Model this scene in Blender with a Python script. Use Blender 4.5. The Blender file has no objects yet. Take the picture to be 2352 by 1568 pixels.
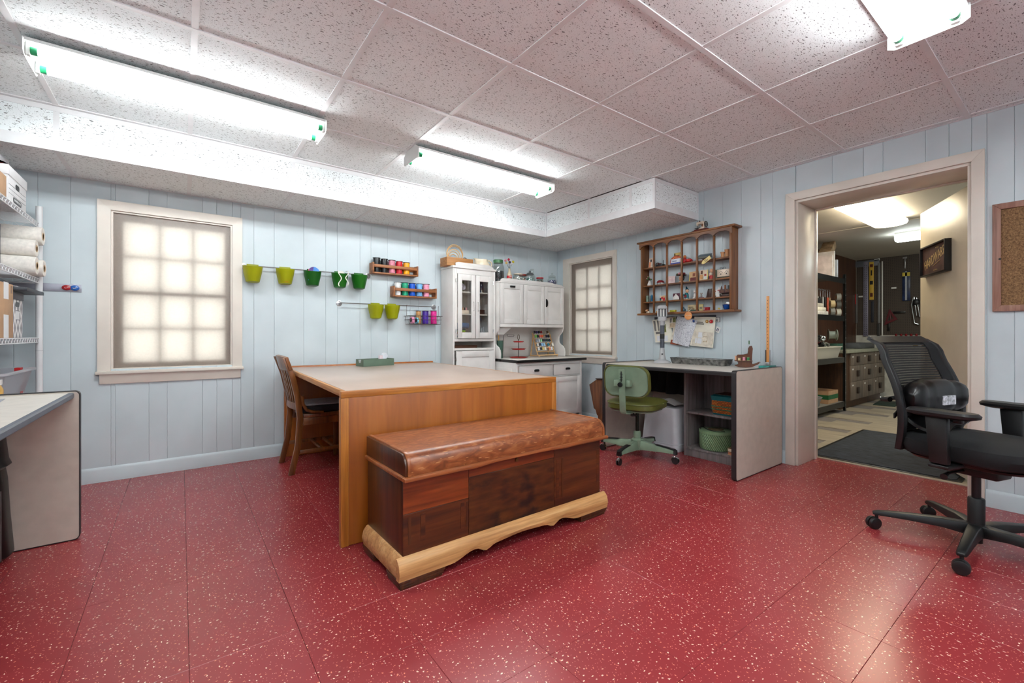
import bpy, bmesh, math, random
from mathutils import Vector, Matrix
random.seed(7)
PI = math.pi
sc = bpy.context.scene
COL = sc.collection

# ---------------------------------------------------------------- camera
FPX, CXP, HYP, EYE = 1014.0, 1176.0, 769.0, 1.0
FWD, RGT = (0.6, 0.8), (0.8, -0.6)
cam = bpy.data.cameras.new('camera')
cam.sensor_width = 36.0
cam.lens = 36.0 * FPX / 2352.0
cam.shift_y = -(784.0 - HYP) / 2352.0
cam.clip_start = 0.02
camo = bpy.data.objects.new('camera', cam)
COL.objects.link(camo)
camo.location = (0, 0, EYE)
camo.rotation_euler = (PI / 2, 0, -math.atan2(FWD[0], FWD[1]))
sc.camera = camo

# ---------------------------------------------------------------- daylight outside the windows
wd = bpy.data.worlds.new('sky')
sc.world = wd
wd.use_nodes = True
wd.node_tree.nodes['Background'].inputs[0].default_value = (0.95, 0.945, 0.9, 1)
wd.node_tree.nodes['Background'].inputs[1].default_value = 5.7

# ---------------------------------------------------------------- exposure
vs = sc.view_settings
vs.view_transform = 'Standard'
vs.look = 'None'
vs.gamma = 1.0
vs.use_curve_mapping = False
vs.exposure = 0.3
TUBE = 37.0            # emission of the fluorescent tubes

# ---------------------------------------------------------------- photo pixel -> point on a plane of the room
W, D, H, HS = 3.77, 4.083, 2.294, 2.042     # right wall x, window wall y, ceiling, underside of the boxed beam
def ray(px, py):
    k = (px - CXP) / FPX
    return (FWD[0] + RGT[0] * k, FWD[1] + RGT[1] * k, -(py - HYP) / FPX)
def onx(px, py, X=W):
    r = ray(px, py); t = X / r[0]; return Vector((X, r[1] * t, EYE + r[2] * t))
def ony(px, py, Y=D):
    r = ray(px, py); t = Y / r[1]; return Vector((r[0] * t, Y, EYE + r[2] * t))
def onz(px, py, z=0.0):
    r = ray(px, py); t = (z - EYE) / r[2]; return Vector((r[0] * t, r[1] * t, z))

# ---------------------------------------------------------------- materials
MATS = {}
def srgb(r, g, b):
    def c(u):
        u /= 255.0
        return u / 12.92 if u <= 0.04045 else ((u + 0.055) / 1.055) ** 2.4
    return (c(r), c(g), c(b), 1)
def newmat(name):
    m = bpy.data.materials.new(name); m.use_nodes = True
    nt = m.node_tree; b = nt.nodes['Principled BSDF']
    return m, nt, b
def N(nt, t, **k):
    n = nt.nodes.new(t)
    for a, v in k.items():
        if a.startswith('i_'):
            n.inputs[a[2:]].default_value = v
        else:
            setattr(n, a, v)
    return n
def coords(nt, scale=(1, 1, 1), rnd=0.0, rot=(0, 0, 0), kind='Object'):
    tc = N(nt, 'ShaderNodeTexCoord'); mp = N(nt, 'ShaderNodeMapping')
    mp.inputs['Scale'].default_value = scale; mp.inputs['Rotation'].default_value = rot
    nt.links.new(tc.outputs[kind], mp.inputs[0])
    if rnd:
        oi = N(nt, 'ShaderNodeObjectInfo'); cb = N(nt, 'ShaderNodeVectorMath', operation='SCALE')
        cx = N(nt, 'ShaderNodeCombineXYZ')
        nt.links.new(oi.outputs['Random'], cx.inputs[0])
        mm = N(nt, 'ShaderNodeMath', operation='MULTIPLY'); mm.inputs[1].default_value = 7.31
        nt.links.new(oi.outputs['Random'], mm.inputs[0]); nt.links.new(mm.outputs[0], cx.inputs[1])
        nt.links.new(cx.outputs[0], cb.inputs[0]); cb.inputs['Scale'].default_value = rnd
        nt.links.new(cb.outputs[0], mp.inputs['Location'])
    return mp.outputs[0]
def ramp(nt, src, stops, interp='LINEAR'):
    r = N(nt, 'ShaderNodeValToRGB'); e = r.color_ramp; e.interpolation = interp
    while len(e.elements) < len(stops): e.elements.new(0.5)
    for el, (p, c) in zip(e.elements, stops):
        el.position = p; el.color = c
    nt.links.new(src, r.inputs[0]); return r.outputs[0]
def mix(nt, fac, a, b, blend='MIX'):
    m = N(nt, 'ShaderNodeMix', data_type='RGBA', blend_type=blend)
    for s, v in ((0, fac), (6, a), (7, b)):
        if hasattr(v, 'is_output'): nt.links.new(v, m.inputs[s])
        else: m.inputs[s].default_value = v
    return m.outputs[2]
def bump(nt, b, h, strength=0.2, dist=0.002):
    n = N(nt, 'ShaderNodeBump'); n.inputs['Strength'].default_value = strength; n.inputs['Distance'].default_value = dist
    nt.links.new(h, n.inputs['Height']); nt.links.new(n.outputs[0], b.inputs['Normal'])

def plain(name, rgb, rough=0.5, metal=0.0, var=0.06, scale=14.0, spec=0.5, trans=0.0, ior=1.45, alpha=1.0, coat=0.0, emit=0.0, bmp=0.0):
    """one colour with a faint mottling; rgb in 0-255 sRGB"""
    if name in MATS: return MATS[name]
    m, nt, b = newmat(name)
    c = srgb(*rgb)
    if var:
        n = N(nt, 'ShaderNodeTexNoise'); n.inputs['Scale'].default_value = scale; n.inputs['Detail'].default_value = 4
        nt.links.new(coords(nt, rnd=3.0), n.inputs[0])
        lo = tuple(min(1, x * (1 - var * 2)) for x in c[:3]) + (1,)
        hi = tuple(min(1, x * (1 + var * 2)) for x in c[:3]) + (1,)
        nt.links.new(ramp(nt, n.outputs[0], [(0.3, lo), (0.7, hi)]), b.inputs['Base Color'])
        if bmp: bump(nt, b, n.outputs[0], bmp, 0.002)
    else:
        b.inputs['Base Color'].default_value = c
    b.inputs['Roughness'].default_value = rough; b.inputs['Metallic'].default_value = metal
    b.inputs['Specular IOR Level'].default_value = spec
    if trans:
        b.inputs['Transmission Weight'].default_value = trans; b.inputs['IOR'].default_value = ior
    if coat: b.inputs['Coat Weight'].default_value = coat; b.inputs['Coat Roughness'].default_value = 0.15
    if alpha < 1: b.inputs['Alpha'].default_value = alpha
    if emit:
        b.inputs['Emission Color'].default_value = c; b.inputs['Emission Strength'].default_value = emit
    MATS[name] = m; return m

def wood(name, c1, c2, c3=None, rough=0.4, axis='z', fine=60.0, coat=0.0, var=1.0, soft=False):
    """streaked grain that runs along the given local axis"""
    if name in MATS: return MATS[name]
    m, nt, b = newmat(name)
    s = {'x': (1.2, 22, 22), 'y': (22, 1.2, 22), 'z': (22, 22, 1.2)}[axis]
    if soft: s = tuple(q * 0.5 for q in s)
    co = coords(nt, s, rnd=9.0)
    n1 = N(nt, 'ShaderNodeTexNoise'); n1.inputs['Scale'].default_value = 1.3; n1.inputs['Detail'].default_value = 8; n1.inputs['Distortion'].default_value = 0.6 * var
    nt.links.new(co, n1.inputs[0])
    n2 = N(nt, 'ShaderNodeTexNoise'); n2.inputs['Scale'].default_value = 6; n2.inputs['Detail'].default_value = 6
    nt.links.new(co, n2.inputs[0])
    col = ramp(nt, n1.outputs[0], [(0.3, srgb(*c1)), (0.52, srgb(*c2)), (0.72, srgb(*(c3 or c1)))])
    dk = ramp(nt, n2.outputs[0], [(0.35, (0.88, 0.86, 0.82, 1) if soft else (0.72, 0.68, 0.62, 1)), (0.6, (1, 1, 1, 1))])
    nt.links.new(mix(nt, 0.75, col, dk, 'MULTIPLY'), b.inputs['Base Color'])
    b.inputs['Roughness'].default_value = rough
    if coat: b.inputs['Coat Weight'].default_value = coat; b.inputs['Coat Roughness'].default_value = 0.2
    bump(nt, b, n2.outputs[0], 0.08, 0.002)
    MATS[name] = m; return m

# ---------------------------------------------------------------- mesh collecting
class MB:
    def __init__(s): s.v = []; s.f = []
    def add(s, vs, fs):
        o = len(s.v); s.v += [tuple(p) for p in vs]; s.f += [tuple(i + o for i in f) for f in fs]; return s
    def box(s, x0, x1, y0, y1, z0, z1):
        return s.add([(x0, y0, z0), (x1, y0, z0), (x1, y1, z0), (x0, y1, z0), (x0, y0, z1), (x1, y0, z1), (x1, y1, z1), (x0, y1, z1)],
                     [(3, 2, 1, 0), (4, 5, 6, 7), (0, 1, 5, 4), (1, 2, 6, 5), (2, 3, 7, 6), (3, 0, 4, 7)])
    def obox(s, c, size, rot=None):
        a, b_, d = [q / 2 for q in size]
        t = MB().box(-a, a, -b_, b_, -d, d); M = rot or Matrix.Identity(3); c = Vector(c)
        return s.add([M @ Vector(p) + c for p in t.v], t.f)
    def cyl(s, p0, p1, r0, r1=None, n=16, cap=True):
        p0, p1 = Vector(p0), Vector(p1); r1 = r0 if r1 is None else r1
        q = (p1 - p0).to_track_quat('Z', 'Y').to_matrix()
        vs = []
        for p, r in ((p0, r0), (p1, r1)):
            for i in range(n):
                a = 2 * PI * i / n; vs.append(p + q @ Vector((r * math.cos(a), r * math.sin(a), 0)))
        fs = [(i, (i + 1) % n, n + (i + 1) % n, n + i) for i in range(n)]
        if cap: fs += [tuple(range(n - 1, -1, -1)), tuple(range(n, 2 * n))]
        return s.add(vs, fs)
    def lathe(s, prof, n=24, c=(0, 0, 0), sx=1.0, sy=1.0):
        vs = []; fs = []
        for r, z in prof:
            for i in range(n):
                a = 2 * PI * i / n; vs.append((c[0] + r * sx * math.cos(a), c[1] + r * sy * math.sin(a), c[2] + z))
        for k in range(len(prof) - 1):
            for i in range(n):
                j = (i + 1) % n; fs.append((k * n + i, k * n + j, (k + 1) * n + j, (k + 1) * n + i))
        if prof[0][0] > 1e-5: fs.append(tuple(range(n - 1, -1, -1)))
        if prof[-1][0] > 1e-5: fs.append(tuple(range((len(prof) - 1) * n, len(prof) * n)))
        return s.add(vs, fs)
    def tube(s, pts, r, n=8, closed=False):
        pts = [Vector(p) for p in pts]; m = len(pts)
        rs = r if isinstance(r, (list, tuple)) else [r] * m
        vs = []; fs = []; up = None
        for k, p in enumerate(pts):
            a = pts[(k + 1) % m] if (closed or k < m - 1) else p
            b_ = pts[k - 1] if (closed or k > 0) else p
            t = (a - b_).normalized()
            if up is None: up = t.orthogonal().normalized()
            up = (up - t * up.dot(t)).normalized() if (up - t * up.dot(t)).length > 1e-6 else t.orthogonal().normalized()
            w = t.cross(up)
            for i in range(n):
                an = 2 * PI * i / n; vs.append(p + (up * math.cos(an) + w * math.sin(an)) * rs[k])
        for k in range(m if closed else m - 1):
            k2 = (k + 1) % m
            for i in range(n):
                j = (i + 1) % n; fs.append((k * n + i, k * n + j, k2 * n + j, k2 * n + i))
        if not closed: fs += [tuple(range(n - 1, -1, -1)), tuple(range((m - 1) * n, m * n))]
        return s.add(vs, fs)
    def prism(s, poly, t0, t1, axis='z'):
        n = len(poly)
        def P(a, b_, t): return {'x': (t, a, b_), 'y': (a, t, b_), 'z': (a, b_, t)}[axis]
        vs = [P(a, b_, t0) for a, b_ in poly] + [P(a, b_, t1) for a, b_ in poly]
        fs = [tuple(range(n - 1, -1, -1)), tuple(range(n, 2 * n))] + [(i, (i + 1) % n, n + (i + 1) % n, n + i) for i in range(n)]
        return s.add(vs, fs)
    def ell(s, c, r, n=14, m=9):
        prof = [(math.cos(-PI / 2 + PI * k / m), math.sin(-PI / 2 + PI * k / m)) for k in range(m + 1)]
        prof = [(max(0.0, a), b_) for a, b_ in prof]
        t = MB(); t.lathe([(a, b_) for a, b_ in prof], n)
        return s.add([(c[0] + p[0] * r[0], c[1] + p[1] * r[1], c[2] + p[2] * r[2]) for p in t.v], t.f)
    def loft(s, rings, cap=True):
        n = len(rings[0]); vs = [p for r in rings for p in r]; fs = []
        for k in range(len(rings) - 1):
            for i in range(n):
                j = (i + 1) % n; fs.append((k * n + i, k * n + j, (k + 1) * n + j, (k + 1) * n + i))
        if cap: fs += [tuple(range(n - 1, -1, -1)), tuple(range((len(rings) - 1) * n, len(rings) * n))]
        return s.add(vs, fs)
    def sheet(s, fn, nu, nv, th):
        """thin curved sheet: fn(u,v) -> point, thickened by th along the local normal"""
        e = 1e-3; P = {}; vs = []
        for i in range(nu + 1):
            for j in range(nv + 1):
                u, v = i / nu, j / nv; p = Vector(fn(u, v))
                du = Vector(fn(min(1, u + e), v)) - Vector(fn(max(0, u - e), v)); dv = Vector(fn(u, min(1, v + e))) - Vector(fn(u, max(0, v - e)))
                nn = du.cross(dv); nn = nn.normalized() if nn.length > 1e-12 else Vector((0, 0, 1))
                vs.append(p + nn * th / 2); vs.append(p - nn * th / 2)
        def I(i, j, k): return (i * (nv + 1) + j) * 2 + k
        fs = []
        for i in range(nu):
            for j in range(nv):
                fs.append((I(i, j, 0), I(i + 1, j, 0), I(i + 1, j + 1, 0), I(i, j + 1, 0)))
                fs.append((I(i, j, 1), I(i, j + 1, 1), I(i + 1, j + 1, 1), I(i + 1, j, 1)))
        for i in range(nu):
            fs.append((I(i, 0, 0), I(i, 0, 1), I(i + 1, 0, 1), I(i + 1, 0, 0))); fs.append((I(i, nv, 0), I(i + 1, nv, 0), I(i + 1, nv, 1), I(i, nv, 1)))
        for j in range(nv):
            fs.append((I(0, j, 0), I(0, j + 1, 0), I(0, j + 1, 1), I(0, j, 1))); fs.append((I(nu, j, 0), I(nu, j, 1), I(nu, j + 1, 1), I(nu, j + 1, 0)))
        return s.add(vs, fs)
    def mesh(s, name, bevel=0.0, seg=2, smooth=None):
        me = bpy.data.meshes.new(name); me.from_pydata(s.v, [], s.f)
        bm = bmesh.new(); bm.from_mesh(me)
        bmesh.ops.remove_doubles(bm, verts=bm.verts, dist=1e-6)
        bmesh.ops.dissolve_degenerate(bm, edges=bm.edges, dist=1e-7)
        bmesh.ops.recalc_face_normals(bm, faces=bm.faces)
        if bevel:
            ed = [e for e in bm.edges if len(e.link_faces) == 2 and e.calc_face_angle(0) > 0.5]
            bmesh.ops.bevel(bm, geom=ed, offset=bevel, segments=seg, affect='EDGES', profile=0.5, clamp_overlap=True)
        bm.to_mesh(me); bm.free()
        if smooth is None: smooth = True
        if smooth:
            me.polygons.foreach_set('use_smooth', [True] * len(me.polygons))
            me.set_sharp_from_angle(angle=math.radians(38))
        return me
    def build(s, name, mat, parent=None, loc=None, rot=None, bevel=0.0, seg=2, smooth=None):
        o = bpy.data.objects.new(name, s.mesh(name, bevel, seg, smooth)); COL.objects.link(o)
        o.data.materials.append(mat)
        if parent is not None: o.parent = parent
        if loc is not None: o.location = loc
        if rot is not None: o.rotation_euler = (0, 0, rot) if isinstance(rot, (int, float)) else rot
        return o

def tag(o, label, cat, group=None):
    o['label'] = label; o['category'] = cat
    if group: o['group'] = group
    return o
def thing(name, label, cat, loc=(0, 0, 0), rz=0.0, group=None):
    o = bpy.data.objects.new(name, None); COL.objects.link(o); o.empty_display_size = 0.05
    o.location = loc; o.rotation_euler = rz if isinstance(rz, tuple) else (0, 0, rz)
    return tag(o, label, cat, group)
def struct(o): o['kind'] = 'structure'; return o
def copy_tree(o, parent=None):
    c = o.copy(); COL.objects.link(c); c.parent = parent
    for ch in list(o.children): copy_tree(ch, c)
    return c
def inst(name, me, mat, parent, loc, rot=0.0):
    o = bpy.data.objects.new(name, me); COL.objects.link(o)
    if not me.materials: me.materials.append(mat)
    o.parent = parent; o.location = loc; o.rotation_euler = (0, 0, rot); return o
def R3(x=0, y=0, z=0): return Matrix.Rotation(z, 3, 'Z') @ Matrix.Rotation(y, 3, 'Y') @ Matrix.Rotation(x, 3, 'X')
def rrect(w, d, r, n=5, cx=0, cy=0):
    """rounded rectangle outline"""
    pts = []
    for sx, sy, a0 in ((1, 1, 0), (-1, 1, PI / 2), (-1, -1, PI), (1, -1, 3 * PI / 2)):
        for k in range(n + 1):
            a = a0 + PI / 2 * k / n
            pts.append((cx + sx * (w / 2 - r) + r * math.cos(a), cy + sy * (d / 2 - r) + r * math.sin(a)))
    return pts
def lettering(text, size, mat, parent, M, depth=0.0006, name='lettering', align='CENTER', sx=1.0):
    cu = bpy.data.curves.new('t', 'FONT'); cu.body = text; cu.size = size; cu.extrude = depth / 2
    cu.align_x = align; cu.align_y = 'CENTER'; cu.resolution_u = 2
    o = bpy.data.objects.new('t', cu); COL.objects.link(o)
    me = bpy.data.meshes.new_from_object(o.evaluated_get(bpy.context.evaluated_depsgraph_get()))
    bpy.data.objects.remove(o); bpy.data.curves.remove(cu)
    me.transform(Matrix.Scale(sx, 4, (1, 0, 0)))
    me.transform(M); me.materials.clear(); me.materials.append(mat)
    t = bpy.data.objects.new(name, me); COL.objects.link(t)
    if parent is not None: t.parent = parent
    return t
# ================================================================ surface materials of the room
def floor_mat():
    m, nt, b = newmat('red_speckled_vinyl')
    co = coords(nt, (1, 1, 1), rnd=4.0)
    oi = N(nt, 'ShaderNodeObjectInfo')
    base = ramp(nt, oi.outputs['Random'], [(0.0, srgb(139, 45, 49)), (1.0, srgb(144, 49, 53))])
    col = base
    for sc_, off, th, keep, c in (((62, 40, 60), 0, 0.12, 0.7, (240, 200, 176)), ((40, 60, 60), 3.7, 0.1, 0.66, (224, 130, 104)),
                                  ((130, 90, 120), 8.1, 0.13, 0.72, (214, 124, 112))):
        mp = N(nt, 'ShaderNodeMapping'); mp.inputs['Scale'].default_value = sc_; mp.inputs['Location'].default_value = (off, off, 0)
        mp.inputs['Rotation'].default_value = (0, 0, off)
        nt.links.new(co, mp.inputs[0])
        dn = N(nt, 'ShaderNodeTexNoise'); dn.inputs['Scale'].default_value = 1.7; nt.links.new(mp.outputs[0], dn.inputs[0])
        ad = N(nt, 'ShaderNodeVectorMath', operation='MULTIPLY_ADD'); nt.links.new(dn.outputs['Color'], ad.inputs[0]); ad.inputs[1].default_value = (0.5, 0.5, 0); nt.links.new(mp.outputs[0], ad.inputs[2])
        v = N(nt, 'ShaderNodeTexVoronoi', voronoi_dimensions='2D'); v.inputs['Scale'].default_value = 1.0
        nt.links.new(ad.outputs[0], v.inputs['Vector'])
        near = N(nt, 'ShaderNodeMath', operation='LESS_THAN'); near.inputs[1].default_value = th; nt.links.new(v.outputs['Distance'], near.inputs[0])
        sp = N(nt, 'ShaderNodeSeparateColor'); nt.links.new(v.outputs['Color'], sp.inputs[0])
        some = N(nt, 'ShaderNodeMath', operation='GREATER_THAN'); some.inputs[1].default_value = keep; nt.links.new(sp.outputs[0], some.inputs[0])
        both = N(nt, 'ShaderNodeMath', operation='MULTIPLY'); nt.links.new(near.outputs[0], both.inputs[0]); nt.links.new(some.outputs[0], both.inputs[1])
        col = mix(nt, both.outputs[0], col, srgb(*c))
    nt.links.new(col, b.inputs['Base Color'])
    b.inputs['Roughness'].default_value = 0.27
    return m
def ceiling_mat():
    m, nt, b = newmat('fissured_ceiling_tile')
    co = coords(nt, (1, 1, 1), rnd=5.0)
    nb = N(nt, 'ShaderNodeTexNoise'); nb.inputs['Scale'].default_value = 14; nb.inputs['Detail'].default_value = 3; nt.links.new(co, nb.inputs[0])
    ad = N(nt, 'ShaderNodeVectorMath', operation='MULTIPLY_ADD'); nt.links.new(nb.outputs['Color'], ad.inputs[0]); ad.inputs[1].default_value = (0.05, 0.05, 0.05); nt.links.new(co, ad.inputs[2])
    masks = []
    for sc_, th, keep in (((30, 84, 40), 0.2, 0.62), ((62, 120, 60), 0.17, 0.66), ((170, 190, 170), 0.17, 0.6)):
        mp = N(nt, 'ShaderNodeMapping'); mp.inputs['Scale'].default_value = sc_; nt.links.new(ad.outputs[0], mp.inputs[0])
        v = N(nt, 'ShaderNodeTexVoronoi', voronoi_dimensions='2D'); v.inputs['Scale'].default_value = 1; nt.links.new(mp.outputs[0], v.inputs['Vector'])
        near = N(nt, 'ShaderNodeMapRange'); near.inputs[1].default_value = th; near.inputs[2].default_value = th * 0.6; nt.links.new(v.outputs['Distance'], near.inputs[0])
        sp = N(nt, 'ShaderNodeSeparateColor'); nt.links.new(v.outputs['Color'], sp.inputs[0])
        some = N(nt, 'ShaderNodeMath', operation='GREATER_THAN'); some.inputs[1].default_value = keep; nt.links.new(sp.outputs[1], some.inputs[0])
        both = N(nt, 'ShaderNodeMath', operation='MULTIPLY'); nt.links.new(near.outputs[0], both.inputs[0]); nt.links.new(some.outputs[0], both.inputs[1])
        masks.append(both.outputs[0])
    mx = N(nt, 'ShaderNodeMath', operation='MAXIMUM'); nt.links.new(masks[0], mx.inputs[0]); nt.links.new(masks[1], mx.inputs[1])
    m2 = N(nt, 'ShaderNodeMath', operation='MAXIMUM'); nt.links.new(mx.outputs[0], m2.inputs[0]); nt.links.new(masks[2], m2.inputs[1])
    nt.links.new(mix(nt, m2.outputs[0], srgb(243, 248, 249), srgb(130, 131, 132)), b.inputs['Base Color'])
    inv = N(nt, 'ShaderNodeMath', operation='SUBTRACT'); inv.inputs[0].default_value = 1; nt.links.new(m2.outputs[0], inv.inputs[1])
    bump(nt, b, inv.outputs[0], 0.5, 0.003)
    b.inputs['Roughness'].default_value = 0.95
    return m
FLOOR = floor_mat(); CTILE = ceiling_mat()
GRID = plain('white_painted_steel', (232, 232, 233), 0.45, var=0.02)
BLUE = plain('pale_blue_wall_paint', (201, 212, 217), 0.38, var=0.03, scale=3.0)
CREAM = plain('cream_trim_paint', (223, 214, 203), 0.35, var=0.03, scale=5.0)
CREAMD = plain('cream_door_paint', (214, 202, 180), 0.33, var=0.04, scale=4.0)
SLAB = plain('grey_concrete', (120, 112, 108), 0.9)

# ================================================================ floor of 12-inch tiles
XL, YR = -1.2, -1.7                      # left wall, wall behind the camera
flr = struct(MB().box(XL - 0.1, W + 0.39, YR - 0.1, D + 0.1, -0.12, -0.004).build('floor', SLAB))
P0x, P0y, TP = 0.02, 0.43, 0.3015
tile_me = {}
def tile_mesh(w, d):
    k = (round(w, 3), round(d, 3))
    if k not in tile_me:
        t = MB(); a, b_, e = w / 2 - 0.0004, d / 2 - 0.0004, 0.0008
        t.loft([[(-a, -b_, -0.004), (a, -b_, -0.004), (a, b_, -0.004), (-a, b_, -0.004)], [(-a, -b_, -0.0008), (a, -b_, -0.0008), (a, b_, -0.0008), (-a, b_, -0.0008)],
                [(-a + e, -b_ + e, 0), (a - e, -b_ + e, 0), (a - e, b_ - e, 0), (-a + e, b_ - e, 0)]])
        tile_me[k] = t.mesh('floor_tile', smooth=False)
    return tile_me[k]
rest = MB()
def cuts(p0, lo, hi, pitch):
    k = math.ceil((lo - p0) / pitch + 0.02); c = [lo]
    while p0 + k * pitch < hi - 0.01:
        c.append(p0 + k * pitch); k += 1
    return c + [hi]
xs, ys = cuts(P0x, XL, W, TP), cuts(P0y, YR, D, TP)
for i in range(len(xs) - 1):
    for j in range(len(ys) - 1):
        w, d = xs[i + 1] - xs[i], ys[j + 1] - ys[j]
        cx, cy = (xs[i] + xs[i + 1]) / 2, (ys[j] + ys[j + 1]) / 2
        if cy < -0.2 or (cy < 0.5 and cx < -0.3):
            me = tile_mesh(w, d); t = MB()
            rest.add([(v.co.x + cx, v.co.y + cy, v.co.z) for v in me.vertices], [tuple(p.vertices) for p in me.polygons])
        elif (i + j) % 2 and abs(w - TP) < 1e-3 and abs(d - TP) < 1e-3:
            inst('floor_tile', tile_mesh(w, d), FLOOR, flr, (cx, cy, 0), PI / 2)
        else:
            inst('floor_tile', tile_mesh(w, d), FLOOR, flr, (cx, cy, 0))
for a, b_ in zip([0.462] + [y for y in ys if 0.47 < y < 1.39], [y for y in ys if 0.47 < y < 1.39] + [1.403]):
    inst('floor_tile', tile_mesh(0.38, b_ - a), FLOOR, flr, (W + 0.19, (a + b_) / 2, 0))
rt = rest.build('floor_tile_field', FLOOR, flr, smooth=False); rt['kind'] = 'stuff'

# ================================================================ panelled walls
def plank(u0, u1, v0, v1, g=0.0005, c=0.0016, dp=0.008):
    return [(u0 + g, dp), (u0 + g, c * 0.9), (u0 + g + c, 0), (u1 - g - c, 0), (u1 - g, c * 0.9), (u1 - g, dp)]
def panel_wall(name, place, us, v0, v1, holes=(), th=0.14, ends=(0, 0)):
    """planks parted by V grooves on a backing; place(u, depth, v) -> world point"""
    back = MB()
    def slab(a, b_, c, d):
        if b_ - a < 1e-4 or d - c < 1e-4: return
        q = MB().box(a, b_, 0.008, th, c, d); back.add([place(*p) for p in q.v], q.f)
    ua, ub = us[0] - ends[0], us[-1] + ends[1]; u = ua
    for (a, b_, c, d) in sorted(holes):
        slab(u, a, v0, v1); slab(a, b_, v0, c); slab(a, b_, d, v1); u = b_
    slab(u, ub, v0, v1)
    root = struct(back.build(name, BLUE, smooth=False))
    for a, b_ in zip(us[:-1], us[1:]):
        pieces = [(a, b_, v0, v1)]
        for (ha, hb, hc, hd) in holes:
            nxt = []
            for (pa, pb, pc, pd) in pieces:
                if pb <= ha + 1e-4 or pa >= hb - 1e-4 or pd <= hc or pc >= hd: nxt.append((pa, pb, pc, pd)); continue
                if pa < ha: nxt.append((pa, ha, pc, pd))
                if pb > hb: nxt.append((hb, pb, pc, pd))
                m0, m1 = max(pa, ha), min(pb, hb)
                if pc < hc: nxt.append((m0, m1, pc, hc))
                if pd > hd: nxt.append((m0, m1, hd, pd))
            pieces = nxt
        for (pa, pb, pc, pd) in pieces:
            if pb - pa < 0.012 or pd - pc < 0.02: continue
            q = MB().prism(plank(pa, pb, pc, pd), pc, pd, 'z')
            MB().add([place(*p) for p in q.v], q.f).build('plank', BLUE, root, smooth=False)
    return root
def fill(us, step=(0.1, 0.2, 0.07, 0.15, 0.12)):
    return us
WIN1 = (-0.385, 0.322, 0.765, 1.858)
bx = [XL, -1.05, -0.93, -0.838, -0.733, -0.583, -0.362, -0.183, -0.08, 0.131, 0.221, 0.379, 0.469, 0.615, 0.84, 1.017, 1.116, 1.317, 1.418, 1.577, 1.807, 1.9, 2.082, 2.2, 2.4, 2.6, 2.8, 2.95, 3.15, 3.3, 3.5, 3.62, W]
panel_wall('wall_back', lambda u, d, v: (u, D + d, v), bx, 0, H, [WIN1], ends=(0.14, 0.14))
WIN2 = (3.19, 3.86, 0.775, 1.86)
DOOR = (0.461, 1.404, 0.0, 2.03)
ry = [YR, -1.5, -1.38, -1.2, -1.0, -0.85, -0.74, -0.55, -0.42, -0.3, -0.1, 0.05, 0.17, 0.292, 0.399, 0.558, 0.665, 0.877, 0.983, 1.164, 1.401, 1.566, 1.658, 1.812, 1.972, 2.144, 2.391, 2.58, 2.68, 2.784, 2.88, 3.003, 3.12, 3.3, 3.45, 3.62, 3.8, 3.97, D]
panel_wall('wall_right', lambda u, d, v: (W + d, u, v), ry, 0, H, [WIN2, DOOR], th=0.39)
panel_wall('wall_left', lambda u, d, v: (XL - d, u, v), [YR + 0.31 * k for k in range(18)] + [D], 0, H)
panel_wall('wall_rear', lambda u, d, v: (u, YR - d, v), [XL + 0.31 * k for k in range(16)] + [W], 0, H, ends=(0.14, 0.14))

# baseboards: flat board with a rounded top
def board(name, p0, p1, nrm, mat=BLUE):
    p0, p1, nrm = Vector(p0), Vector(p1), Vector(nrm)
    prof = [(0, 0), (0.014, 0), (0.014, 0.082), (0.009, 0.094), (0.003, 0.1), (0, 0.1)]
    t = MB(); t.loft([[p + nrm * a + Vector((0, 0, z)) for a, z in prof] for p in (p0, p1)])
    return struct(t.build(name, mat))
board('baseboard_back', (XL + 0.015, D, 0), (2.1, D, 0), (0, -1, 0))
board('baseboard_right', (W, 1.47, 0), (W, D - 0.02, 0), (-1, 0, 0))
board('baseboard_right_near', (W, YR + 0.02, 0), (W, 0.404, 0), (-1, 0, 0))

# ================================================================ ceiling: grid bars and fissured tiles
cel = struct(MB().box(XL - 0.14, W + 0.39, YR - 0.14, D + 0.14, H + 0.03, H + 0.15).build('ceiling', SLAB))
gx = [XL] + [3.105 - 0.6115 * k for k in range(7, -1, -1)] + [W]
gx = [XL] + [x for x in gx if XL + 0.05 < x < W - 0.02] + [3.717, W] if False else [XL] + [3.105 - 0.6115 * k for k in range(6, -1, -1)] + [3.717, W]
gy = [YR] + [1.085 + 0.6125 * k for k in range(-4, 5)] + [D]
gy = [YR] + [y for y in gy[1:-1] if YR + 0.08 < y < D - 0.08] + [D]
ctm = {}
def ctile(w, d):
    k = (round(w, 2), round(d, 2))
    if k not in ctm:
        ctm[k] = MB().box(-w / 2, w / 2, -d / 2, d / 2, 0, 0.012).mesh('ceiling_tile', smooth=False)
    return ctm[k]
SX, SY, SE = 3.11, 3.545, 2.195          # boxed beam: its two faces and its end
for i in range(len(gx) - 1):
    for j in range(len(gy) - 1):
        w, d = gx[i + 1] - gx[i], gy[j + 1] - gy[j]
        cx, cy = (gx[i] + gx[i + 1]) / 2, (gy[j] + gy[j + 1]) / 2
        if cy > SY + 0.2 or (cx > SX + 0.1 and cy > SE + 0.4): continue
        inst('ceiling_tile', ctile(w - 0.002, d - 0.002), CTILE, cel, (cx, cy, H + 0.004))
def tbar(p0, p1, wd, parent, z=H, zt=0.004, name='grid_bar'):
    (x0, y0), (x1, y1) = p0, p1
    if abs(x1 - x0) > abs(y1 - y0): t = MB().box(x0, x1, y0 - wd / 2, y0 + wd / 2, z - 0.001, z + zt)
    else: t = MB().box(x0 - wd / 2, x0 + wd / 2, y0, y1, z, z + zt)
    return t.build(name, GRID, parent, smooth=False)
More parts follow.
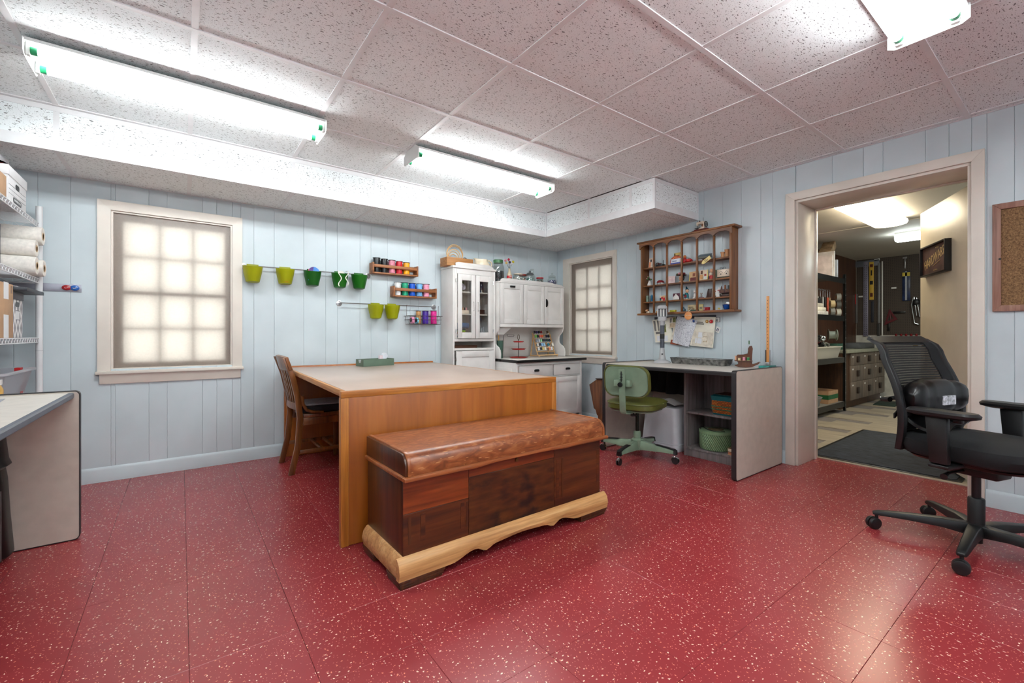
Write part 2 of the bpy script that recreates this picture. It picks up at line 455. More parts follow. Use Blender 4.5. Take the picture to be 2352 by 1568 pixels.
for x in gx[1:-1]:
    tbar((x, YR), (x, D if x < SX - 0.1 else SE + 0.02), 0.025, cel)
for y in gy[1:-1]:
    for a, b_ in zip(gx[:-1], gx[1:]):
        tbar((a, y), (b_, y), 0.024, cel)
for a, b_ in (((XL, YR + 0.01), (W, YR + 0.01)), ((W - 0.01, YR), (W - 0.01, SE)), ((XL + 0.01, YR), (XL + 0.01, SY))):
    tbar(a, b_, 0.02, cel)

# boxed beam along the window wall and the door wall, clad in the same tiles
sof = MB(); sof.box(XL, W, SY + 0.012, D, HS + 0.03, H); sof.box(SX + 0.012, W, SE + 0.012, SY + 0.012, HS + 0.03, H)
sof = struct(sof.build('ceiling_boxed_beam', SLAB, smooth=False))
mull = [x for x in [3.105 - 0.6115 * k for k in range(1, 7)]]
def vtile(w, hgt):
    k = ('v', round(w, 2), round(hgt, 2))
    if k not in ctm: ctm[k] = MB().box(-w / 2, w / 2, -hgt / 2, hgt / 2, 0, 0.01).mesh('ceiling_tile', smooth=False)
    return ctm[k]
TB, TT = HS + 0.064, H - 0.03            # visible field of the upright tiles
edges = [XL] + mull[::-1] + [SX]
for a, b_ in zip(edges[:-1], edges[1:]):
    o = inst('ceiling_tile', vtile(b_ - a - 0.02, TT - TB + 0.03), CTILE, sof, ((a + b_) / 2, SY + 0.013, (TT + TB) / 2)); o.rotation_euler = (PI / 2, 0, 0)
yed = [SE, 2.44, 2.93, SY]
for a, b_ in zip(yed[:-1], yed[1:]):
    o = inst('ceiling_tile', vtile(b_ - a - 0.02, TT - TB + 0.03), CTILE, sof, (SX + 0.013, (a + b_) / 2, (TT + TB) / 2)); o.rotation_euler = (PI / 2, 0, -PI / 2)
o = inst('ceiling_tile', vtile(W - SX - 0.02, TT - TB + 0.03), CTILE, sof, ((W + SX) / 2, SE + 0.013, (TT + TB) / 2)); o.rotation_euler = (PI / 2, 0, 0)
def bar(x0, x1, y0, y1, z0, z1): return MB().box(x0, x1, y0, y1, z0, z1).build('grid_bar', GRID, sof, smooth=False)
bar(XL, SX, SY, SY + 0.012, TT, H - 0.002); bar(XL, SX, SY, SY + 0.012, HS, TB)
bar(SX, SX + 0.012, SE, SY, TT, H - 0.002); bar(SX, SX + 0.012, SE, SY, HS, TB)
bar(SX + 0.012, W, SE, SE + 0.012, TT, H - 0.002); bar(SX + 0.012, W, SE, SE + 0.012, HS, TB)
for x in mull: bar(x - 0.013, x + 0.013, SY + 0.001, SY + 0.012, TB, TT)
for y in yed[1:-1]: bar(SX + 0.001, SX + 0.012, y - 0.013, y + 0.013, TB, TT)
bar(SX - 0.001, SX + 0.02, SE - 0.001, SE + 0.02, HS, H - 0.002); bar(W - 0.02, W, SE, SE + 0.011, TB, TT)
bar(SX - 0.012, SX, SY - 0.012, SY, HS, H - 0.002)
for a, b_ in zip(edges[:-1], edges[1:] ):
    inst('ceiling_tile', ctile(b_ - a - 0.003, D - SY - 0.014), CTILE, sof, ((a + b_) / 2, (SY + D) / 2 + 0.006, HS + 0.003))
for x in mull: bar(x - 0.012, x + 0.012, SY + 0.012, D, HS, HS + 0.003)
ye2 = [SE, 2.31, 2.92, SY, D]
for a, b_ in zip(ye2[:-1], ye2[1:]):
    inst('ceiling_tile', ctile(W - SX - 0.014, b_ - a - 0.003), CTILE, sof, ((SX + W) / 2 + 0.006, (a + b_) / 2 + 0.004, HS + 0.003))
for y in ye2[1:-1]: bar(SX + 0.012, W, y - 0.01, y + 0.01, HS + 0.001, HS + 0.0035)
bar(XL, W, D - 0.012, D, HS - 0.001, HS + 0.002); bar(W - 0.012, W, SE, D - 0.012, HS - 0.001, HS + 0.002)

# ================================================================ windows with frosted film
def film_mat():
    m = bpy.data.materials.new('frosted_film'); m.use_nodes = True; nt = m.node_tree
    nt.nodes.clear(); out = N(nt, 'ShaderNodeOutputMaterial')
    n = N(nt, 'ShaderNodeTexNoise'); n.inputs['Scale'].default_value = 90; n.inputs['Detail'].default_value = 6; nt.links.new(coords(nt), n.inputs[0])
    d = N(nt, 'ShaderNodeBsdfDiffuse'); nt.links.new(ramp(nt, n.outputs[0], [(0.3, srgb(150, 134, 122)), (0.7, srgb(172, 156, 144))]), d.inputs[0])
    t = N(nt, 'ShaderNodeBsdfTranslucent'); t.inputs[0].default_value = srgb(247, 246, 242)
    g = N(nt, 'ShaderNodeBsdfGlossy'); g.inputs['Roughness'].default_value = 0.35; g.inputs[0].default_value = (1, 1, 1, 1)
    m1 = N(nt, 'ShaderNodeMixShader'); m1.inputs[0].default_value = 0.5; nt.links.new(d.outputs[0], m1.inputs[1]); nt.links.new(t.outputs[0], m1.inputs[2])
    m2 = N(nt, 'ShaderNodeMixShader'); m2.inputs[0].default_value = 0.04; nt.links.new(m1.outputs[0], m2.inputs[1]); nt.links.new(g.outputs[0], m2.inputs[2])
    nt.links.new(m2.outputs[0], out.inputs[0]); return m
def thin_glass(name='thin_glass', refl=0.08, tint=(1, 1, 1, 1)):
    if name in MATS: return MATS[name]
    m = bpy.data.materials.new(name); m.use_nodes = True; nt = m.node_tree
    nt.nodes.clear(); out = N(nt, 'ShaderNodeOutputMaterial')
    t = N(nt, 'ShaderNodeBsdfTransparent'); t.inputs[0].default_value = tint
    g = N(nt, 'ShaderNodeBsdfGlossy'); g.inputs['Roughness'].default_value = 0.03
    fr = N(nt, 'ShaderNodeLayerWeight'); fr.inputs[0].default_value = 0.25
    mr = N(nt, 'ShaderNodeMapRange'); nt.links.new(fr.outputs['Facing'], mr.inputs[0]); mr.inputs[3].default_value = refl; mr.inputs[4].default_value = 0.45
    mx = N(nt, 'ShaderNodeMixShader'); nt.links.new(mr.outputs[0], mx.inputs[0]); nt.links.new(t.outputs[0], mx.inputs[1]); nt.links.new(g.outputs[0], mx.inputs[2])
    nt.links.new(mx.outputs[0], out.inputs[0]); MATS[name] = m; return m
FILM = film_mat(); GLASS = thin_glass()
SASH = plain('dark_sash_paint', (92, 84, 78), 0.6)
def window(name, place, a, b_, z0, z1, cas, stl, mid, mont, outw):
    """casing around opening a..b x z0..z1; place(u, depth, v), depth > 0 goes into the wall"""
    root = struct(bpy.data.objects.new(name, None)); COL.objects.link(root)
    def bx_(nm, u0, u1, d0, d1, v0, v1, mat, bevel=0.0, par=root):
        q = MB().box(u0, u1, d0, d1, v0, v1); return MB().add([place(*p) for p in q.v], q.f).build(nm, mat, par, bevel=bevel)
    def mitre(nm, ring_out, ring_in, d0, d1, mat):
        for k in range(3):
            o0, o1, i0, i1 = ring_out[k], ring_out[k + 1], ring_in[k], ring_in[k + 1]
            q = MB(); q.loft([[(o0[0], d1, o0[1]), (o1[0], d1, o1[1]), (i1[0], d1, i1[1]), (i0[0], d1, i0[1])], [(o0[0], d0, o0[1]), (o1[0], d0, o1[1]), (i1[0], d0 + 0.004, i1[1]), (i0[0], d0 + 0.004, i0[1])]])
            MB().add([place(*p) for p in q.v], q.f).build(nm, mat, root, smooth=False)
    c0, c1, c2 = cas
    mitre('casing', [(a - c0, z0 - 0.012), (a - c0, z1 + c2), (b_ + c1, z1 + c2), (b_ + c1, z0 - 0.012)], [(a, z0 - 0.012), (a, z1), (b_, z1), (b_, z0 - 0.012)], -0.017, -0.001, CREAM)
    bx_('stool', a - c0 - 0.008, b_ + c1 + 0.008, -0.04, 0.02, z0 - 0.034, z0 - 0.012, CREAM, 0.004)
    q = MB().prism([(-0.001, z0 - 0.034), (-0.03, z0 - 0.034), (-0.012, z0 - 0.1), (-0.001, z0 - 0.1)], a - c0 + 0.012, b_ + c1 - 0.012, 'x')
    MB().add([place(p[0], p[1], p[2]) for p in q.v], q.f).build('apron', CREAM, root, smooth=False)
    for u0, u1, v0, v1 in ((a, a + 0.012, z0, z1), (b_ - 0.012, b_, z0, z1), (a + 0.012, b_ - 0.012, z1 - 0.012, z1), (a + 0.012, b_ - 0.012, z0 - 0.012, z0 + 0.006)):
        bx_('stop', u0, u1, 0.002, 0.13, v0, v1, CREAM)
    ia, ib, ja, jb = a + 0.013, b_ - 0.013, z0 + 0.007, z1 - 0.013
    bx_('frosted_film', ia, ib, 0.02, 0.021, ja, jb, FILM)
    sl, sr, st, sb = stl
    bx_('sash_stile', ia, ia + sl, 0.036, 0.075, ja, jb, SASH); bx_('sash_stile', ib - sr, ib, 0.036, 0.075, ja, jb, SASH)
    bx_('sash_rail', ia + sl, ib - sr, 0.036, 0.075, jb - st, jb, SASH); bx_('sash_rail', ia + sl, ib - sr, 0.036, 0.075, ja, ja + sb, SASH)
    bx_('meeting_rail', ia + sl, ib - sr, 0.034, 0.075, mid - 0.018, mid + 0.018, SASH)
    ga, gb = ia + sl, ib - sr
    for k in (1, 2):
        u = ga + (gb - ga) * k / 3
        bx_('muntin', u - 0.0085, u + 0.0085, 0.036, 0.06, ja + sb, mid - 0.018, SASH); bx_('muntin', u - 0.0085, u + 0.0085, 0.036, 0.06, mid + 0.018, jb - st, SASH)
    lo, hi = (ja + sb + mid - 0.018) / 2, (jb - st + mid + 0.018) / 2
    for v in (lo, hi): bx_('muntin', ga, gb, 0.037, 0.059, v - 0.0085, v + 0.0085, SASH)
    for (v0, v1) in ((ja + sb, lo), (lo, mid), (mid, hi), (hi, jb - st)):
        for k in range(3):
            u0, u1 = ga + (gb - ga) * k / 3, ga + (gb - ga) * (k + 1) / 3
            bx_('pane', u0 + 0.009, u1 - 0.009, 0.062, 0.065, v0 + 0.01, v1 - 0.01, GLASS)
    return root
window('window_1', lambda u, d, v: (u, D + d, v), WIN1[0], WIN1[1], WIN1[2], WIN1[3], (0.068, 0.066, 0.064), (0.055, 0.04, 0.058, 0.04), 1.298, 0, 1)
window('window_2', lambda u, d, v: (W + d, u, v), WIN2[0], WIN2[1], WIN2[2], WIN2[3], (0.055, 0.103, 0.062), (0.035, 0.07, 0.075, 0.04), 1.297, 0, 1)

# ================================================================ doorway to the workshop
dr = struct(bpy.data.objects.new('door_1', None)); COL.objects.link(dr)
XF = 4.16
def db(nm, x0, x1, y0, y1, z0, z1, mat=CREAM, bevel=0.0015): return MB().box(x0, x1, y0, y1, z0, z1).build(nm, mat, dr, bevel=bevel)
def casing(nm, pts): 
    t = MB().prism(pts, W - 0.018, W - 0.0005, 'x'); return t.build(nm, CREAM, dr, bevel=0.0015)
casing('casing', [(0.406, 0), (0.406, 2.09), (0.461, 2.03), (0.461, 0)])
casing('casing', [(1.468, 0), (1.404, 0), (1.404, 2.03), (1.468, 2.09)])
casing('casing', [(0.406, 2.09), (1.468, 2.09), (1.404, 2.03), (0.461, 2.03)])
db('jamb', W - 0.0003, XF, 1.386, 1.404, 0, 2.012); db('jamb', W - 0.0003, XF, 0.461, 0.479, 0, 2.012); db('head_jamb', W - 0.0003, XF, 0.461, 1.404, 2.012, 2.03)
db('door_stop', XF - 0.07, XF - 0.045, 1.374, 1.386, 0, 2.0); db('door_stop', XF - 0.07, XF - 0.045, 0.479, 0.491, 0, 2.0); db('door_stop', XF - 0.07, XF - 0.045, 0.479, 1.386, 2.0, 2.012)
db('threshold', XF - 0.012, XF + 0.016, 0.48, 1.385, 0.0005, 0.006, plain('pale_metal_strip', (214, 204, 188), 0.3, 0.6), 0)
DANG = math.atan2(0.904 - 0.49, 4.929 - 4.15); DHX, DHY = 4.152, 0.487
lf = MB().box(0, 0.885, -0.036, 0, 0.02, 2.008).build('door_leaf', CREAMD, dr, loc=(DHX, DHY, 0), rot=DANG, bevel=0.002)
for z in (0.25, 1.05, 1.8):
    MB().cyl((0, 0.004, z - 0.045), (0, 0.004, z + 0.045), 0.006, n=10).build('hinge', CREAM, lf)
kn = MB(); kn.lathe([(0.026, 0), (0.026, 0.006), (0.01, 0.01), (0.01, 0.03), (0.027, 0.042), (0.03, 0.055), (0.022, 0.066), (0, 0.068)], 18)
ko = kn.build('door_knob', plain('brushed_brass', (176, 150, 92), 0.3, 0.9), lf, loc=(0.82, 0.0, 0.93)); ko.rotation_euler = (-PI / 2, 0, 0)

# ================================================================ shop lights
TUBEM = bpy.data.materials.new('lit_fluorescent_tube'); TUBEM.use_nodes = True
_b = TUBEM.node_tree.nodes['Principled BSDF']; _b.inputs['Base Color'].default_value = (0.9, 0.9, 0.9, 1)
_b.inputs['Emission Color'].default_value = (0.93, 0.985, 1.0, 1); _b.inputs['Emission Strength'].default_value = TUBE
GCAP = plain('green_tube_cap', (24, 140, 90), 0.4, var=0)
REFL = plain('white_enamel_reflector', (236, 238, 236), 0.3, var=0.0)
def shop_light(loc, rz, label, dark_slot=False):
    r = thing('shop_light', label, 'ceiling light', loc, rz, 'fluorescent shop lights on the ceiling')
    L = 0.612
    # pan with flared sides and a raised centre channel, one sheet
    def prof(inner):
        k = 0.0 if not inner else 0.003
        return [(-0.118, -0.04), (-0.112, -0.03 - k), (-0.05, -0.012 - k), (-0.038, -0.055 - k), (0.038, -0.055 - k), (0.05, -0.012 - k), (0.112, -0.03 - k), (0.118, -0.04)]
    top = [(0.116, -0.025), (0.06, -0.0005), (-0.06, -0.0005), (-0.116, -0.025)]
    t = MB().prism(prof(False) + top, -L + 0.004, L - 0.004, 'x'); t.build('reflector', REFL, r)
    for sgn in (-1, 1):
        x0, x1 = sorted((sgn * (L - 0.002), sgn * L))
        MB().prism([(-0.124, -0.03), (-0.07, -0.0005), (0.07, -0.0005), (0.124, -0.03), (0.124, -0.085), (0.1, -0.098), (-0.1, -0.098), (-0.124, -0.085)], x0, x1, 'x').build('end_plate', REFL, r, bevel=0.0008)
        for y in (-0.083, 0.083):
            a, b_ = sgn * (L - 0.004), sgn * (L - 0.018)
            MB().box(min(a, b_), max(a, b_), y - 0.012, y + 0.012, -0.09, -0.03).build('socket', REFL, r, bevel=0.002)
            MB().cyl((sgn * (L - 0.0185), y, -0.066), (sgn * (L - 0.04), y, -0.066), 0.0165, n=16).build('tube_cap', GCAP, r)
    for y in (-0.083, 0.083):
        MB().cyl((-L + 0.041, y, -0.066), (L - 0.041, y, -0.066), 0.0168, n=12).build('fluorescent_tube', TUBEM, r)
    return r
shop_light((0.075, 2.855, H - 0.001), 0, 'long twin-tube shop light over the large window')
shop_light((1.885, 2.86, H - 0.001), 0, 'long twin-tube shop light over the wooden work table')
shop_light((1.79, 0.42, H - 0.001), 0, 'long twin-tube shop light near the workshop doorway')
shop_light((0.1, 0.36, H - 0.001), 0, 'added unseen twin-tube fill light in the row with the doorway light')  # out-of-view fixture added to raise the room's overall brightness
shop_light((1.9, -0.95, H - 0.001), 0, 'added unseen twin-tube fill light near the rear wall on the doorway side')  # added behind the camera to brighten desk side, chest front and ceiling
shop_light((0.1, -0.95, H - 0.001), 0, 'added unseen twin-tube fill light near the rear wall behind the left desk')  # another unseen fixture, added for more bounce light everywhere
def ring_prism(t, outer, inner, t0, t1, axis):
    n = len(outer)
    def P(a, b_, k): return {'x': (k, a, b_), 'y': (a, k, b_), 'z': (a, b_, k)}[axis]
    vs = []
    for lst, k in ((outer, t0), (outer, t1), (inner, t1), (inner, t0)): vs += [P(a, b_, k) for a, b_ in lst]
    fs = []
    for i in range(n):
        j = (i + 1) % n
        for r in range(4):
            q = (r + 1) % 4; fs.append((r * n + i, r * n + j, q * n + j, q * n + i))
    return t.add(vs, fs)
def frame_ring(w, h, b_): 
    return [(-w / 2, -h / 2), (w / 2, -h / 2), (w / 2, h / 2), (-w / 2, h / 2)], [(-w / 2 + b_, -h / 2 + b_), (w / 2 - b_, -h / 2 + b_), (w / 2 - b_, h / 2 - b_), (-w / 2 + b_, h / 2 - b_)]

# ================================================================ wooden work table
OAK = wood('golden_oak_veneer', (144, 76, 16), (164, 90, 22), (176, 104, 32), 0.38, 'z', coat=0.15, soft=True)
OAKX = wood('golden_oak_edge', (150, 86, 26), (188, 118, 44), (204, 138, 66), 0.4, 'x')
OAKY = wood('worn_oak_edge', (150, 92, 40), (192, 134, 78), (214, 170, 124), 0.5, 'y')
LAM = plain('pinkish_beige_laminate', (188, 166, 152), 0.28, var=0.05, scale=2.5)
tb = thing('work_table', 'large golden oak work table with a beige laminate top', 'table', (0.602, 2.14, 0), -math.radians(2.3))
TW, TL, TH = 1.315, 1.9, 0.732
MB().box(0.03, TW - 0.03, 0.036, TL - 0.036, TH - 0.03, TH).build('table_top', LAM, tb, bevel=0.001)
MB().box(0.012, 0.0295, 0.036, TL - 0.036, TH - 0.032, TH).build('edge_strip', OAKY, tb, bevel=0.004)
MB().box(TW - 0.0295, TW - 0.012, 0.036, TL - 0.036, TH - 0.032, TH).build('edge_strip', OAKY, tb, bevel=0.004)
MB().box(0.0, TW, 0.0, 0.0355, 0.002, TH - 0.03).build('end_panel', OAK, tb, bevel=0.002)
MB().prism([(0, TH - 0.03), (0, TH), (TW, TH), (TW, TH - 0.03)], -0.003, 0.0358, 'y').build('top_trim', OAKX, tb, bevel=0.002)
for x0 in (-0.002, TW - 0.034):
    MB().box(x0, x0 + 0.036, -0.003, 0.0356, 0.0, TH - 0.0302).build('corner_trim', wood('oak_upright_trim', (150, 84, 26), (186, 116, 40), (200, 132, 60), 0.4, 'z'), tb, bevel=0.003)
MB().box(0, TW, TL - 0.0355, TL, 0.002, TH + 0.012).build('end_panel', OAK, tb, bevel=0.003)
MB().box(TW / 2 - 0.012, TW / 2 + 0.012, 0.037, TL - 0.037, 0.12, TH - 0.031).build('centre_divider', OAK, tb)

# ================================================================ cedar chest
CD = wood('dark_walnut_veneer', (52, 22, 8), (84, 40, 14), (104, 54, 22), 0.32, 'x', coat=0.25)
CDZ = wood('dark_walnut_side', (48, 22, 8), (76, 38, 14), (96, 52, 22), 0.35, 'z', coat=0.2)
CR = wood('red_walnut_veneer', (98, 38, 12), (128, 56, 20), (146, 72, 30), 0.3, 'x', coat=0.3)
CB = wood('bare_maple_moulding', (176, 122, 70), (206, 154, 98), (220, 176, 124), 0.5, 'x')
CE = wood('brown_ledge_moulding', (120, 62, 28), (156, 88, 46), (176, 108, 62), 0.3, 'x', coat=0.3)
def lid_mat():
    m, nt, b = newmat('scratched_burl_lid')
    co = coords(nt, (6, 14, 14))
    n = N(nt, 'ShaderNodeTexNoise'); n.inputs['Scale'].default_value = 2.2; n.inputs['Detail'].default_value = 9; n.inputs['Distortion'].default_value = 1.4; nt.links.new(co, n.inputs[0])
    col = ramp(nt, n.outputs[0], [(0.28, srgb(98, 46, 18)), (0.5, srgb(134, 70, 32)), (0.72, srgb(166, 102, 58))])
    fac = None
    for rot, scl in ((0.5, (9, 120, 60)), (1.9, (14, 160, 60)), (2.6, (8, 140, 60))):
        mp = N(nt, 'ShaderNodeMapping'); mp.inputs['Rotation'].default_value = (0, 0, rot); mp.inputs['Scale'].default_value = scl
        tc = N(nt, 'ShaderNodeTexCoord'); nt.links.new(tc.outputs['Object'], mp.inputs[0])
        v = N(nt, 'ShaderNodeTexVoronoi'); v.inputs['Scale'].default_value = 1; nt.links.new(mp.outputs[0], v.inputs['Vector'])
        th = N(nt, 'ShaderNodeMath', operation='LESS_THAN'); th.inputs[1].default_value = 0.12; nt.links.new(v.outputs['Distance'], th.inputs[0])
        col = mix(nt, th.outputs[0], col, srgb(186, 130, 84))
    nt.links.new(col, b.inputs['Base Color'])
    b.inputs['Roughness'].default_value = 0.36; b.inputs['Coat Weight'].default_value = 0.2; b.inputs['Coat Roughness'].default_value = 0.25
    bump(nt, b, n.outputs[0], 0.06, 0.002)
    return m
def stain_mat():
    m, nt, b = newmat('stained_walnut_panel')
    co = coords(nt, (4, 1, 18)); n = N(nt, 'ShaderNodeTexNoise'); n.inputs['Scale'].default_value = 2.0; n.inputs['Detail'].default_value = 8; nt.links.new(co, n.inputs[0])
    col = ramp(nt, n.outputs[0], [(0.3, srgb(46, 22, 8)), (0.55, srgb(78, 40, 14)), (0.75, srgb(98, 56, 24))])
    n2 = N(nt, 'ShaderNodeTexNoise'); n2.inputs['Scale'].default_value = 7; n2.inputs['Detail'].default_value = 4; nt.links.new(coords(nt, (1, 1, 1.6)), n2.inputs[0])
    k = ramp(nt, n2.outputs[0], [(0.55, (0, 0, 0, 1)), (0.68, (1, 1, 1, 1))])
    nt.links.new(mix(nt, k, col, srgb(20, 12, 10)), b.inputs['Base Color']); b.inputs['Roughness'].default_value = 0.3; b.inputs['Coat Weight'].default_value = 0.25
    return m
ch = thing('cedar_chest', 'brown walnut cedar chest with rounded lid and pale base moulding', 'chest', (0.683, 1.622, 0), math.radians(1.2))
L0, L1, F0, B0 = 0.022, 1.2, 0.042, 0.425      # body ends, front, back
MB().box(L0, L1, F0, B0, 0.06, 0.425).build('chest_body', CDZ, ch, bevel=0.002)
fp = [(L0 + 0.002, 0.33, 0.285, 0.423, CR), (L0 + 0.002, 0.33, 0.1, 0.283, CD), (0.332, 0.845, 0.1, 0.372, None), (0.332, 0.845, 0.374, 0.423, CR), (0.847, L1 - 0.002, 0.1, 0.423, CD)]
STAIN = stain_mat()
for x0, x1, z0, z1, m in fp:
    MB().box(x0, x1, F0 - 0.003, F0 - 0.0002, z0, z1).build('veneer_panel', m or STAIN, ch, bevel=0.0006, seg=1)
for x, w in ((0.045, 0.012), (0.1, 0.02), (0.29, 0.018), (0.318, 0.01), (0.86, 0.02), (0.9, 0.012), (1.17, 0.02)):
    MB().box(x, x + w, F0 - 0.0045, F0 - 0.0031, 0.16, 0.27 if x < 0.5 else 0.36).build('veneer_stripe', CDZ if w < 0.015 else CD, ch, smooth=False)
# lid: rounded front, extruded along the chest, with thin stepped end trims
def lidprof(o=0.0):
    p = [(0.005 - o, 0.443)]
    for k in range(9):
        a = k / 8 * PI / 2; p.append((0.06 + o - (0.055 + 2 * o) * math.cos(a), 0.473 + (0.057 + o) * math.sin(a)))
    return p + [(B0 + 0.004, 0.53 + o), (B0 + 0.004, 0.443)]
MB().prism(lidprof(), L0 + 0.02, L1 - 0.02, 'x').build('lid', lid_mat(), ch, bevel=0.0)
for x0, x1, o, m in ((L0 + 0.006, L0 + 0.0205, 0.004, CE), (L0 - 0.004, L0 + 0.0062, -0.002, CDZ), (L1 - 0.0205, L1 - 0.006, 0.004, CE), (L1 - 0.0062, L1 + 0.004, -0.002, CDZ)):
    MB().prism(lidprof(o), x0, x1, 'x').build('lid_end_trim', m, ch, bevel=0.0015)
# wavy ledge under the lid
wav = []
for k in range(41):
    x = L0 - 0.014 + (L1 - L0 + 0.028) * k / 40; u = abs((x - 0.61) / 0.6)
    wav.append((x, F0 - 0.052 + 0.016 * (1 / (1 + math.exp((u - 0.34) * 26))) - 0.006 * math.exp(-((u - 0.46) / 0.07) ** 2)))
MB().prism(wav + [(L1 + 0.014, B0 + 0.004), (L0 - 0.014, B0 + 0.004)], 0.4255, 0.4425, 'z').build('lid_ledge', CE, ch, bevel=0.004)
# base moulding with a scalloped lower edge
def scal(x):
    u = (x - 0.61) / 0.62; a = abs(u)
    z = 0.036
    if a < 0.62: z = 0.036 + 0.028 * (0.5 + 0.5 * math.cos(PI * min(1, max(0, (a - 0.42) / 0.2))))
    if a < 0.42: z = 0.064 - 0.02 * math.exp(-((a - 0.33) / 0.05) ** 2) + 0.004 * math.cos(a * 12)
    return z
t = MB(); n = 60; rings = []
for k in range(n + 1):
    x = -0.006 + (L1 + 0.034) * k / n; zl = scal(x)
    rings.append([(x, F0 - 0.004, zl), (x, F0 - 0.03, zl), (x, F0 - 0.037, (zl + 0.1) / 2), (x, F0 - 0.03, 0.1), (x, F0 - 0.012, 0.118), (x, F0 - 0.004, 0.12)])
t.loft(rings); t.build('base_moulding', CB, ch)
for x, sg in ((L0, -1), (L1, 1)):
    pr_ = [(0.0, 0.036), (0.022, 0.036), (0.03, 0.07), (0.022, 0.1), (0.008, 0.118), (0.0, 0.12)]
    t = MB(); t.loft([[(x + sg * a, y, z) for a, z in pr_] for y in (F0 - 0.0035, B0 - 0.005)]); t.build('base_moulding', CB, ch)
for x0, x1 in ((L0 - 0.026, 0.2), (L1 - 0.18, L1 + 0.026)):
    for y0, y1 in ((F0 - 0.03, F0 + 0.1), (B0 - 0.13, B0 - 0.006)):
        ft = MB()
        for k in range(3):
            ft.box(x0 + 0.006 * (2 - k) * 0.5, x1 - 0.006 * (2 - k), y0 + 0.003 * (2 - k), y1, 0.0005 + 0.0118 * k, 0.0005 + 0.0118 * (k + 1) - 0.0008 * (k < 2))
        ft.build('stepped_foot', CDZ, ch, bevel=0.002)
MB().cyl((0.6, F0 - 0.009, 0.405), (0.6, F0 - 0.003, 0.405), 0.009, n=14).build('lock', plain('old_brass', (110, 84, 50), 0.4, 0.8), ch)

# ================================================================ wooden chair with a cushion
CHW = wood('chestnut_chair_wood', (84, 44, 16), (122, 70, 28), (146, 92, 44), 0.33, 'z', coat=0.25)
wc = thing('wooden_chair', 'brown slat-back wooden chair with a cushion pushed under the table', 'chair', (0.865, 3.66, 0), 0)
def ybar(nm, x0, x1, hy, z0, z1, mat=CHW, b=0.004): return MB().box(x0, x1, -hy, hy, z0, z1).build(nm, mat, wc, bevel=b)
for s in (-1, 1):
    pts = [(-0.235, 0.012 * s, 0.0), (-0.19, 0.006 * s, 0.2), (-0.175, 0, 0.4), (-0.192, 0, 0.55), (-0.225, 0, 0.7), (-0.272, -0.004 * s, 0.835)]
    t = MB(); t.loft([[(x - 0.02, s * 0.182 + y - 0.013, z), (x + 0.02, s * 0.182 + y - 0.013, z), (x + 0.02, s * 0.182 + y + 0.013, z), (x - 0.02, s * 0.182 + y + 0.013, z)] for x, y, z in pts])
    t.build('back_post', CHW, wc, bevel=0.004)
    MB().loft([[(0.17 - w, s * 0.18 - w, z), (0.17 + w, s * 0.18 - w, z), (0.17 + w, s * 0.18 + w, z), (0.17 - w, s * 0.18 + w, z)] for z, w in ((0, 0.014), (0.39, 0.019))]).build('leg', CHW, wc, bevel=0.003)
    MB().tube([(-0.165, s * 0.205, 0.56), (-0.16, s * 0.207, 0.5), (-0.135, s * 0.208, 0.455), (-0.09, s * 0.208, 0.437), (-0.02, s * 0.208, 0.432)], [0.012, 0.012, 0.012, 0.011, 0.009], 8).build('seat_bracket', CHW, wc)
    MB().box(-0.155, 0.15, s * 0.182 - 0.011, s * 0.182 + 0.011, 0.345, 0.395).build('seat_rail', CHW, wc, bevel=0.003)
    MB().box(-0.178, 0.15, s * 0.18 - 0.009, s * 0.18 + 0.009, 0.14, 0.165).build('stretcher', CHW, wc, bevel=0.003)
for x in (-0.02, 0.07): ybar('stretcher', x - 0.01, x + 0.01, 0.171, 0.142, 0.163)
MB().loft([[( -0.205 + dx * 0.35, -0.19, 0.395 + zz), (0.2, -0.2, 0.395 + zz), (0.2, 0.2, 0.395 + zz), (-0.205 + dx * 0.35, 0.19, 0.395 + zz)] for dx, zz in ((0.15, 0), (0.15, 0.03))]).build('seat', CHW, wc, bevel=0.006)
t = MB(); t.sheet(lambda u, v: (-0.237 - 0.028 * v - 0.022 * math.sin(PI * u), -0.2 + 0.4 * u, 0.745 + 0.095 * v + 0.012 * math.sin(PI * u) * v), 14, 5, 0.022); t.build('top_rail', CHW, wc, bevel=0.004)
t = MB(); t.sheet(lambda u, v: (-0.19 - 0.018 * math.sin(PI * u), -0.168 + 0.336 * u, 0.455 + 0.05 * v), 10, 2, 0.018); t.build('lower_rail', CHW, wc, bevel=0.003)
for k in range(5):
    y = -0.112 + 0.056 * k; c = 0.02 * math.cos(y * 6)
    t = MB(); t.loft([[(x - c - 0.005, y - 0.011, z), (x - c + 0.005, y - 0.011, z), (x - c + 0.005, y + 0.011, z), (x - c - 0.005, y + 0.011, z)] for x, z in ((-0.187, 0.506), (-0.202, 0.6), (-0.222, 0.69), (-0.235, 0.744))])
    t.build('slat', CHW, wc)
MB().prism([(x * 1.0, y) for x, y in rrect(0.37, 0.37, 0.05, cx=0.02)], 0.426, 0.478, 'z').build('cushion', plain('black_cushion_side', (20, 20, 26), 0.8), wc, bevel=0.012, seg=3)
MB().prism(rrect(0.345, 0.345, 0.05, cx=0.02), 0.4785, 0.486, 'z').build('cushion_cover', plain('grey_cushion_cloth', (150, 146, 150), 0.9, var=0.12, scale=40), wc, bevel=0.004)

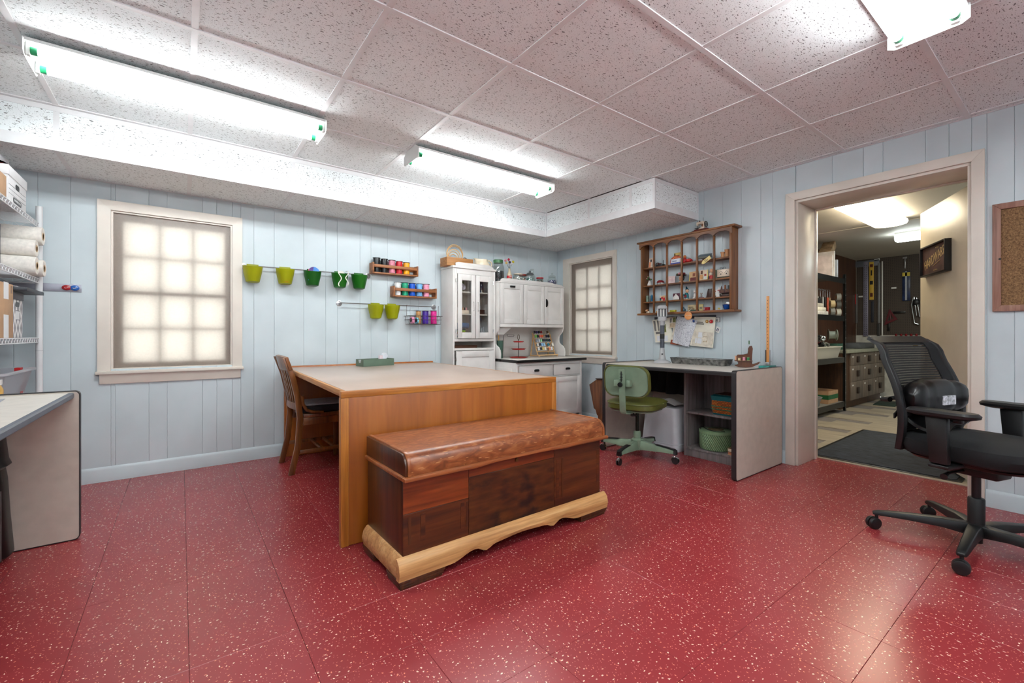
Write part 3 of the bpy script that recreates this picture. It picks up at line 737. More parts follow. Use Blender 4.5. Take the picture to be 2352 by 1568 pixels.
# ================================================================ right-hand desk
DTOP = plain('pale_grey_laminate', (216, 208, 198), 0.4, var=0.03, scale=20)
DSIDE = plain('grey_beige_laminate', (204, 192, 180), 0.45, var=0.03, scale=18)
DEDGE = plain('dark_rubber_edge', (38, 35, 36), 0.45, var=0.0)
def desk_panel(par, plane, t0, t1, a0, a1, z1, edge_mat, side=DSIDE, z0=0.002):
    w, hgt = a1 - a0, z1 - z0
    out = rrect(w, hgt, 0.022, 5, (a0 + a1) / 2, (z0 + z1) / 2); inn = rrect(w - 0.008, hgt - 0.008, 0.018, 5, (a0 + a1) / 2, (z0 + z1) / 2)
    MB().prism(inn, t0, t1, plane).build('end_panel', side, par, smooth=False)
    t = MB(); ring_prism(t, out, rrect(w - 0.0075, hgt - 0.0075, 0.0182, 5, (a0 + a1) / 2, (z0 + z1) / 2), t0 - 0.0005, t1 + 0.0005, plane); t.build('edge_band', edge_mat, par)
dk = thing('desk', 'pale laminate desk with dark edging below the display rack', 'desk', (3.02, 1.487, 0))
desk_panel(dk, 'y', 0.0, 0.032, 0.0, 0.725, 0.755, DEDGE)
desk_panel(dk, 'y', 1.158, 1.19, 0.0, 0.725, 0.755, DEDGE)
MB().box(0.034, 0.722, 0.0335, 1.1565, 0.712, 0.742).build('desk_top', DTOP, dk, smooth=False)
MB().prism([(0.0335, 0.712), (0.016, 0.712), (0.012, 0.716), (0.012, 0.736), (0.018, 0.742), (0.0335, 0.742)], 0.0335, 1.1565, 'y').build('front_edge', DEDGE, dk)
MB().box(0.69, 0.705, 0.0335, 1.1565, 0.3, 0.711).build('modesty_panel', DSIDE, dk, smooth=False)

GW = wood('grey_woodgrain_board', (110, 104, 106), (134, 127, 128), (150, 144, 144), 0.6, 'z')
bk = thing('bookcase', 'low grey woodgrain bookcase standing under the desk', 'bookcase', (3.36, 1.535, 0))
for nm, b6 in (('side_board', (0, 0.29, 0, 0.018, 0, 0.7)), ('side_board', (0, 0.29, 0.535, 0.553, 0, 0.7)), ('back_board', (0.284, 0.29, 0.018, 0.535, 0, 0.7)), ('top_board', (0, 0.284, 0.018, 0.535, 0.682, 0.7)),
               ('shelf', (0.004, 0.284, 0.018, 0.535, 0.352, 0.368)), ('bottom_shelf', (0, 0.284, 0.018, 0.535, 0.058, 0.074)), ('kick_board', (0.006, 0.02, 0.018, 0.535, 0.0, 0.058))):
    MB().box(*b6).build(nm, GW, bk, bevel=0.001)

# ================================================================ desk at the left edge
ld = thing('desk', 'pale laminate desk with a grey front edge beside the wire shelving', 'desk', (-1.17, 1.0, 0))
LE = plain('slate_grey_edge', (84, 90, 102), 0.4, var=0.05)
desk_panel(ld, 'y', 2.0, 2.03, 0.0, 0.775, 0.728, DEDGE)
desk_panel(ld, 'y', 0.0, 0.03, 0.0, 0.775, 0.728, DEDGE)
MB().box(0.005, 0.735, 0.0315, 1.9985, 0.692, 0.719).build('desk_top', DTOP, ld, smooth=False)
MB().prism([(0.7355, 0.692), (0.75, 0.692), (0.754, 0.697), (0.754, 0.714), (0.749, 0.719), (0.7355, 0.719)], 0.0315, 1.9985, 'y').build('front_edge', LE, ld)
MB().box(0.03, 0.045, 0.0315, 1.9985, 0.25, 0.691).build('modesty_panel', DSIDE, ld, smooth=False)

# ================================================================ green task chair
MINT = plain('mint_green_enamel', (126, 146, 124), 0.35, var=0.05, scale=10)
OLIV = plain('olive_green_vinyl', (90, 92, 40), 0.38, var=0.06, scale=8)
BLK = plain('black_plastic', (22, 22, 23), 0.42, var=0.04)
CHR = plain('chrome', (200, 200, 200), 0.15, 1.0, var=0)
gc = thing('task_chair', 'old mint green steel swivel chair with olive vinyl seat', 'chair', (3.0, 2.285, 0), math.radians(14))
# local +x is where the sitter faces
def rr_rings(spec, n=6):
    return [[(x, y, z) for x, y in rrect(w, d, r, n, cx, 0)] for w, d, r, cx, z in spec]
MB().loft(rr_rings([(0.39, 0.37, 0.1, 0.0, 0.405), (0.42, 0.4, 0.11, 0.0, 0.415), (0.43, 0.41, 0.12, 0.0, 0.447), (0.425, 0.405, 0.12, 0.0, 0.462), (0.38, 0.36, 0.11, 0.0, 0.474), (0.2, 0.18, 0.08, 0.0, 0.482)])).build('seat_cushion', OLIV, gc)
MB().tube([(x, y, 0.456) for x, y in rrect(0.432, 0.412, 0.12, 8)], 0.004, 6, closed=True).build('piping', OLIV, gc)
MB().prism(rrect(0.36, 0.34, 0.08), 0.39, 0.4045, 'z').build('seat_pan', MINT, gc, bevel=0.003)
back = thing_b = None
def back_pt(u, v, off):                    # shell of the backrest, slightly dished
    y = (u - 0.5) * 0.36; z = 0.52 + v * 0.235
    return (-0.232 - 0.03 * v + 0.03 * (2 * u - 1) ** 2 + off, y, z)
def back_outline(sc_, off, n=6):
    return [back_pt((a * sc_) / 0.36 + 0.5, (b_ * sc_) / 0.235 + 0.5, off) for a, b_ in rrect(0.36, 0.235, 0.075, n)]
MB().loft([back_outline(0.96, -0.006), back_outline(0.985, 0.004), back_outline(0.985, 0.016)]).build('back_shell', MINT, gc)
MB().loft([back_outline(1.0, 0.0165), back_outline(1.03, 0.024), back_outline(1.03, 0.04), back_outline(0.94, 0.056), back_outline(0.5, 0.062)]).build('back_cushion', OLIV, gc)
MB().tube(back_outline(1.015, 0.004, 8), 0.0075, 8, closed=True).build('back_welt', OLIV, gc)
MB().loft([[(x - 0.004 * nx, y - 0.024, z - 0.004 * nz), (x + 0.004 * nx, y - 0.024, z + 0.004 * nz), (x + 0.004 * nx, y + 0.024, z + 0.004 * nz), (x - 0.004 * nx, y + 0.024, z - 0.004 * nz)]
           for x, y, z, nx, nz in ((-0.05, 0.0, 0.383, 0, 1), (-0.21, 0, 0.383, 0, 1), (-0.255, 0, 0.392, 0.7, 0.7), (-0.272, 0, 0.42, 1, 0), (-0.282, 0, 0.56, 1, 0), (-0.293, 0, 0.735, 1, 0))]).build('back_bar', MINT, gc, bevel=0.0)
MB().box(-0.3035, -0.2985, -0.003, 0.003, 0.64, 0.72).build('slot', BLK, gc)
for z in (0.655, 0.675, 0.7): MB().box(-0.3035, -0.2985, -0.011, 0.011, z - 0.002, z + 0.002).build('slot_notch', BLK, gc)
MB().box(-0.276, -0.236, 0.026, 0.075, 0.6, 0.65).build('bracket', MINT, gc, bevel=0.004)
MB().box(-0.276, -0.236, -0.06, -0.026, 0.6, 0.65).build('bracket', MINT, gc, bevel=0.004)
MB().lathe([(0.0, 0), (0.016, 0.002), (0.02, 0.014), (0.016, 0.026), (0.007, 0.03), (0.006, 0.05)], 16).build('knob', BLK, gc, loc=(-0.335, 0, 0.62), rot=(0, PI / 2, 0))
MB().lathe([(0.006, 0.0), (0.006, -0.012), (0.024, -0.014), (0.024, -0.026), (0.0, -0.028)], 16).build('knob', BLK, gc, loc=(-0.12, -0.02, 0.379))
MB().cyl((0, 0, 0.19), (0, 0, 0.389), 0.014, n=16).build('gas_post', plain('dark_greased_steel', (44, 50, 42), 0.3, 0.7), gc)
MB().lathe([(0.03, 0.155), (0.031, 0.2), (0.026, 0.212), (0.014, 0.215)], 20).build('collar', MINT, gc)
MB().lathe([(0.0, 0.06), (0.04, 0.062), (0.046, 0.08), (0.046, 0.145), (0.036, 0.154), (0.03, 0.156)], 20).build('hub', MINT, gc)
for k in range(4):
    a = math.radians(192 + 90 * k - 14); d = Vector((math.cos(a), math.sin(a), 0)); p = Vector((-d.y, d.x, 0))
    def sec(r, w, z0, z1): return [d * r - p * w + Vector((0, 0, z0)), d * r + p * w + Vector((0, 0, z0)), d * r + p * w * 0.7 + Vector((0, 0, z1)), d * r - p * w * 0.7 + Vector((0, 0, z1))]
    lg = MB(); lg.loft([sec(0.03, 0.03, 0.066, 0.14), sec(0.18, 0.024, 0.075, 0.122), sec(0.305, 0.02, 0.078, 0.105)]); lg = lg.build('leg', MINT, gc, bevel=0.004)
    cp = MB(); cp.loft([sec(0.16, 0.023, 0.1265, 0.129), sec(0.26, 0.021, 0.1165, 0.12), sec(0.312, 0.021, 0.106, 0.113)]); cp.loft([sec(0.306, 0.022, 0.075, 0.112), sec(0.325, 0.018, 0.072, 0.106)])
    cp.build('leg_cap', BLK, lg)
    cs = MB(); c0 = d * 0.316
    cs.cyl(c0 + Vector((0, 0, 0.052)), c0 + Vector((0, 0, 0.074)), 0.008, n=10)
    cs.build('caster_stem', CHR, lg)
    wh = MB()
    for s in (-1, 1): wh.cyl(c0 + p * (0.004 * s) + Vector((0, 0, 0.0262)), c0 + p * (0.013 * s) + Vector((0, 0, 0.0262)), 0.026, n=18)
    wh.build('caster', BLK, lg)
    hd = MB(); hd.tube([c0 + p * 0.0 + d * (-0.03) + Vector((0, 0, 0.03)), c0 + d * (-0.024) + Vector((0, 0, 0.048)), c0 + Vector((0, 0, 0.056)), c0 + d * 0.024 + Vector((0, 0, 0.045))], 0.006, 8).build('caster_hood', CHR, lg)

# ================================================================ black mesh office chair
OB = plain('black_office_plastic', (15, 15, 16), 0.45, var=0.05, scale=20)
OF = plain('black_seat_fabric', (12, 13, 15), 0.85, var=0.1, scale=120, bmp=0.1)
OL = plain('black_leatherette', (9, 9, 10), 0.32, var=0.1, scale=25, bmp=0.15)
def mesh_mat():
    m = bpy.data.materials.new('black_mesh_fabric'); m.use_nodes = True; nt = m.node_tree; b = nt.nodes['Principled BSDF']
    b.inputs['Base Color'].default_value = srgb(22, 22, 23); b.inputs['Roughness'].default_value = 0.8
    w = N(nt, 'ShaderNodeTexWave', wave_type='BANDS', bands_direction='Z'); w.inputs['Scale'].default_value = 26.0
    nt.links.new(coords(nt), w.inputs[0])
    k = ramp(nt, w.outputs[0], [(0.3, (0.45, 0.45, 0.45, 1)), (0.5, (1, 1, 1, 1))])
    nt.links.new(k, b.inputs['Alpha']); return m
oc = thing('office_chair', 'black mesh-back office chair with a lumbar pillow by the doorway', 'chair', (2.985, 0.35, 0), 0)
rot_up = -math.radians(17)                 # the seat is turned, the star base is not
def up(p):
    c, s = math.cos(rot_up), math.sin(rot_up); return (p[0] * c - p[1] * s, p[0] * s + p[1] * c, p[2])
class UB(MB):
    def build(s, name, mat, parent=oc, **k):
        s.v = [up(p) for p in s.v]; return MB.build(s, name, mat, parent, **k)
# local: sitter faces -y, x to the side
UB().loft([[(x, y - 0.02, z) for x, y in rrect(w, d, r, 6)] for w, d, r, z in ((0.4, 0.4, 0.1, 0.425), (0.48, 0.47, 0.13, 0.44), (0.51, 0.5, 0.14, 0.475), (0.5, 0.49, 0.14, 0.505), (0.42, 0.42, 0.12, 0.522), (0.2, 0.2, 0.08, 0.527))]).build('seat', OF)
UB().loft([[(x, y - 0.02, z) for x, y in rrect(w, d, 0.08, 5)] for w, d, z in ((0.26, 0.3, 0.395), (0.38, 0.4, 0.412), (0.4, 0.42, 0.424))]).build('seat_shell', OB)
UB().box(-0.06, 0.06, -0.1, 0.1, 0.345, 0.394).build('tilt_mechanism', OB, bevel=0.012)
def spine(v):                              # v 0..1 from seat to top: (y, z) of the back, S-shaped
    z = 0.44 + 0.54 * v
    return (0.235 + 0.012 * v + 0.07 * v * v - 0.035 * math.sin(PI * min(1, v * 1.25)) + 0.05 * max(0, v - 0.93) / 0.07, z)
def backp(u, v, off=0.0):
    y, z = spine(v); w = 0.2 + 0.035 * math.sin(PI * min(1, 0.25 + v * 0.75)) + 0.02 * v
    k = 2 * u - 1
    return (k * w, y - 0.05 * k * k + off, z)
t = UB(); t.sheet(lambda u, v: backp(0.04 + 0.92 * u, 0.1 + 0.88 * v), 14, 26, 0.004); t.build('mesh_panel', mesh_mat())
for u in (0.0, 1.0):
    t = UB(); t.sheet(lambda a, v: Vector(backp((0.0 + 0.13 * a) if u < 0.5 else (0.87 + 0.13 * a), 0.06 + 0.93 * v, -0.004)), 4, 20, 0.008); t.build('side_border', OF)
    t = UB(); t.loft([[Vector(backp(u, v)) + Vector(q) for q in ((-0.014, -0.012, 0), (0.014, -0.012, 0), (0.018, 0.014, 0), (-0.018, 0.014, 0))] for v in [k / 18 for k in range(19)]]); t.build('back_frame', OB, bevel=0.003)
t = UB(); t.sheet(lambda u, v: Vector(backp(u, 0.955 + 0.06 * v)) , 14, 3, 0.014); t.build('top_bar', OB)
t = UB(); t.sheet(lambda u, v: Vector(backp(u, 0.0 + 0.1 * v)) , 14, 3, 0.022); t.build('lower_bar', OB)
t = UB(); t.loft([[(x, y, z) for x, y in ((-w, y0 - 0.012), (w, y0 - 0.012), (w, y0 + 0.012), (-w, y0 + 0.012))] for w, y0, z in ((0.05, 0.12, 0.39), (0.05, 0.235, 0.4), (0.05, 0.275, 0.44), (0.045, 0.262, 0.62))]); t.build('back_spine', OB, bevel=0.004)
t = UB(); t.tube([(-0.12, 0.285, 0.665), (-0.1, 0.33, 0.66), (0, 0.345, 0.66), (0.1, 0.33, 0.66), (0.12, 0.285, 0.665)], 0.013, 8); t.build('lumbar_bracket', OB)
# pillow with three lobes strapped to the back
t = UB()
rings = []
for k in range(17):
    u = k / 16; x = -0.215 + 0.43 * u; e = math.sin(PI * u) ** 0.22 if 0 < u < 1 else 0.3
    lob = 1 - 0.12 * math.exp(-((u - 0.24) / 0.03) ** 2) - 0.12 * math.exp(-((u - 0.76) / 0.03) ** 2)
    cy = 0.165 + 0.02 - 0.03 * (2 * u - 1) ** 2
    rings.append([(x, cy - 0.01 + 0.06 * e * lob * math.copysign(abs(math.cos(a)) ** 0.75, math.cos(a)), 0.69 + 0.092 * e * lob * math.copysign(abs(math.sin(a)) ** 0.75, math.sin(a))) for a in [2 * PI * j / 14 for j in range(14)]])
t.loft(rings); pil = t.build('lumbar_pillow', OL)
UB().box(-0.02, 0.075, 0.1085, 0.1165, 0.655, 0.7).build('worn_label', plain('worn_white_label', (198, 198, 204), 0.8, var=0.3, scale=60), pil)
for z0, z1 in ((0.735, 0.75), (0.645, 0.6)):
    for s in (-1, 1):
        t = UB(); t.loft([[(s * 0.16, 0.2, z0 - 0.012), (s * 0.16, 0.205, z0 - 0.012), (s * 0.16, 0.205, z0 + 0.012), (s * 0.16, 0.2, z0 + 0.012)], [(s * 0.232, 0.2, z1 - 0.012), (s * 0.236, 0.205, z1 - 0.012), (s * 0.236, 0.205, z1 + 0.012), (s * 0.232, 0.2, z1 + 0.012)]]); t.build('strap', OB, pil)
# crumpled flap of the pillow on the seat
t = UB(); t.sheet(lambda u, v: (-0.17 + 0.34 * u, 0.2 - 0.1 * v, 0.6 - 0.055 * v - 0.012 * math.sin(9 * u + 3 * v) - 0.01 * math.sin(17 * u)), 18, 8, 0.014); t.build('pillow_flap', OL, pil)
for s in (-1, 1):
    t = UB(); t.loft([[(s * 0.3 + a, y + b_, z) for a, b_ in ((-0.014, -w), (0.014, -w), (0.014, w), (-0.014, w))] for y, w, z in ((-0.01, 0.034, 0.43), (-0.005, 0.036, 0.52), (0.0, 0.04, 0.635))]); t.build('arm_post', OB, bevel=0.006)
    UB().box(min(s * 0.15, s * 0.31), max(s * 0.15, s * 0.31), -0.045, 0.03, 0.408, 0.424).build('arm_bracket', OB, bevel=0.004)
    pad = UB(); pad.loft([[(s * 0.295 + x, y - 0.015, z) for x, y in rrect(w, d, 0.04, 5)] for w, d, z in ((0.07, 0.2, 0.636), (0.092, 0.25, 0.644), (0.095, 0.255, 0.656), (0.08, 0.24, 0.666))]); pad.build('arm_pad', OB)
    UB().box(s * 0.29 - 0.012, s * 0.29 + 0.012, -0.085, -0.055, 0.618, 0.6355).build('arm_button', OB, bevel=0.003)
t = UB(); t.tube([(-0.055, 0.02, 0.365), (-0.16, 0.03, 0.36), (-0.21, 0.02, 0.352)], [0.006, 0.007, 0.014], 8); t.build('height_lever', OB)
UB().box(0.1, 0.18, -0.19, -0.15, 0.33, 0.4).build('slide_lever', OB, bevel=0.01)
MB().cyl((0, 0, 0.235), (0, 0, 0.35), 0.0165, n=16).build('gas_lift', OB, oc)
MB().lathe([(0.03, 0.1), (0.03, 0.232), (0.026, 0.238), (0.0165, 0.24)], 20).build('lift_sleeve', OB, oc)
MB().lathe([(0.0, 0.03), (0.022, 0.03), (0.022, 0.06), (0.042, 0.07), (0.045, 0.105), (0.03, 0.118)], 20).build('hub', OB, oc)
for k in range(5):
    a = math.radians(108 + 72 * k); d = Vector((math.cos(a), math.sin(a), 0)); p = Vector((-d.y, d.x, 0))
    def sec(r, w, z0, z1): return [d * r - p * w + Vector((0, 0, z0)), d * r + p * w + Vector((0, 0, z0)), d * r + p * w * 0.75 + Vector((0, 0, z1)), d * r - p * w * 0.75 + Vector((0, 0, z1))]
    lg = MB(); lg.loft([sec(0.03, 0.032, 0.065, 0.116), sec(0.12, 0.028, 0.078, 0.118), sec(0.25, 0.024, 0.08, 0.108), sec(0.355, 0.02, 0.076, 0.097), sec(0.378, 0.015, 0.074, 0.088)]); lg = lg.build('leg', OB, oc, bevel=0.004)
    c0 = d * 0.362
    st = MB(); st.cyl(c0 + Vector((0, 0, 0.05)), c0 + Vector((0, 0, 0.077)), 0.0075, n=10); st.build('caster_stem', OB, lg)
    q = Matrix.Rotation(0.7 + k, 3, 'Z') @ p; wh = MB()
    for s in (-1, 1):
        c1 = c0 + d * 0.012
        wh.cyl(c1 + q * (0.003 * s) + Vector((0, 0, 0.0305)), c1 + q * (0.02 * s) + Vector((0, 0, 0.0305)), 0.0302, 0.0285, n=22)
    wh.build('caster', OB, lg, bevel=0.003)

# ================================================================ tall white china cabinet
WHT = plain('chippy_white_paint', (226, 222, 218), 0.42, var=0.04, scale=5)
WIN = plain('cabinet_inside_paint', (198, 192, 184), 0.6, var=0.04)
BKW = plain('black_iron', (26, 24, 24), 0.45, 0.3, var=0)
tc_ = thing('china_cabinet', 'tall narrow white china cabinet with two glazed doors', 'cabinet', (2.14, 3.82, 0))
CW_, CDp, CHt = 0.505, 0.25, 1.665
def tbx(nm, b6, mat=WHT, bev=0.0015, par=tc_): return MB().box(*b6).build(nm, mat, par, bevel=bev)
tbx('side_panel', (0, 0.018, 0, CDp, 0.0, CHt)); tbx('side_panel', (CW_ - 0.018, CW_, 0, CDp, 0.0, CHt)); tbx('back_panel', (0.018, CW_ - 0.018, CDp - 0.01, CDp, 0.0, CHt), WIN)
tbx('top_board', (-0.008, CW_ + 0.008, -0.012, CDp, CHt, CHt + 0.02))
for z in (1.425, 1.2, 0.962, 0.85): tbx('shelf', (0.0185, CW_ - 0.0185, 0.02, CDp - 0.0105, z, z + 0.014), WIN)
tbx('shelf', (0.0185, CW_ - 0.0185, 0.004, CDp - 0.0105, 0.05, 0.07))
MB().prism([(0.03, CHt + 0.0205), (0.03, CHt + 0.05), (0.06, CHt + 0.058), (CW_ - 0.08, CHt + 0.058), (CW_ - 0.03, CHt + 0.04), (CW_ - 0.02, CHt + 0.0205)], -0.004, 0.012, 'y').build('crest_board', WHT, tc_, bevel=0.003)
for b6 in ((0.0185, 0.048, 0.002, 0.02, 0.964, CHt), (CW_ - 0.048, CW_ - 0.0185, 0.002, 0.02, 0.964, CHt), (0.048, CW_ - 0.048, 0.002, 0.02, 1.61, CHt), (0.0185, CW_ - 0.0185, 0.002, 0.02, 0.935, 0.9615), (0.0185, CW_ - 0.0185, 0.002, 0.02, 0.845, 0.868)):
    tbx('face_frame', b6)
def glazed_door(x0, x1, z0, z1, hx):
    d = tbx('door', (x0, x0 + 0.045, -0.016, 0.0005, z0, z1))
    for b6 in ((x1 - 0.045, x1, -0.016, 0.0005, z0, z1), (x0 + 0.045, x1 - 0.045, -0.016, 0.0005, z1 - 0.06, z1), (x0 + 0.045, x1 - 0.045, -0.016, 0.0005, z0, z0 + 0.06)): tbx('door_rail', b6, par=d)
    tbx('pane', (x0 + 0.046, x1 - 0.046, -0.009, -0.006, z0 + 0.061, z1 - 0.061), GLASS, 0, d)
    hm = MB(); hm.tube([(hx, -0.016, 1.335), (hx, -0.032, 1.33), (hx, -0.034, 1.29), (hx, -0.032, 1.25), (hx, -0.016, 1.245)], 0.0045, 8); hm.build('handle', WHT, d)
    return d
glazed_door(0.05, 0.25, 0.966, 1.606, 0.228); glazed_door(0.258, CW_ - 0.05, 0.966, 1.606, 0.28)
dl = tbx('lower_door', (0.03, CW_ - 0.03, -0.014, 0.0005, 0.08, 0.84))
for b6 in ((0.03, 0.09, -0.022, -0.0145, 0.08, 0.84), (CW_ - 0.09, CW_ - 0.03, -0.022, -0.0145, 0.08, 0.84), (0.09, CW_ - 0.09, -0.022, -0.0145, 0.78, 0.84), (0.09, CW_ - 0.09, -0.022, -0.0145, 0.08, 0.14)): tbx('door_rail', b6, par=dl)
for z in (0.14, 0.76, 1.04, 1.54):
    for x in (0.03, CW_ - 0.03):
        MB().cyl((x, -0.008, z - 0.018), (x, -0.008, z + 0.018), 0.005, n=8).build('hinge', CHR, tc_)
tbx('base_board', (0.0185, CW_ - 0.0185, 0.004, 0.02, 0, 0.0495))

# ================================================================ white baking cabinet
ho = thing('baking_cabinet', 'white baking cabinet with an enamel worktop edged in black', 'cabinet', (2.665, 3.46, 0))
HW_ = 0.93
def hb(nm, b6, mat=WHT, bev=0.0015, par=ho): return MB().box(*b6).build(nm, mat, par, bevel=bev)
YB = D - 3.46 - 0.004                       # back plane in local y
hb('side_panel', (0.0, 0.02, 0.03, YB, 0.0, 0.72)); hb('side_panel', (HW_ - 0.02, HW_, 0.03, YB, 0.0, 0.72)); hb('back_panel', (0.02, HW_ - 0.02, YB - 0.01, YB, 0.1, 0.72)); hb('bottom_board', (0.02, HW_ - 0.02, 0.05, YB - 0.01, 0.1, 0.12))
hb('side_inset', (-0.004, 0.0, 0.09, 0.5, 0.25, 0.66))
for b6 in ((0.0205, 0.035, 0.031, 0.05, 0.0, 0.72), (HW_ - 0.035, HW_ - 0.0205, 0.031, 0.05, 0, 0.72), (0.035, HW_ - 0.035, 0.031, 0.05, 0.69, 0.72), (0.035, HW_ - 0.035, 0.031, 0.05, 0.555, 0.57), (0.48, 0.5, 0.031, 0.05, 0.12, 0.555), (0.48, 0.5, 0.031, 0.05, 0.57, 0.69), (0.035, HW_ - 0.035, 0.031, 0.05, 0.1, 0.12)):
    hb('face_frame', b6)
for x0, x1 in ((0.037, 0.478), (0.502, HW_ - 0.037)):
    d = hb('drawer', (x0, x1, 0.018, 0.0305, 0.572, 0.688), bev=0.003)
    cx_ = (x0 + x1) / 2
    p = MB(); p.prism([(cx_ - 0.03, 0.625), (cx_ - 0.03, 0.643), (cx_ - 0.018, 0.648), (cx_ + 0.018, 0.648), (cx_ + 0.03, 0.643), (cx_ + 0.03, 0.625)], 0.003, 0.0178, 'y'); p.build('cup_pull', BKW, d, bevel=0.003)
    d = hb('door', (x0, x1, 0.018, 0.0305, 0.14, 0.553), bev=0.002)
    for b6 in ((x0, x0 + 0.05, 0.011, 0.0178, 0.14, 0.553), (x1 - 0.05, x1, 0.011, 0.0178, 0.14, 0.553), (x0 + 0.05, x1 - 0.05, 0.011, 0.0178, 0.5, 0.553), (x0 + 0.05, x1 - 0.05, 0.011, 0.0178, 0.14, 0.193)): hb('door_rail', b6, par=d)
ENAM = plain('white_enamel_worktop', (232, 226, 218), 0.22, var=0.03, scale=3)
hb('worktop', (0.008, HW_ + 0.032, 0.008, YB - 0.002, 0.7205, 0.75), ENAM, 0.004)
t = MB(); ring_prism(t, [(-0.002, -0.004), (HW_ + 0.043, -0.004), (HW_ + 0.043, YB - 0.001), (-0.002, YB - 0.001)], [(0.0075, 0.0075), (HW_ + 0.0325, 0.0075), (HW_ + 0.0325, YB - 0.0015), (0.0075, YB - 0.0015)], 0.722, 0.748, 'z'); t.build('worktop_edge', plain('black_enamel_edge', (20, 19, 20), 0.2, var=0), ho, bevel=0.003)
UY = 0.32                                   # front of the upper cupboard
hb('back_board', (0.012, HW_ - 0.012, YB - 0.012, YB - 0.002, 0.752, 1.551))
for k in range(1, 3): hb('back_batten', (0.025, HW_ - 0.025, YB - 0.016, YB - 0.0125, 0.752 + 0.11 * k, 0.755 + 0.11 * k))
def cheek(x0, x1):
    pts = [(YB - 0.002, 0.752), (0.3, 0.752), (0.296, 0.8), (0.305, 0.84), (0.33, 0.87), (0.37, 0.89), (0.395, 0.915), (0.4, 0.95), (0.395, 0.985), (0.37, 1.01), (0.34, 1.035), (UY + 0.004, 1.08), (UY + 0.004, 1.551), (YB - 0.002, 1.551)]
    MB().prism(pts, x0, x1, 'x').build('side_cheek', WHT, ho, bevel=0.002)
cheek(-0.006, 0.0118); cheek(HW_ - 0.0118, HW_ + 0.006)
hb('upper_bottom', (0.012, HW_ - 0.012, UY + 0.01, YB - 0.0125, 1.09, 1.11)); hb('upper_top', (-0.01, HW_ + 0.01, UY - 0.002, YB, 1.5515, 1.566))
MB().prism([(0.02, 1.5665), (0.03, 1.588), (0.05, 1.6), (HW_ - 0.19, 1.6), (HW_ - 0.14, 1.586), (HW_ - 0.03, 1.58), (HW_ - 0.01, 1.5665)], UY - 0.002, UY + 0.014, 'y').build('crest_board', WHT, ho, bevel=0.003)
hb('upper_rail', (0.012, HW_ - 0.012, UY - 0.006, UY + 0.0095, 1.085, 1.118))
for x0, x1, side in ((0.014, 0.318, 'top'), (0.326, 0.62, None), (0.628, HW_ - 0.014, 'left')):
    d = hb('door', (x0, x1, UY - 0.004, UY + 0.0095, 1.12, 1.548), bev=0.002)
    for b6 in ((x0, x0 + 0.045, UY - 0.011, UY - 0.0042, 1.12, 1.548), (x1 - 0.045, x1, UY - 0.011, UY - 0.0042, 1.12, 1.548), (x0 + 0.045, x1 - 0.045, UY - 0.011, UY - 0.0042, 1.491, 1.548), (x0 + 0.045, x1 - 0.045, UY - 0.011, UY - 0.0042, 1.12, 1.168)): hb('door_rail', b6, par=d)
    if side == 'top': hb('cup_pull', ((x0 + x1) / 2 - 0.032, (x0 + x1) / 2 + 0.032, UY - 0.026, UY - 0.0112, 1.506, 1.526), BKW, 0.004, d)
    if side == 'left':
        p = MB(); p.loft([[(x0 + 0.022 + a, UY - 0.0112 - q, z) for a, q in ((-0.009, 0), (0.009, 0), (0.009, w), (-0.009, w))] for z, w in ((1.315, 0.002), (1.335, 0.016), (1.36, 0.02), (1.385, 0.016), (1.405, 0.002))]); p.build('latch', BKW, d)
# flour bin chute under the cupboard, at the left
MB().prism([(0.02, 1.084), (0.21, 1.084), (0.12, 1.02), (0.1, 1.005), (0.02, 1.005)], UY + 0.05, YB - 0.03, 'y').build('flour_chute', WHT, ho, bevel=0.003)
def yat(px, X): r = ray(px, HYP); return X * r[1] / r[0]
def xat(px, Y): r = ray(px, HYP); return Y * r[0] / r[1]
STEEL = plain('brushed_steel', (176, 176, 178), 0.28, 0.9, var=0.05)
WIRE = plain('dull_wire', (110, 106, 104), 0.35, 0.8, var=0)

# ================================================================ hanging rails with plastic cups
def rail(x0, x1, z, label):
    r = thing('hanging_rail', label, 'rail', (x0, D, z))
    L = x1 - x0
    t = MB(); t.tube([(0, -0.001, 0), (0, -0.04, 0), (0.01, -0.05, 0), (L - 0.01, -0.05, 0), (L, -0.04, 0), (L, -0.001, 0)], 0.0055, 8); t.build('rod', STEEL, r)
    for x in (0, L):
        f = MB(); f.lathe([(0.026, 0), (0.026, 0.003), (0.02, 0.005), (0.0, 0.0055)], 20); fo = f.build('flange', STEEL, r, loc=(x, -0.0002, 0), rot=(PI / 2, 0, 0))
        for z_ in (-0.015, 0.015): MB().cyl((0, z_, 0.004), (0, z_, 0.0065), 0.0035, n=8).build('screw', BKW, fo)
R1Z, R2Z = 1.546, 1.283
rail(0.4, 1.385, R1Z, 'long steel wall rail holding five plastic cups')
rail(1.13, 2.062, R2Z, 'lower steel wall rail holding two cups and a wire basket')
def plastic(name, c, tr=0.35):
    if name in MATS: return MATS[name]
    m, nt, b = newmat(name); b.inputs['Base Color'].default_value = srgb(*c); b.inputs['Roughness'].default_value = 0.35
    b.inputs['Subsurface Weight'].default_value = 0.0
    t = N(nt, 'ShaderNodeBsdfTranslucent'); t.inputs[0].default_value = srgb(*[min(255, int(q * 1.25)) for q in c])
    n = N(nt, 'ShaderNodeTexNoise'); n.inputs['Scale'].default_value = 30; nt.links.new(coords(nt), n.inputs[0])
    bump(nt, b, n.outputs[0], 0.05, 0.001)
    mx = N(nt, 'ShaderNodeMixShader'); mx.inputs[0].default_value = tr
    out = nt.nodes['Material Output']
    nt.links.new(b.outputs[0], mx.inputs[1]); nt.links.new(t.outputs[0], mx.inputs[2]); nt.links.new(mx.outputs[0], out.inputs[0])
    MATS[name] = m; return m
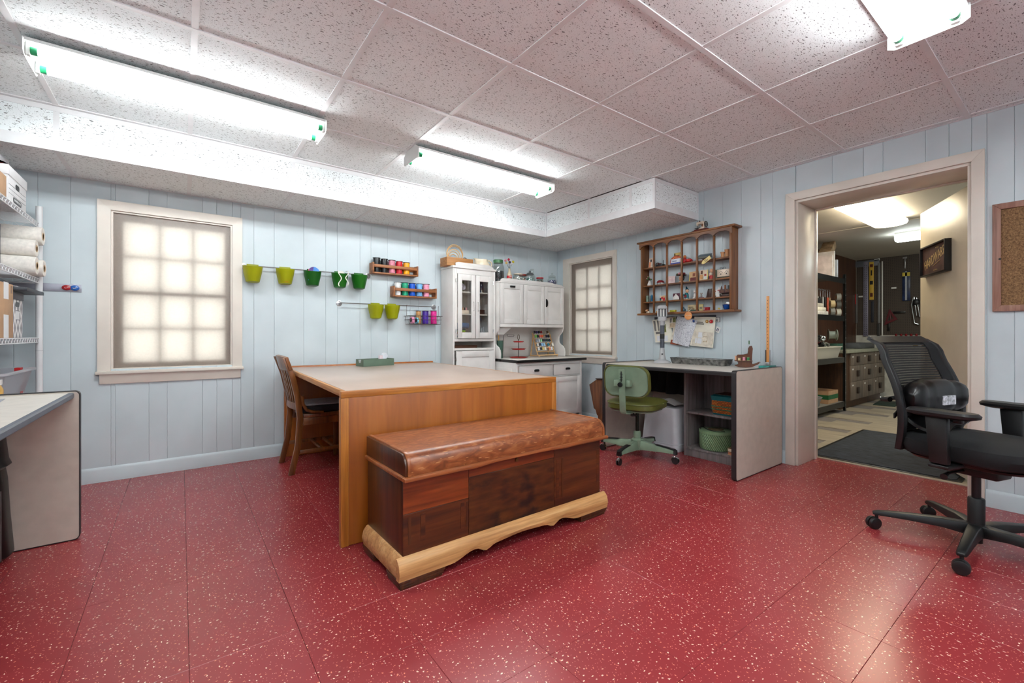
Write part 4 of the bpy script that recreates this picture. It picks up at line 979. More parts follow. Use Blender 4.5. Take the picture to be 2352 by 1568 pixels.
LIME = plastic('lime_translucent_plastic', (170, 172, 14)); DGRN = plastic('dark_green_plastic', (18, 92, 22), 0.2)
MGRN = plastic('mid_green_plastic', (30, 112, 24), 0.3)
def dring(w, d, z, n=12, tilt=0.0):
    """D outline: flat against the wall (y=0), round in front"""
    pts = [(w / 2, 0.0), (w / 2 * 0.6, 0.0), (-w / 2 * 0.6, 0.0), (-w / 2, 0.0)]
    for k in range(1, n):
        a = PI + PI * k / n; pts.append((w / 2 * math.cos(a), d * math.sin(a)))
    return [(x, y, z + tilt * y / d) for x, y in pts]
def cup(px, zb, mat, label, group):
    X = xat(px, D - 0.1)
    r = thing('plastic_cup', label, 'cup', (X, D - 0.058, zb), 0, group)
    hgt = 0.145
    rings = [dring(0.06, 0.05, -hgt + 0.01 + 0.0, tilt=0.0), dring(0.095, 0.075, -hgt + 0.018), dring(0.112, 0.085, -hgt * 0.6), dring(0.128, 0.098, -0.05), dring(0.14, 0.108, 0.0, tilt=-0.016 * -1)]
    inner = [dring(0.134, 0.103, 0.0, tilt=0.016), dring(0.122, 0.092, -0.05), dring(0.105, 0.08, -hgt * 0.6), dring(0.085, 0.066, -hgt + 0.024)]
    inner = [[(x, y - 0.002, z) for x, y, z in q] for q in inner]
    MB().loft(rings + inner).build('cup_body', mat, r)
    MB().prism([(-0.001, -0.01), (-0.001, 0.011), (0.006, 0.0135), (0.016, 0.0125), (0.018, 0.002), (0.016, 0.002), (0.0145, 0.011), (0.006, 0.0115), (0.0012, 0.0095), (0.0012, -0.01)], -0.04, 0.04, 'x').build('hook', mat, r)
    return r
G = 'plastic cups on the wall rails'
c1 = cup(582, R1Z, LIME, 'lime green cup nearest the window holding a dark green scrap', G)
c2 = cup(657, R1Z, LIME, 'lime green cup holding orange tape rolls', G)
c3 = cup(720, R1Z, DGRN, 'dark green cup holding a packet of colourful ribbon', G)
c4 = cup(783, R1Z, MGRN, 'green cup with white ribbon ends dangling over its rim', G)
c5 = cup(828, R1Z, MGRN, 'green cup at the end of the rail holding a paper roll', G)
cup(866, R2Z, LIME, 'empty lime green cup on the lower rail, farther from the wire basket', G); cup(904, R2Z, LIME, 'empty lime green cup hanging next to the wire basket', G)
def inside(c, dz): return (c.location.x, c.location.y - 0.048, c.location.z + dz)
tag(MB().add(*(lambda t: (t.v, t.f))(MB().ell((0, 0, 0.028), (0.028, 0.018, 0.028)).ell((0.016, 0, 0.05), (0.016, 0.012, 0.02)))).build('fabric_scrap', plain('dark_green_cloth', (30, 74, 30), 0.9), loc=inside(c1, -0.118)), 'dark green crumpled scrap inside a lime cup', 'fabric')
tp = MB(); 
for k in range(2): tp.lathe([(0.016, 0), (0.03, 0), (0.03, 0.018), (0.016, 0.018), (0.016, 0)], 18, (0, 0, 0.02 * k))
tag(tp.build('tape_rolls', plain('orange_tape', (214, 120, 20), 0.6), loc=inside(c2, -0.118)), 'two orange tape rolls inside a lime cup', 'tape')
def packet_mat():
    m, nt, b = newmat('ribbon_packet_print'); v = N(nt, 'ShaderNodeTexVoronoi', voronoi_dimensions='2D'); v.inputs['Scale'].default_value = 28
    mp = coords(nt, (1, 1, 0.35), rot=(PI / 2, 0, 0.4)); nt.links.new(mp, v.inputs['Vector']); sp = N(nt, 'ShaderNodeSeparateColor'); nt.links.new(v.outputs['Color'], sp.inputs[0])
    nt.links.new(ramp(nt, sp.outputs[0], [(0, srgb(72, 50, 130)), (0.3, srgb(190, 20, 80)), (0.5, srgb(30, 120, 200)), (0.68, srgb(190, 170, 200)), (0.85, srgb(60, 44, 110))], 'CONSTANT'), b.inputs['Base Color']); b.inputs['Roughness'].default_value = 0.3
    return m
pk = MB().prism([(0.046 * math.cos(PI * k / 14), 0.07 + 0.046 * math.sin(PI * k / 14)) for k in range(15)] + [(-0.043, 0.0), (0.043, 0.0)], -0.012, 0.012, 'y')
tag(pk.build('ribbon_packet', packet_mat(), loc=inside(c3, -0.09), bevel=0.004), 'round-topped purple packet of bright ribbons in a dark green cup', 'packet')
rb = thing('white_ribbon', 'white ribbon bundle hanging over a green cup', 'ribbon', (c4.location.x, c4.location.y - 0.05, c4.location.z))
WRB = plain('white_ribbon_cloth', (226, 224, 214), 0.7)
MB().prism([(0.03 * math.cos(PI * k / 10), -0.02 + 0.032 * math.sin(PI * k / 10)) for k in range(11)], -0.012, 0.012, 'y').build('ribbon_bundle', WRB, rb, bevel=0.004)
for s, l in ((-1, 0.13), (1, 0.115)):
    t = MB(); t.loft([[(s * (0.03 + 0.012 * math.sin(v * 9)) - 0.004 + 0.0, y - 0.0006, z), (s * (0.03 + 0.012 * math.sin(v * 9)) + 0.004, y - 0.0006, z), (s * (0.03 + 0.012 * math.sin(v * 9)) + 0.004, y + 0.0006, z), (s * (0.03 + 0.012 * math.sin(v * 9)) - 0.004, y + 0.0006, z)]
        for v, y, z in [(0, -0.012, 0.004), (0.08, -0.05, 0.008), (0.14, -0.068, 0.0)] + [(k / 10, -0.071, -l * (k - 1) / 9) for k in range(2, 11)]]); t.build('ribbon_end', WRB, rb)
rl = MB(); rl.lathe([(0.018, 0), (0.034, 0), (0.034, 0.05), (0.018, 0.05), (0.018, 0)], 20)
tag(rl.build('paper_roll', plain('pinkish_paper', (226, 196, 180), 0.8), loc=inside(c5, -0.075)), 'small pink paper roll in the end green cup', 'roll')

# ================================================================ wooden racks of ribbon spools
RKW = wood('stained_pine_rack', (112, 62, 26), (150, 92, 48), (170, 112, 66), 0.5, 'x')
def spool_mat(nm, c): return plain('ribbon_' + nm, c, 0.28, var=0.12, scale=50)
SPB = plain('black_spool_plastic', (18, 18, 22), 0.35, var=0)
def spool(loc, nm, c, label, group, hgt=0.118, r=0.0305, rf=0.0358, parent_rot=None):
    s = thing('ribbon_spool', label, 'spool', loc, parent_rot or 0.0, group)
    MB().cyl((0, 0, 0), (0, 0, 0.003), rf, n=20).build('flange', SPB, s); MB().cyl((0, 0, hgt - 0.003), (0, 0, hgt), rf, n=20).build('flange', SPB, s)
    MB().lathe([(r * 0.96, 0.0032), (r, 0.012), (r, hgt * 0.45), (r * 0.97, hgt * 0.55), (r, hgt * 0.62), (r, hgt - 0.012), (r * 0.96, hgt - 0.0032)], 20).build('ribbon', spool_mat(nm, c), s)
    return s
def rack(x0, z0, label):
    L, hgt, dp = 0.45, 0.1, 0.094
    r = thing('spool_rack', label, 'rack', (x0, D - dp, z0))
    for a in (0, L - 0.014): MB().box(a, a + 0.014, 0, dp - 0.001, 0, hgt).build('end_board', RKW, r, bevel=0.0015)
    MB().box(0.0145, L - 0.0145, 0.002, dp - 0.001, 0.0, 0.012).build('bottom_board', RKW, r, bevel=0.001)
    MB().box(0.0145, L - 0.0145, 0.0, 0.009, 0.056, 0.084).build('front_slat', RKW, r, bevel=0.0015)
    MB().box(0.0145, L - 0.0145, dp - 0.009, dp - 0.001, 0.05, hgt).build('back_slat', RKW, r, bevel=0.0015)
    return r
k1 = rack(1.402, 1.568, 'stained pine wall rack of dark and warm ribbon spools'); k2 = rack(1.602, 1.364, 'stained pine wall rack of cool and pale ribbon spools')
G1, G2 = 'ribbon spools in the upper wall rack', 'ribbon spools in the lower wall rack'
for i, (nm, c, lb) in enumerate((('black', (24, 24, 27), 'glossy black ribbon spool against the rack end board'), ('black', (24, 24, 27), 'glossy black ribbon spool next to the pink ribbon spool'), ('pale_pink', (214, 130, 150), 'pink and grey ribbon spool in the upper wall rack'), ('red', (196, 20, 40), 'bright red ribbon spool in the upper wall rack'), ('gold', (236, 160, 16), 'golden yellow ribbon spool in the upper wall rack'))):
    spool((1.402 + 0.052 + 0.0735 * i, D - 0.0475, 1.568 + 0.0125), nm, c, lb, G1, 0.135 - 0.004 * i)
for i, (nm, c, lb) in enumerate((('white', (228, 228, 226), 'white ribbon spool in the lower wall rack'), ('jade', (16, 150, 110), 'jade green ribbon spool in the lower wall rack'), ('royal_blue', (10, 80, 190), 'royal blue ribbon spool in the lower wall rack'), ('sky_blue', (110, 170, 220), 'sky blue ribbon spool in the lower wall rack'), ('rose', (236, 150, 176), 'rose pink ribbon spool in the lower wall rack'))):
    spool((1.602 + 0.056 + 0.0745 * i, D - 0.0475, 1.364 + 0.0125), nm, c, lb, G2, 0.128)

# ================================================================ wire basket on the lower rail
bs = thing('wire_basket', 'small wire basket of ribbon spools hooked on the lower rail', 'basket', (1.755, D - 0.115, 1.105))
BL, BD_, BH = 0.325, 0.1, 0.08
def bring(z, o): return [(-o, -o, z), (BL + o, -o, z), (BL + o, BD_ + o, z), (-o, BD_ + o, z)]
for z, o, r_ in ((0.0, 0.0, 0.0025), (0.045, 0.008, 0.002), (BH, 0.014, 0.003)): MB().tube(bring(z, o), r_, 6, closed=True).build('wire', WIRE, bs)
for k in range(9):
    x = BL * k / 8; MB().tube([(x, -0.014, BH), (x, 0, 0), (x, BD_, 0), (x, BD_ + 0.014, BH)], 0.0014, 5).build('wire', WIRE, bs)
for k in range(1, 4): MB().tube([(-0.014, BD_ * k / 4, BH), (0, BD_ * k / 4, 0), (BL, BD_ * k / 4, 0), (BL + 0.014, BD_ * k / 4, BH)], 0.0014, 5).build('wire', WIRE, bs)
for x in (-0.008, BL + 0.008): MB().tube([(x, 0.06, BH), (x, 0.062, 0.17), (x, 0.058, 0.183), (x, 0.05, 0.183)], 0.0022, 6).build('hook', WIRE, bs)
G3 = 'ribbon spools in the wire basket'
by = D - 0.065
spool((1.94, by, 1.108), 'purple', (70, 36, 150), 'deep purple ribbon spool in the wire basket', G3, 0.13)
spool((2.03, by, 1.108), 'magenta', (206, 30, 130), 'magenta ribbon spool in the wire basket', G3, 0.135)
spool((1.868, by + 0.005, 1.108), 'kraft', (186, 138, 84), 'tan spool with a blue label in the wire basket', G3, 0.128, 0.024, 0.027)
spool((1.785, by, 1.108 + 0.036), 'blush', (232, 150, 186), 'pale pink ribbon roll lying in the wire basket', G3, 0.034, 0.033, 0.02, (0, PI / 2, 0))
spool((1.825, by - 0.028, 1.108 + 0.033), 'aqua', (120, 200, 226), 'aqua blue ribbon roll lying in the wire basket', G3, 0.025, 0.03, 0.018, (0, PI / 2, 0))

# ================================================================ magnetic strip on the window wall
ms = thing('magnetic_strip', 'grey magnetic strip on the wall beside the wire shelving', 'magnet strip', (-0.96, D, 1.31))
MB().box(0, 0.43, -0.006, -0.0005, -0.025, 0.025).build('bar', plain('grey_strip_metal', (150, 150, 162), 0.35, 0.3), ms, bevel=0.001)
for px, nm, c in ((153, 'red', (150, 16, 26)), (172, 'blue', (24, 84, 160))):
    X = xat(px, D - 0.01)
    t = MB(); t.ell((0, 0, 0), (0.023, 0.008, 0.018), 18, 8); m = thing('button_magnet', 'glossy oval %s magnet on the grey strip' % nm, 'magnet', (X, D - 0.0145, 1.31), 0, 'oval magnets on the grey strip')
    t.build('stone', plain('glossy_' + nm, c, 0.12, var=0.1, coat=0.6), m)
    MB().tube([(-0.008, -0.0082, 0.002), (-0.006, -0.0086, -0.004), (0.002, -0.0088, -0.003), (0.008, -0.0084, 0.004)], 0.0012, 5).build('mark', plain('pale_mark', (226, 214, 200), 0.5, var=0), m)

# ================================================================ display rack on the door wall
DRW = wood('warm_walnut_rack', (92, 52, 22), (124, 76, 36), (144, 94, 50), 0.45, 'z')
DRY = wood('warm_walnut_rack_shelf', (92, 52, 22), (126, 78, 38), (146, 96, 52), 0.45, 'y')
RX, RY0, RY1, RZ0, RZ1 = 3.655, 1.838, 2.742, 1.2, 1.9
dr_ = thing('display_rack', 'walnut brown display rack with scalloped top full of knick-knacks', 'wall shelf', (RX, RY0, RZ0))
RD = W - RX - 0.001; RW = RY1 - RY0; RH = RZ1 - RZ0
MB().box(-0.018, RD, -0.035, RW + 0.035, RH, RH + 0.018).build('top_board', DRY, dr_, bevel=0.005)
MB().box(-0.018, RD, -0.03, RW + 0.03, -0.006, 0.013).build('bottom_board', DRY, dr_, bevel=0.005)
for y in (0.0, RW - 0.018): MB().box(0, RD, y, y + 0.018, 0.0135, RH - 0.0005).build('side_board', DRW, dr_, bevel=0.001)
SHZ = [0.447, 0.273, 0.114]
for z in SHZ: MB().box(0.014, RD - 0.001, 0.0185, RW - 0.0185, z, z + 0.012).build('shelf', DRY, dr_, bevel=0.001)
for px in (1502, 1532, 1566, 1601, 1640):
    y = yat(px, RX + 0.006) - RY0; MB().box(0.0, 0.013, y - 0.0085, y + 0.0085, 0.0135, RH - 0.05).build('divider', DRW, dr_, bevel=0.001)
pts = [(RW + 0.008, RH - 0.0005), (-0.008, RH - 0.0005), (-0.008, RH - 0.055)]
n6 = 6
for k in range(n6):
    a, b_ = RW * k / n6, RW * (k + 1) / n6
    for j in range(9):
        u = j / 8; pts.append((a + (b_ - a) * u, RH - 0.055 + 0.034 * math.sin(PI * u) ** 0.6))
pts.append((RW + 0.008, RH - 0.055))
MB().prism(pts, -0.013, -0.0005, 'x').build('scalloped_valance', DRY, dr_, bevel=0.0)
ROW = [RZ0 + SHZ[0] + 0.0125, RZ0 + SHZ[1] + 0.0125, RZ0 + SHZ[2] + 0.0125, RZ0 + 0.0135]
def at(px, row, X=3.715): return (X, yat(px, X), ROW[row])
def card(px, row, w, hgt, rgb, label, name='picture_card', cat='card', X=3.715, th=0.006, lean=0.08, pattern=None, rz=0.0):
    r = thing(name, label, cat, at(px, row, X), (0, 0, rz))
    M = Matrix.Rotation(lean, 3, 'Y')
    t = MB().box(-th / 2, th / 2, -w / 2, w / 2, 0, hgt); t.v = [tuple(M @ Vector(p)) for p in t.v]
    zmin = min(p[2] for p in t.v); t.v = [(x, y, z - zmin + 0.0003) for x, y, z in t.v]
    t.build('board', plain('card_%d_%d_%d' % rgb, rgb, 0.6, var=0.08, scale=30), r)
    for i, (a, b_, c, d, col) in enumerate(pattern or ()):
        q = MB().box(-th / 2 - 0.0012, -th / 2 - 0.0002, (0.5 - b_) * w, (0.5 - a) * w, c * hgt, d * hgt); q.v = [tuple(M @ Vector(p)) for p in q.v]
        q.v = [(x, y, z - zmin + 0.0003) for x, y, z in q.v]
        q.build('print', plain('ink_%d_%d_%d' % col, col, 0.6, var=0.1, scale=50), r)
    return r
def rnd(px, row, prof, mat, label, name, cat, X=3.715, extra=(), sx=1, sy=1):
    r = thing(name, label, cat, at(px, row, X)); MB().lathe(prof, 18, (0, 0, 0.0003), sx, sy).build('body', mat, r)
    for nm, mb, m in extra: mb.build(nm, m, r)
    return r
IV = plain('ivory_ceramic', (226, 208, 186), 0.3, var=0.06); SKIN = plain('painted_skin_tone', (228, 176, 142), 0.4, var=0.05); RED = plain('bright_red_paint', (186, 24, 28), 0.35); DKW = wood('dark_rosewood', (44, 20, 14), (66, 32, 22), None, 0.4, 'z')
BLU = plain('cobalt_blue_glaze', (16, 70, 150), 0.15, var=0.15, coat=0.5); TEAL = plain('teal_paint', (20, 110, 120), 0.4); WHC = plain('white_ceramic', (232, 230, 226), 0.25, var=0.03); TAN = plain('tan_clay', (196, 142, 98), 0.6); BKP = plain('black_paint', (20, 19, 22), 0.35); YEL = plain('straw_yellow', (220, 190, 70), 0.5); GRN = plain('leaf_green', (70, 120, 60), 0.5); PNK = plain('pink_paint', (226, 150, 160), 0.5); GREY = plain('pewter_tin', (120, 122, 120), 0.35, 0.7)
# row 0
card(1494, 0, 0.042, 0.1, (232, 214, 196), 'narrow orange and cream needle card in the display rack', pattern=((0.1, 0.55, 0.05, 0.6, (226, 140, 96)), (0.4, 0.8, 0.6, 0.85, (60, 50, 50))), lean=0.12)
t = MB(); t.tube([(0, 0.02 * math.cos(2 * PI * k / 16), 0.026 + 0.02 * math.sin(2 * PI * k / 16)) for k in range(16)], 0.005, 6, closed=True)
tag(t.build('embroidery_ring', BKP, loc=(3.74, at(1507, 0)[1], ROW[0] - 0.0005)), 'small black ring standing on the top shelf of the rack', 'ring')
r = thing('sewing_box', 'little black sewing box with a red pincushion top', 'box', at(1517, 0))
MB().box(-0.025, 0.025, -0.04, 0.04, 0.0003, 0.022).build('box', BKP, r, bevel=0.002); MB().ell((0, 0.008, 0.022), (0.02, 0.026, 0.013)).build('pincushion', plain('dark_red_velvet', (84, 14, 20), 0.9), r); MB().cyl((0, -0.032, 0.0225), (0, -0.032, 0.06), 0.003, n=8).build('thread_post', BKP, r)
card(1552, 0, 0.1, 0.052, (228, 230, 238), 'flat white needle box printed in blue', name='needle_box', cat='box', X=3.7, th=0.012, lean=0.2, pattern=((0.0, 1.0, 0.0, 0.28, (70, 84, 160)), (0.15, 0.6, 0.5, 0.62, (60, 70, 120))))
r = thing('fan_label', 'round-topped orange card behind the white needle box', 'card', at(1553, 0, 3.726)); MB().prism([(0.062 * math.cos(PI * k / 12), 0.035 + 0.05 * math.sin(PI * k / 12)) for k in range(13)] + [(-0.06, 0), (0.06, 0)], -0.002, 0.002, 'x').build('board', plain('orange_print', (206, 84, 40), 0.5, var=0.2, scale=60), r); MB().tube([(-0.003, 0.045 * math.cos(PI * k / 12), 0.035 + 0.036 * math.sin(PI * k / 12)) for k in range(13)], 0.0022, 5).build('arch_print', plain('pale_orange_ink', (240, 190, 130), 0.5), r)
card(1556, 0, 0.075, 0.115, (214, 186, 110), 'yellowed paper sign at the back of the top shelf', X=3.745, lean=0.05, pattern=((0.2, 0.8, 0.72, 0.82, (130, 100, 60)), (0.05, 0.2, 0.55, 0.95, (70, 58, 40))))
r = thing('tomato_pincushion', 'red tomato pincushion with a green leaf top', 'pincushion', at(1583, 0)); MB().lathe([(0, 0), (0.018, 0.001), (0.03, 0.014), (0.028, 0.03), (0.012, 0.037), (0, 0.034)], 18, (0, 0, 0.0003)).build('cushion', RED, r); MB().prism([(0.016 * (1 if k % 2 else 0.4) * math.cos(2 * PI * k / 10), 0.016 * (1 if k % 2 else 0.4) * math.sin(2 * PI * k / 10)) for k in range(10)], 0.036, 0.039, 'z').build('leaf', GRN, r); MB().ell((-0.006, -0.03, 0.009), (0.008, 0.008, 0.009)).build('strawberry', RED, r)
r = thing('red_figure', 'small red and orange bear figure behind the tomato pincushion', 'figurine', at(1573, 0, 3.735)); MB().ell((0, 0, 0.028), (0.016, 0.02, 0.028)).build('body', RED, r); MB().ell((0, 0, 0.064), (0.013, 0.015, 0.015)).build('head', plain('orange_brown', (196, 110, 54), 0.6), r)
r = thing('tin_box', 'shallow grey tin tilted on the shelf edge with a price tag', 'tin', at(1620, 0, 3.7)); M = R3(0.0, -0.35, 0.15)
MB().obox((0, 0, 0.03), (0.06, 0.1, 0.022), M).build('tin', GREY, r, bevel=0.003); MB().obox((-0.006, 0, 0.045), (0.062, 0.104, 0.008), M).build('lid', plain('blue_grey_tin_lid', (96, 110, 120), 0.3, 0.6), r, bevel=0.002); MB().obox((0.012, 0.0, 0.009), (0.02, 0.06, 0.018)).build('prop_block', plain('rust_red_block', (120, 50, 34), 0.6), r)
r = thing('price_tag', 'cream price tag hanging from the tilted tin', 'tag', (3.63, yat(1622, 3.63), ROW[0] - 0.015), (0.55, 0, 0)); TAGC = plain('aged_cream_card', (226, 206, 138), 0.7)
MB().prism([(-0.045, -0.014), (0.03, -0.016), (0.046, -0.005), (0.046, 0.006), (0.03, 0.016), (-0.045, 0.016)], -0.001, 0.001, 'x').build('card', TAGC, r)
lettering('35¢', 0.024, BKP, r, Matrix.Translation((-0.0016, 0, 0)) @ Matrix.Rotation(-PI / 2, 4, 'Z') @ Matrix.Rotation(PI / 2, 4, 'X'))
r.rotation_euler = (-0.55, 0, 0)
for px, s in ((1660, 0.8), (1671, 1.05)):
    rnd(px, 0, [(0.0, 0), (0.018 * s, 0.0), (0.02 * s, 0.012), (0.017 * s, 0.03 * s), (0.022 * s, 0.055 * s), (0.026 * s, 0.062 * s), (0.02 * s, 0.06 * s), (0.014 * s, 0.03 * s), (0, 0.028 * s)], TAN, ('small' if s < 1 else 'larger') + ' tan clay thimble cup at the end of the top shelf', 'clay_cup', 'cup', extra=(('feet', MB().box(-0.02, 0.02, -0.018, 0.018, 0.0, 0.004), BKP),))
# row 1
r = thing('ceramic_figurine', 'white ceramic figurine holding green leaves and flowers', 'figurine', at(1492, 1)); MB().lathe([(0, 0), (0.02, 0), (0.023, 0.012), (0.016, 0.03), (0.009, 0.042), (0.011, 0.05), (0, 0.056)], 14, (0, 0, 0.0003)).build('body', WHC, r); MB().ell((0, -0.004, 0.066), (0.011, 0.011, 0.013)).build('head', BKP, r)
for i, (a, b_, c) in enumerate(((-0.004, 0.022, 0.068), (-0.006, -0.02, 0.062), (0.0, 0.012, 0.086))): MB().ell((a, b_, c), (0.008, 0.011, 0.007)).build('leaf', GRN, r); MB().ell((a - 0.006, b_ + 0.004, c + 0.006), (0.005, 0.006, 0.005)).build('flower', PNK, r)
r = thing('pincushion_box', 'carved white box with a red velvet cushion on top', 'pincushion', at(1517, 1)); MB().box(-0.022, 0.022, -0.033, 0.033, 0.0003, 0.018).build('box', WHC, r, bevel=0.003)
MB().prism([(0.033 * math.cos(PI * k / 10), 0.0185 + 0.026 * math.sin(PI * k / 10)) for k in range(11)], -0.02, 0.02, 'x').build('cushion', plain('red_velvet', (128, 14, 24), 0.85), r, bevel=0.006)
for y in (-0.02, 0, 0.02): MB().box(-0.0235, -0.0222, y - 0.004, y + 0.004, 0.004, 0.015).build('carving', BKP, r)
card(1541, 1, 0.075, 0.072, (238, 214, 212), 'pale pink greeting card propped on the second shelf', lean=0.15, X=3.72, rz=0.2, pattern=((0.2, 0.8, 0.4, 0.44, (226, 170, 176)), (0.2, 0.7, 0.55, 0.59, (226, 170, 176))))
r = thing('head_vase', 'lady head vase with black hair and a wide flowered hat', 'figurine', at(1565, 1)); MB().lathe([(0, 0), (0.024, 0.0), (0.022, 0.008), (0.011, 0.018), (0.013, 0.022)], 16, (0, 0, 0.0003)).build('neck', SKIN, r); MB().ell((-0.003, 0, 0.042), (0.021, 0.02, 0.025)).build('face', SKIN, r); MB().ell((0.006, 0, 0.042), (0.021, 0.027, 0.03)).build('hair', BKP, r)
MB().lathe([(0, 0.0), (0.045, 0.0), (0.047, 0.004), (0.024, 0.007), (0.022, 0.024), (0, 0.026)], 20, (0, 0, 0.067)).build('hat', plain('brown_felt_hat', (84, 40, 34), 0.7), r); MB().ell((-0.022, 0.006, 0.082), (0.012, 0.012, 0.011)).build('hat_flower', PNK, r); MB().ell((-0.012, -0.03, 0.08), (0.014, 0.018, 0.01)).build('hat_ribbon', plain('dark_red_ribbon', (110, 20, 28), 0.5), r); MB().ell((-0.012, 0.033, 0.079), (0.012, 0.012, 0.009)).build('hat_leaf', plain('moss', (90, 92, 54), 0.7), r)
for dy in (-0.008, 0.008): MB().ell((-0.0225, dy, 0.045), (0.002, 0.0035, 0.002), 8, 5).build('eye', BKP, r)
MB().ell((-0.0225, 0, 0.033), (0.002, 0.004, 0.0018), 8, 5).build('mouth', RED, r); MB().ell((-0.0235, 0, 0.04), (0.004, 0.003, 0.004), 8, 5).build('nose', SKIN, r)
card(1593, 1, 0.085, 0.09, (214, 176, 130), 'old sewing card showing a child in a dark red dress', lean=0.1, X=3.722, pattern=((0.12, 0.88, 0.05, 0.4, (110, 36, 36)), (0.38, 0.66, 0.5, 0.82, (150, 84, 60)), (0.0, 0.06, 0.0, 1.0, (206, 180, 60))))
card(1616, 1, 0.078, 0.092, (230, 212, 186), 'old sewing card showing a mother and child', lean=0.1, X=3.715, pattern=((0.05, 0.4, 0.1, 0.55, (206, 150, 96)), (0.12, 0.36, 0.6, 0.95, (110, 70, 50)), (0.55, 0.85, 0.1, 0.35, (226, 224, 220)), (0.58, 0.82, 0.4, 0.6, (176, 70, 60)), (0.94, 1.0, 0.0, 1.0, (206, 190, 80)), (0.0, 0.94, 0.0, 0.05, (206, 190, 80))))
r = thing('wooden_doll', 'pale wooden doll in a red skirt beside a grey tin', 'figurine', at(1634, 1)); MB().lathe([(0, 0), (0.016, 0), (0.018, 0.02), (0.014, 0.034)], 14, (0, 0, 0.0003)).build('skirt', RED, r); MB().ell((0, 0.004, 0.047), (0.014, 0.016, 0.016)).build('torso', IV, r); MB().ell((0, -0.002, 0.077), (0.015, 0.015, 0.018)).build('head', SKIN, r); MB().ell((-0.006, 0.016, 0.04), (0.007, 0.007, 0.012)).build('arm', SKIN, r)
t = MB(); t.lathe([(0, 0), (0.02, 0), (0.02, 0.078), (0.017, 0.078), (0.017, 0.01), (0, 0.01)], 18); tag(t.build('olive_tin', plain('olive_tin', (80, 84, 68), 0.4, 0.4), loc=(3.722, at(1646, 1)[1], ROW[1] + 0.0003)), 'open olive grey tin next to the wooden doll', 'tin')
r = thing('house_box', 'cream keepsake box drawn with little houses', 'box', at(1664, 1)); MB().box(-0.018, 0.018, -0.055, 0.055, 0.013, 0.075).build('box', IV, r, bevel=0.002)
for y0 in (0.022, -0.026): MB().prism([(y0 - 0.018, 0.045), (y0, 0.062), (y0 + 0.018, 0.045), (y0 + 0.016, 0.044), (y0, 0.0595), (y0 - 0.016, 0.044)], -0.0192, -0.0182, 'x').build('roof_drawing', BKP, r); MB().box(-0.0192, -0.0182, y0 - 0.004, y0 + 0.004, 0.03, 0.04).build('window_drawing', BKP, r)
MB().box(-0.02, 0.016, -0.056, 0.05, 0.0003, 0.0127).build('dark_base', plain('twig_base', (70, 66, 52), 0.8, var=0.3, scale=90), r, bevel=0.003)
r = thing('spectacles', 'folded spectacles lying on the cream keepsake box', 'glasses', (3.716, at(1660, 1)[1], ROW[1] + 0.0756))
for y in (-0.014, 0.014): MB().tube([(0, y + 0.011 * math.cos(2 * PI * k / 12), 0.01 + 0.009 * math.sin(2 * PI * k / 12)) for k in range(12)], 0.0014, 5, closed=True).build('rim', BKP, r)
MB().tube([(0, 0.025, 0.012), (0.012, 0.03, 0.008), (0.012, -0.02, 0.003)], 0.0013, 5).build('temple', BKP, r)
# row 2
rnd(1487, 2, [(0, 0), (0.014, 0), (0.014, 0.06), (0.012, 0.063), (0, 0.064)], plain('verdigris_tin', (110, 128, 112), 0.4, 0.3, var=0.25, scale=60), 'greenish needle tin in the lower left of the rack', 'needle_tin', 'tin')
rnd(1497, 2, [(0, 0), (0.011, 0), (0.011, 0.062), (0.005, 0.064), (0.005, 0.07), (0, 0.071)], plain('peacock_blue_tin', (26, 96, 130), 0.3, 0.4, var=0.2, scale=50), 'peacock blue needle case standing in the rack', 'needle_case', 'tin')
card(1522, 2, 0.06, 0.052, (214, 196, 170), 'small box lid picturing two figures in red', name='match_box', cat='box', th=0.012, lean=0.06, pattern=((0.04, 0.3, 0.1, 0.6, (30, 70, 84)), (0.3, 0.58, 0.35, 0.8, (206, 40, 28)), (0.6, 0.98, 0.05, 0.6, (206, 30, 48)), (0.62, 0.94, 0.62, 0.92, (226, 180, 120))))
r = thing('folded_hankie', 'white folded handkerchief card with a dark back', 'card', at(1553, 2)); MB().prism([(-0.034, 0.004), (0.034, 0.004), (0.03, 0.03), (0.012, 0.046), (0.0, 0.062), (-0.012, 0.046), (-0.03, 0.03)], -0.006, 0.002, 'x').build('handkerchief', WHC, r, bevel=0.003); MB().box(0.0025, 0.005, -0.035, 0.035, 0.004, 0.064).build('backing', plain('plum_card', (90, 40, 60), 0.7), r); MB().box(-0.012, 0.01, -0.037, 0.037, 0.0003, 0.0037).build('tray', BKP, r)
r = thing('gnome_doll', 'gnome doll in a teal coat and pointed blue hat', 'figurine', at(1577, 2)); MB().lathe([(0, 0), (0.017, 0.0), (0.02, 0.02), (0.018, 0.04), (0.011, 0.052)], 14, (0, 0, 0.008)).build('coat', TEAL, r); MB().ell((-0.004, -0.008, 0.076), (0.015, 0.015, 0.017)).build('head', SKIN, r); MB().cyl((0.0, -0.006, 0.086), (0.01, 0.012, 0.122), 0.016, 0.002, n=12).build('hat', plain('deep_teal_hat', (10, 74, 96), 0.6), r)
MB().ell((-0.018, 0.0, 0.03), (0.01, 0.012, 0.014)).build('apron', plain('wine_checks', (140, 40, 50), 0.7, var=0.3, scale=90), r); MB().ell((-0.012, -0.012, 0.006), (0.012, 0.009, 0.006)).build('shoe', WHC, r); MB().ell((-0.012, 0.01, 0.006), (0.012, 0.009, 0.006)).build('shoe', WHC, r); MB().ell((-0.008, 0.026, 0.042), (0.008, 0.012, 0.008)).build('arm', TEAL, r)
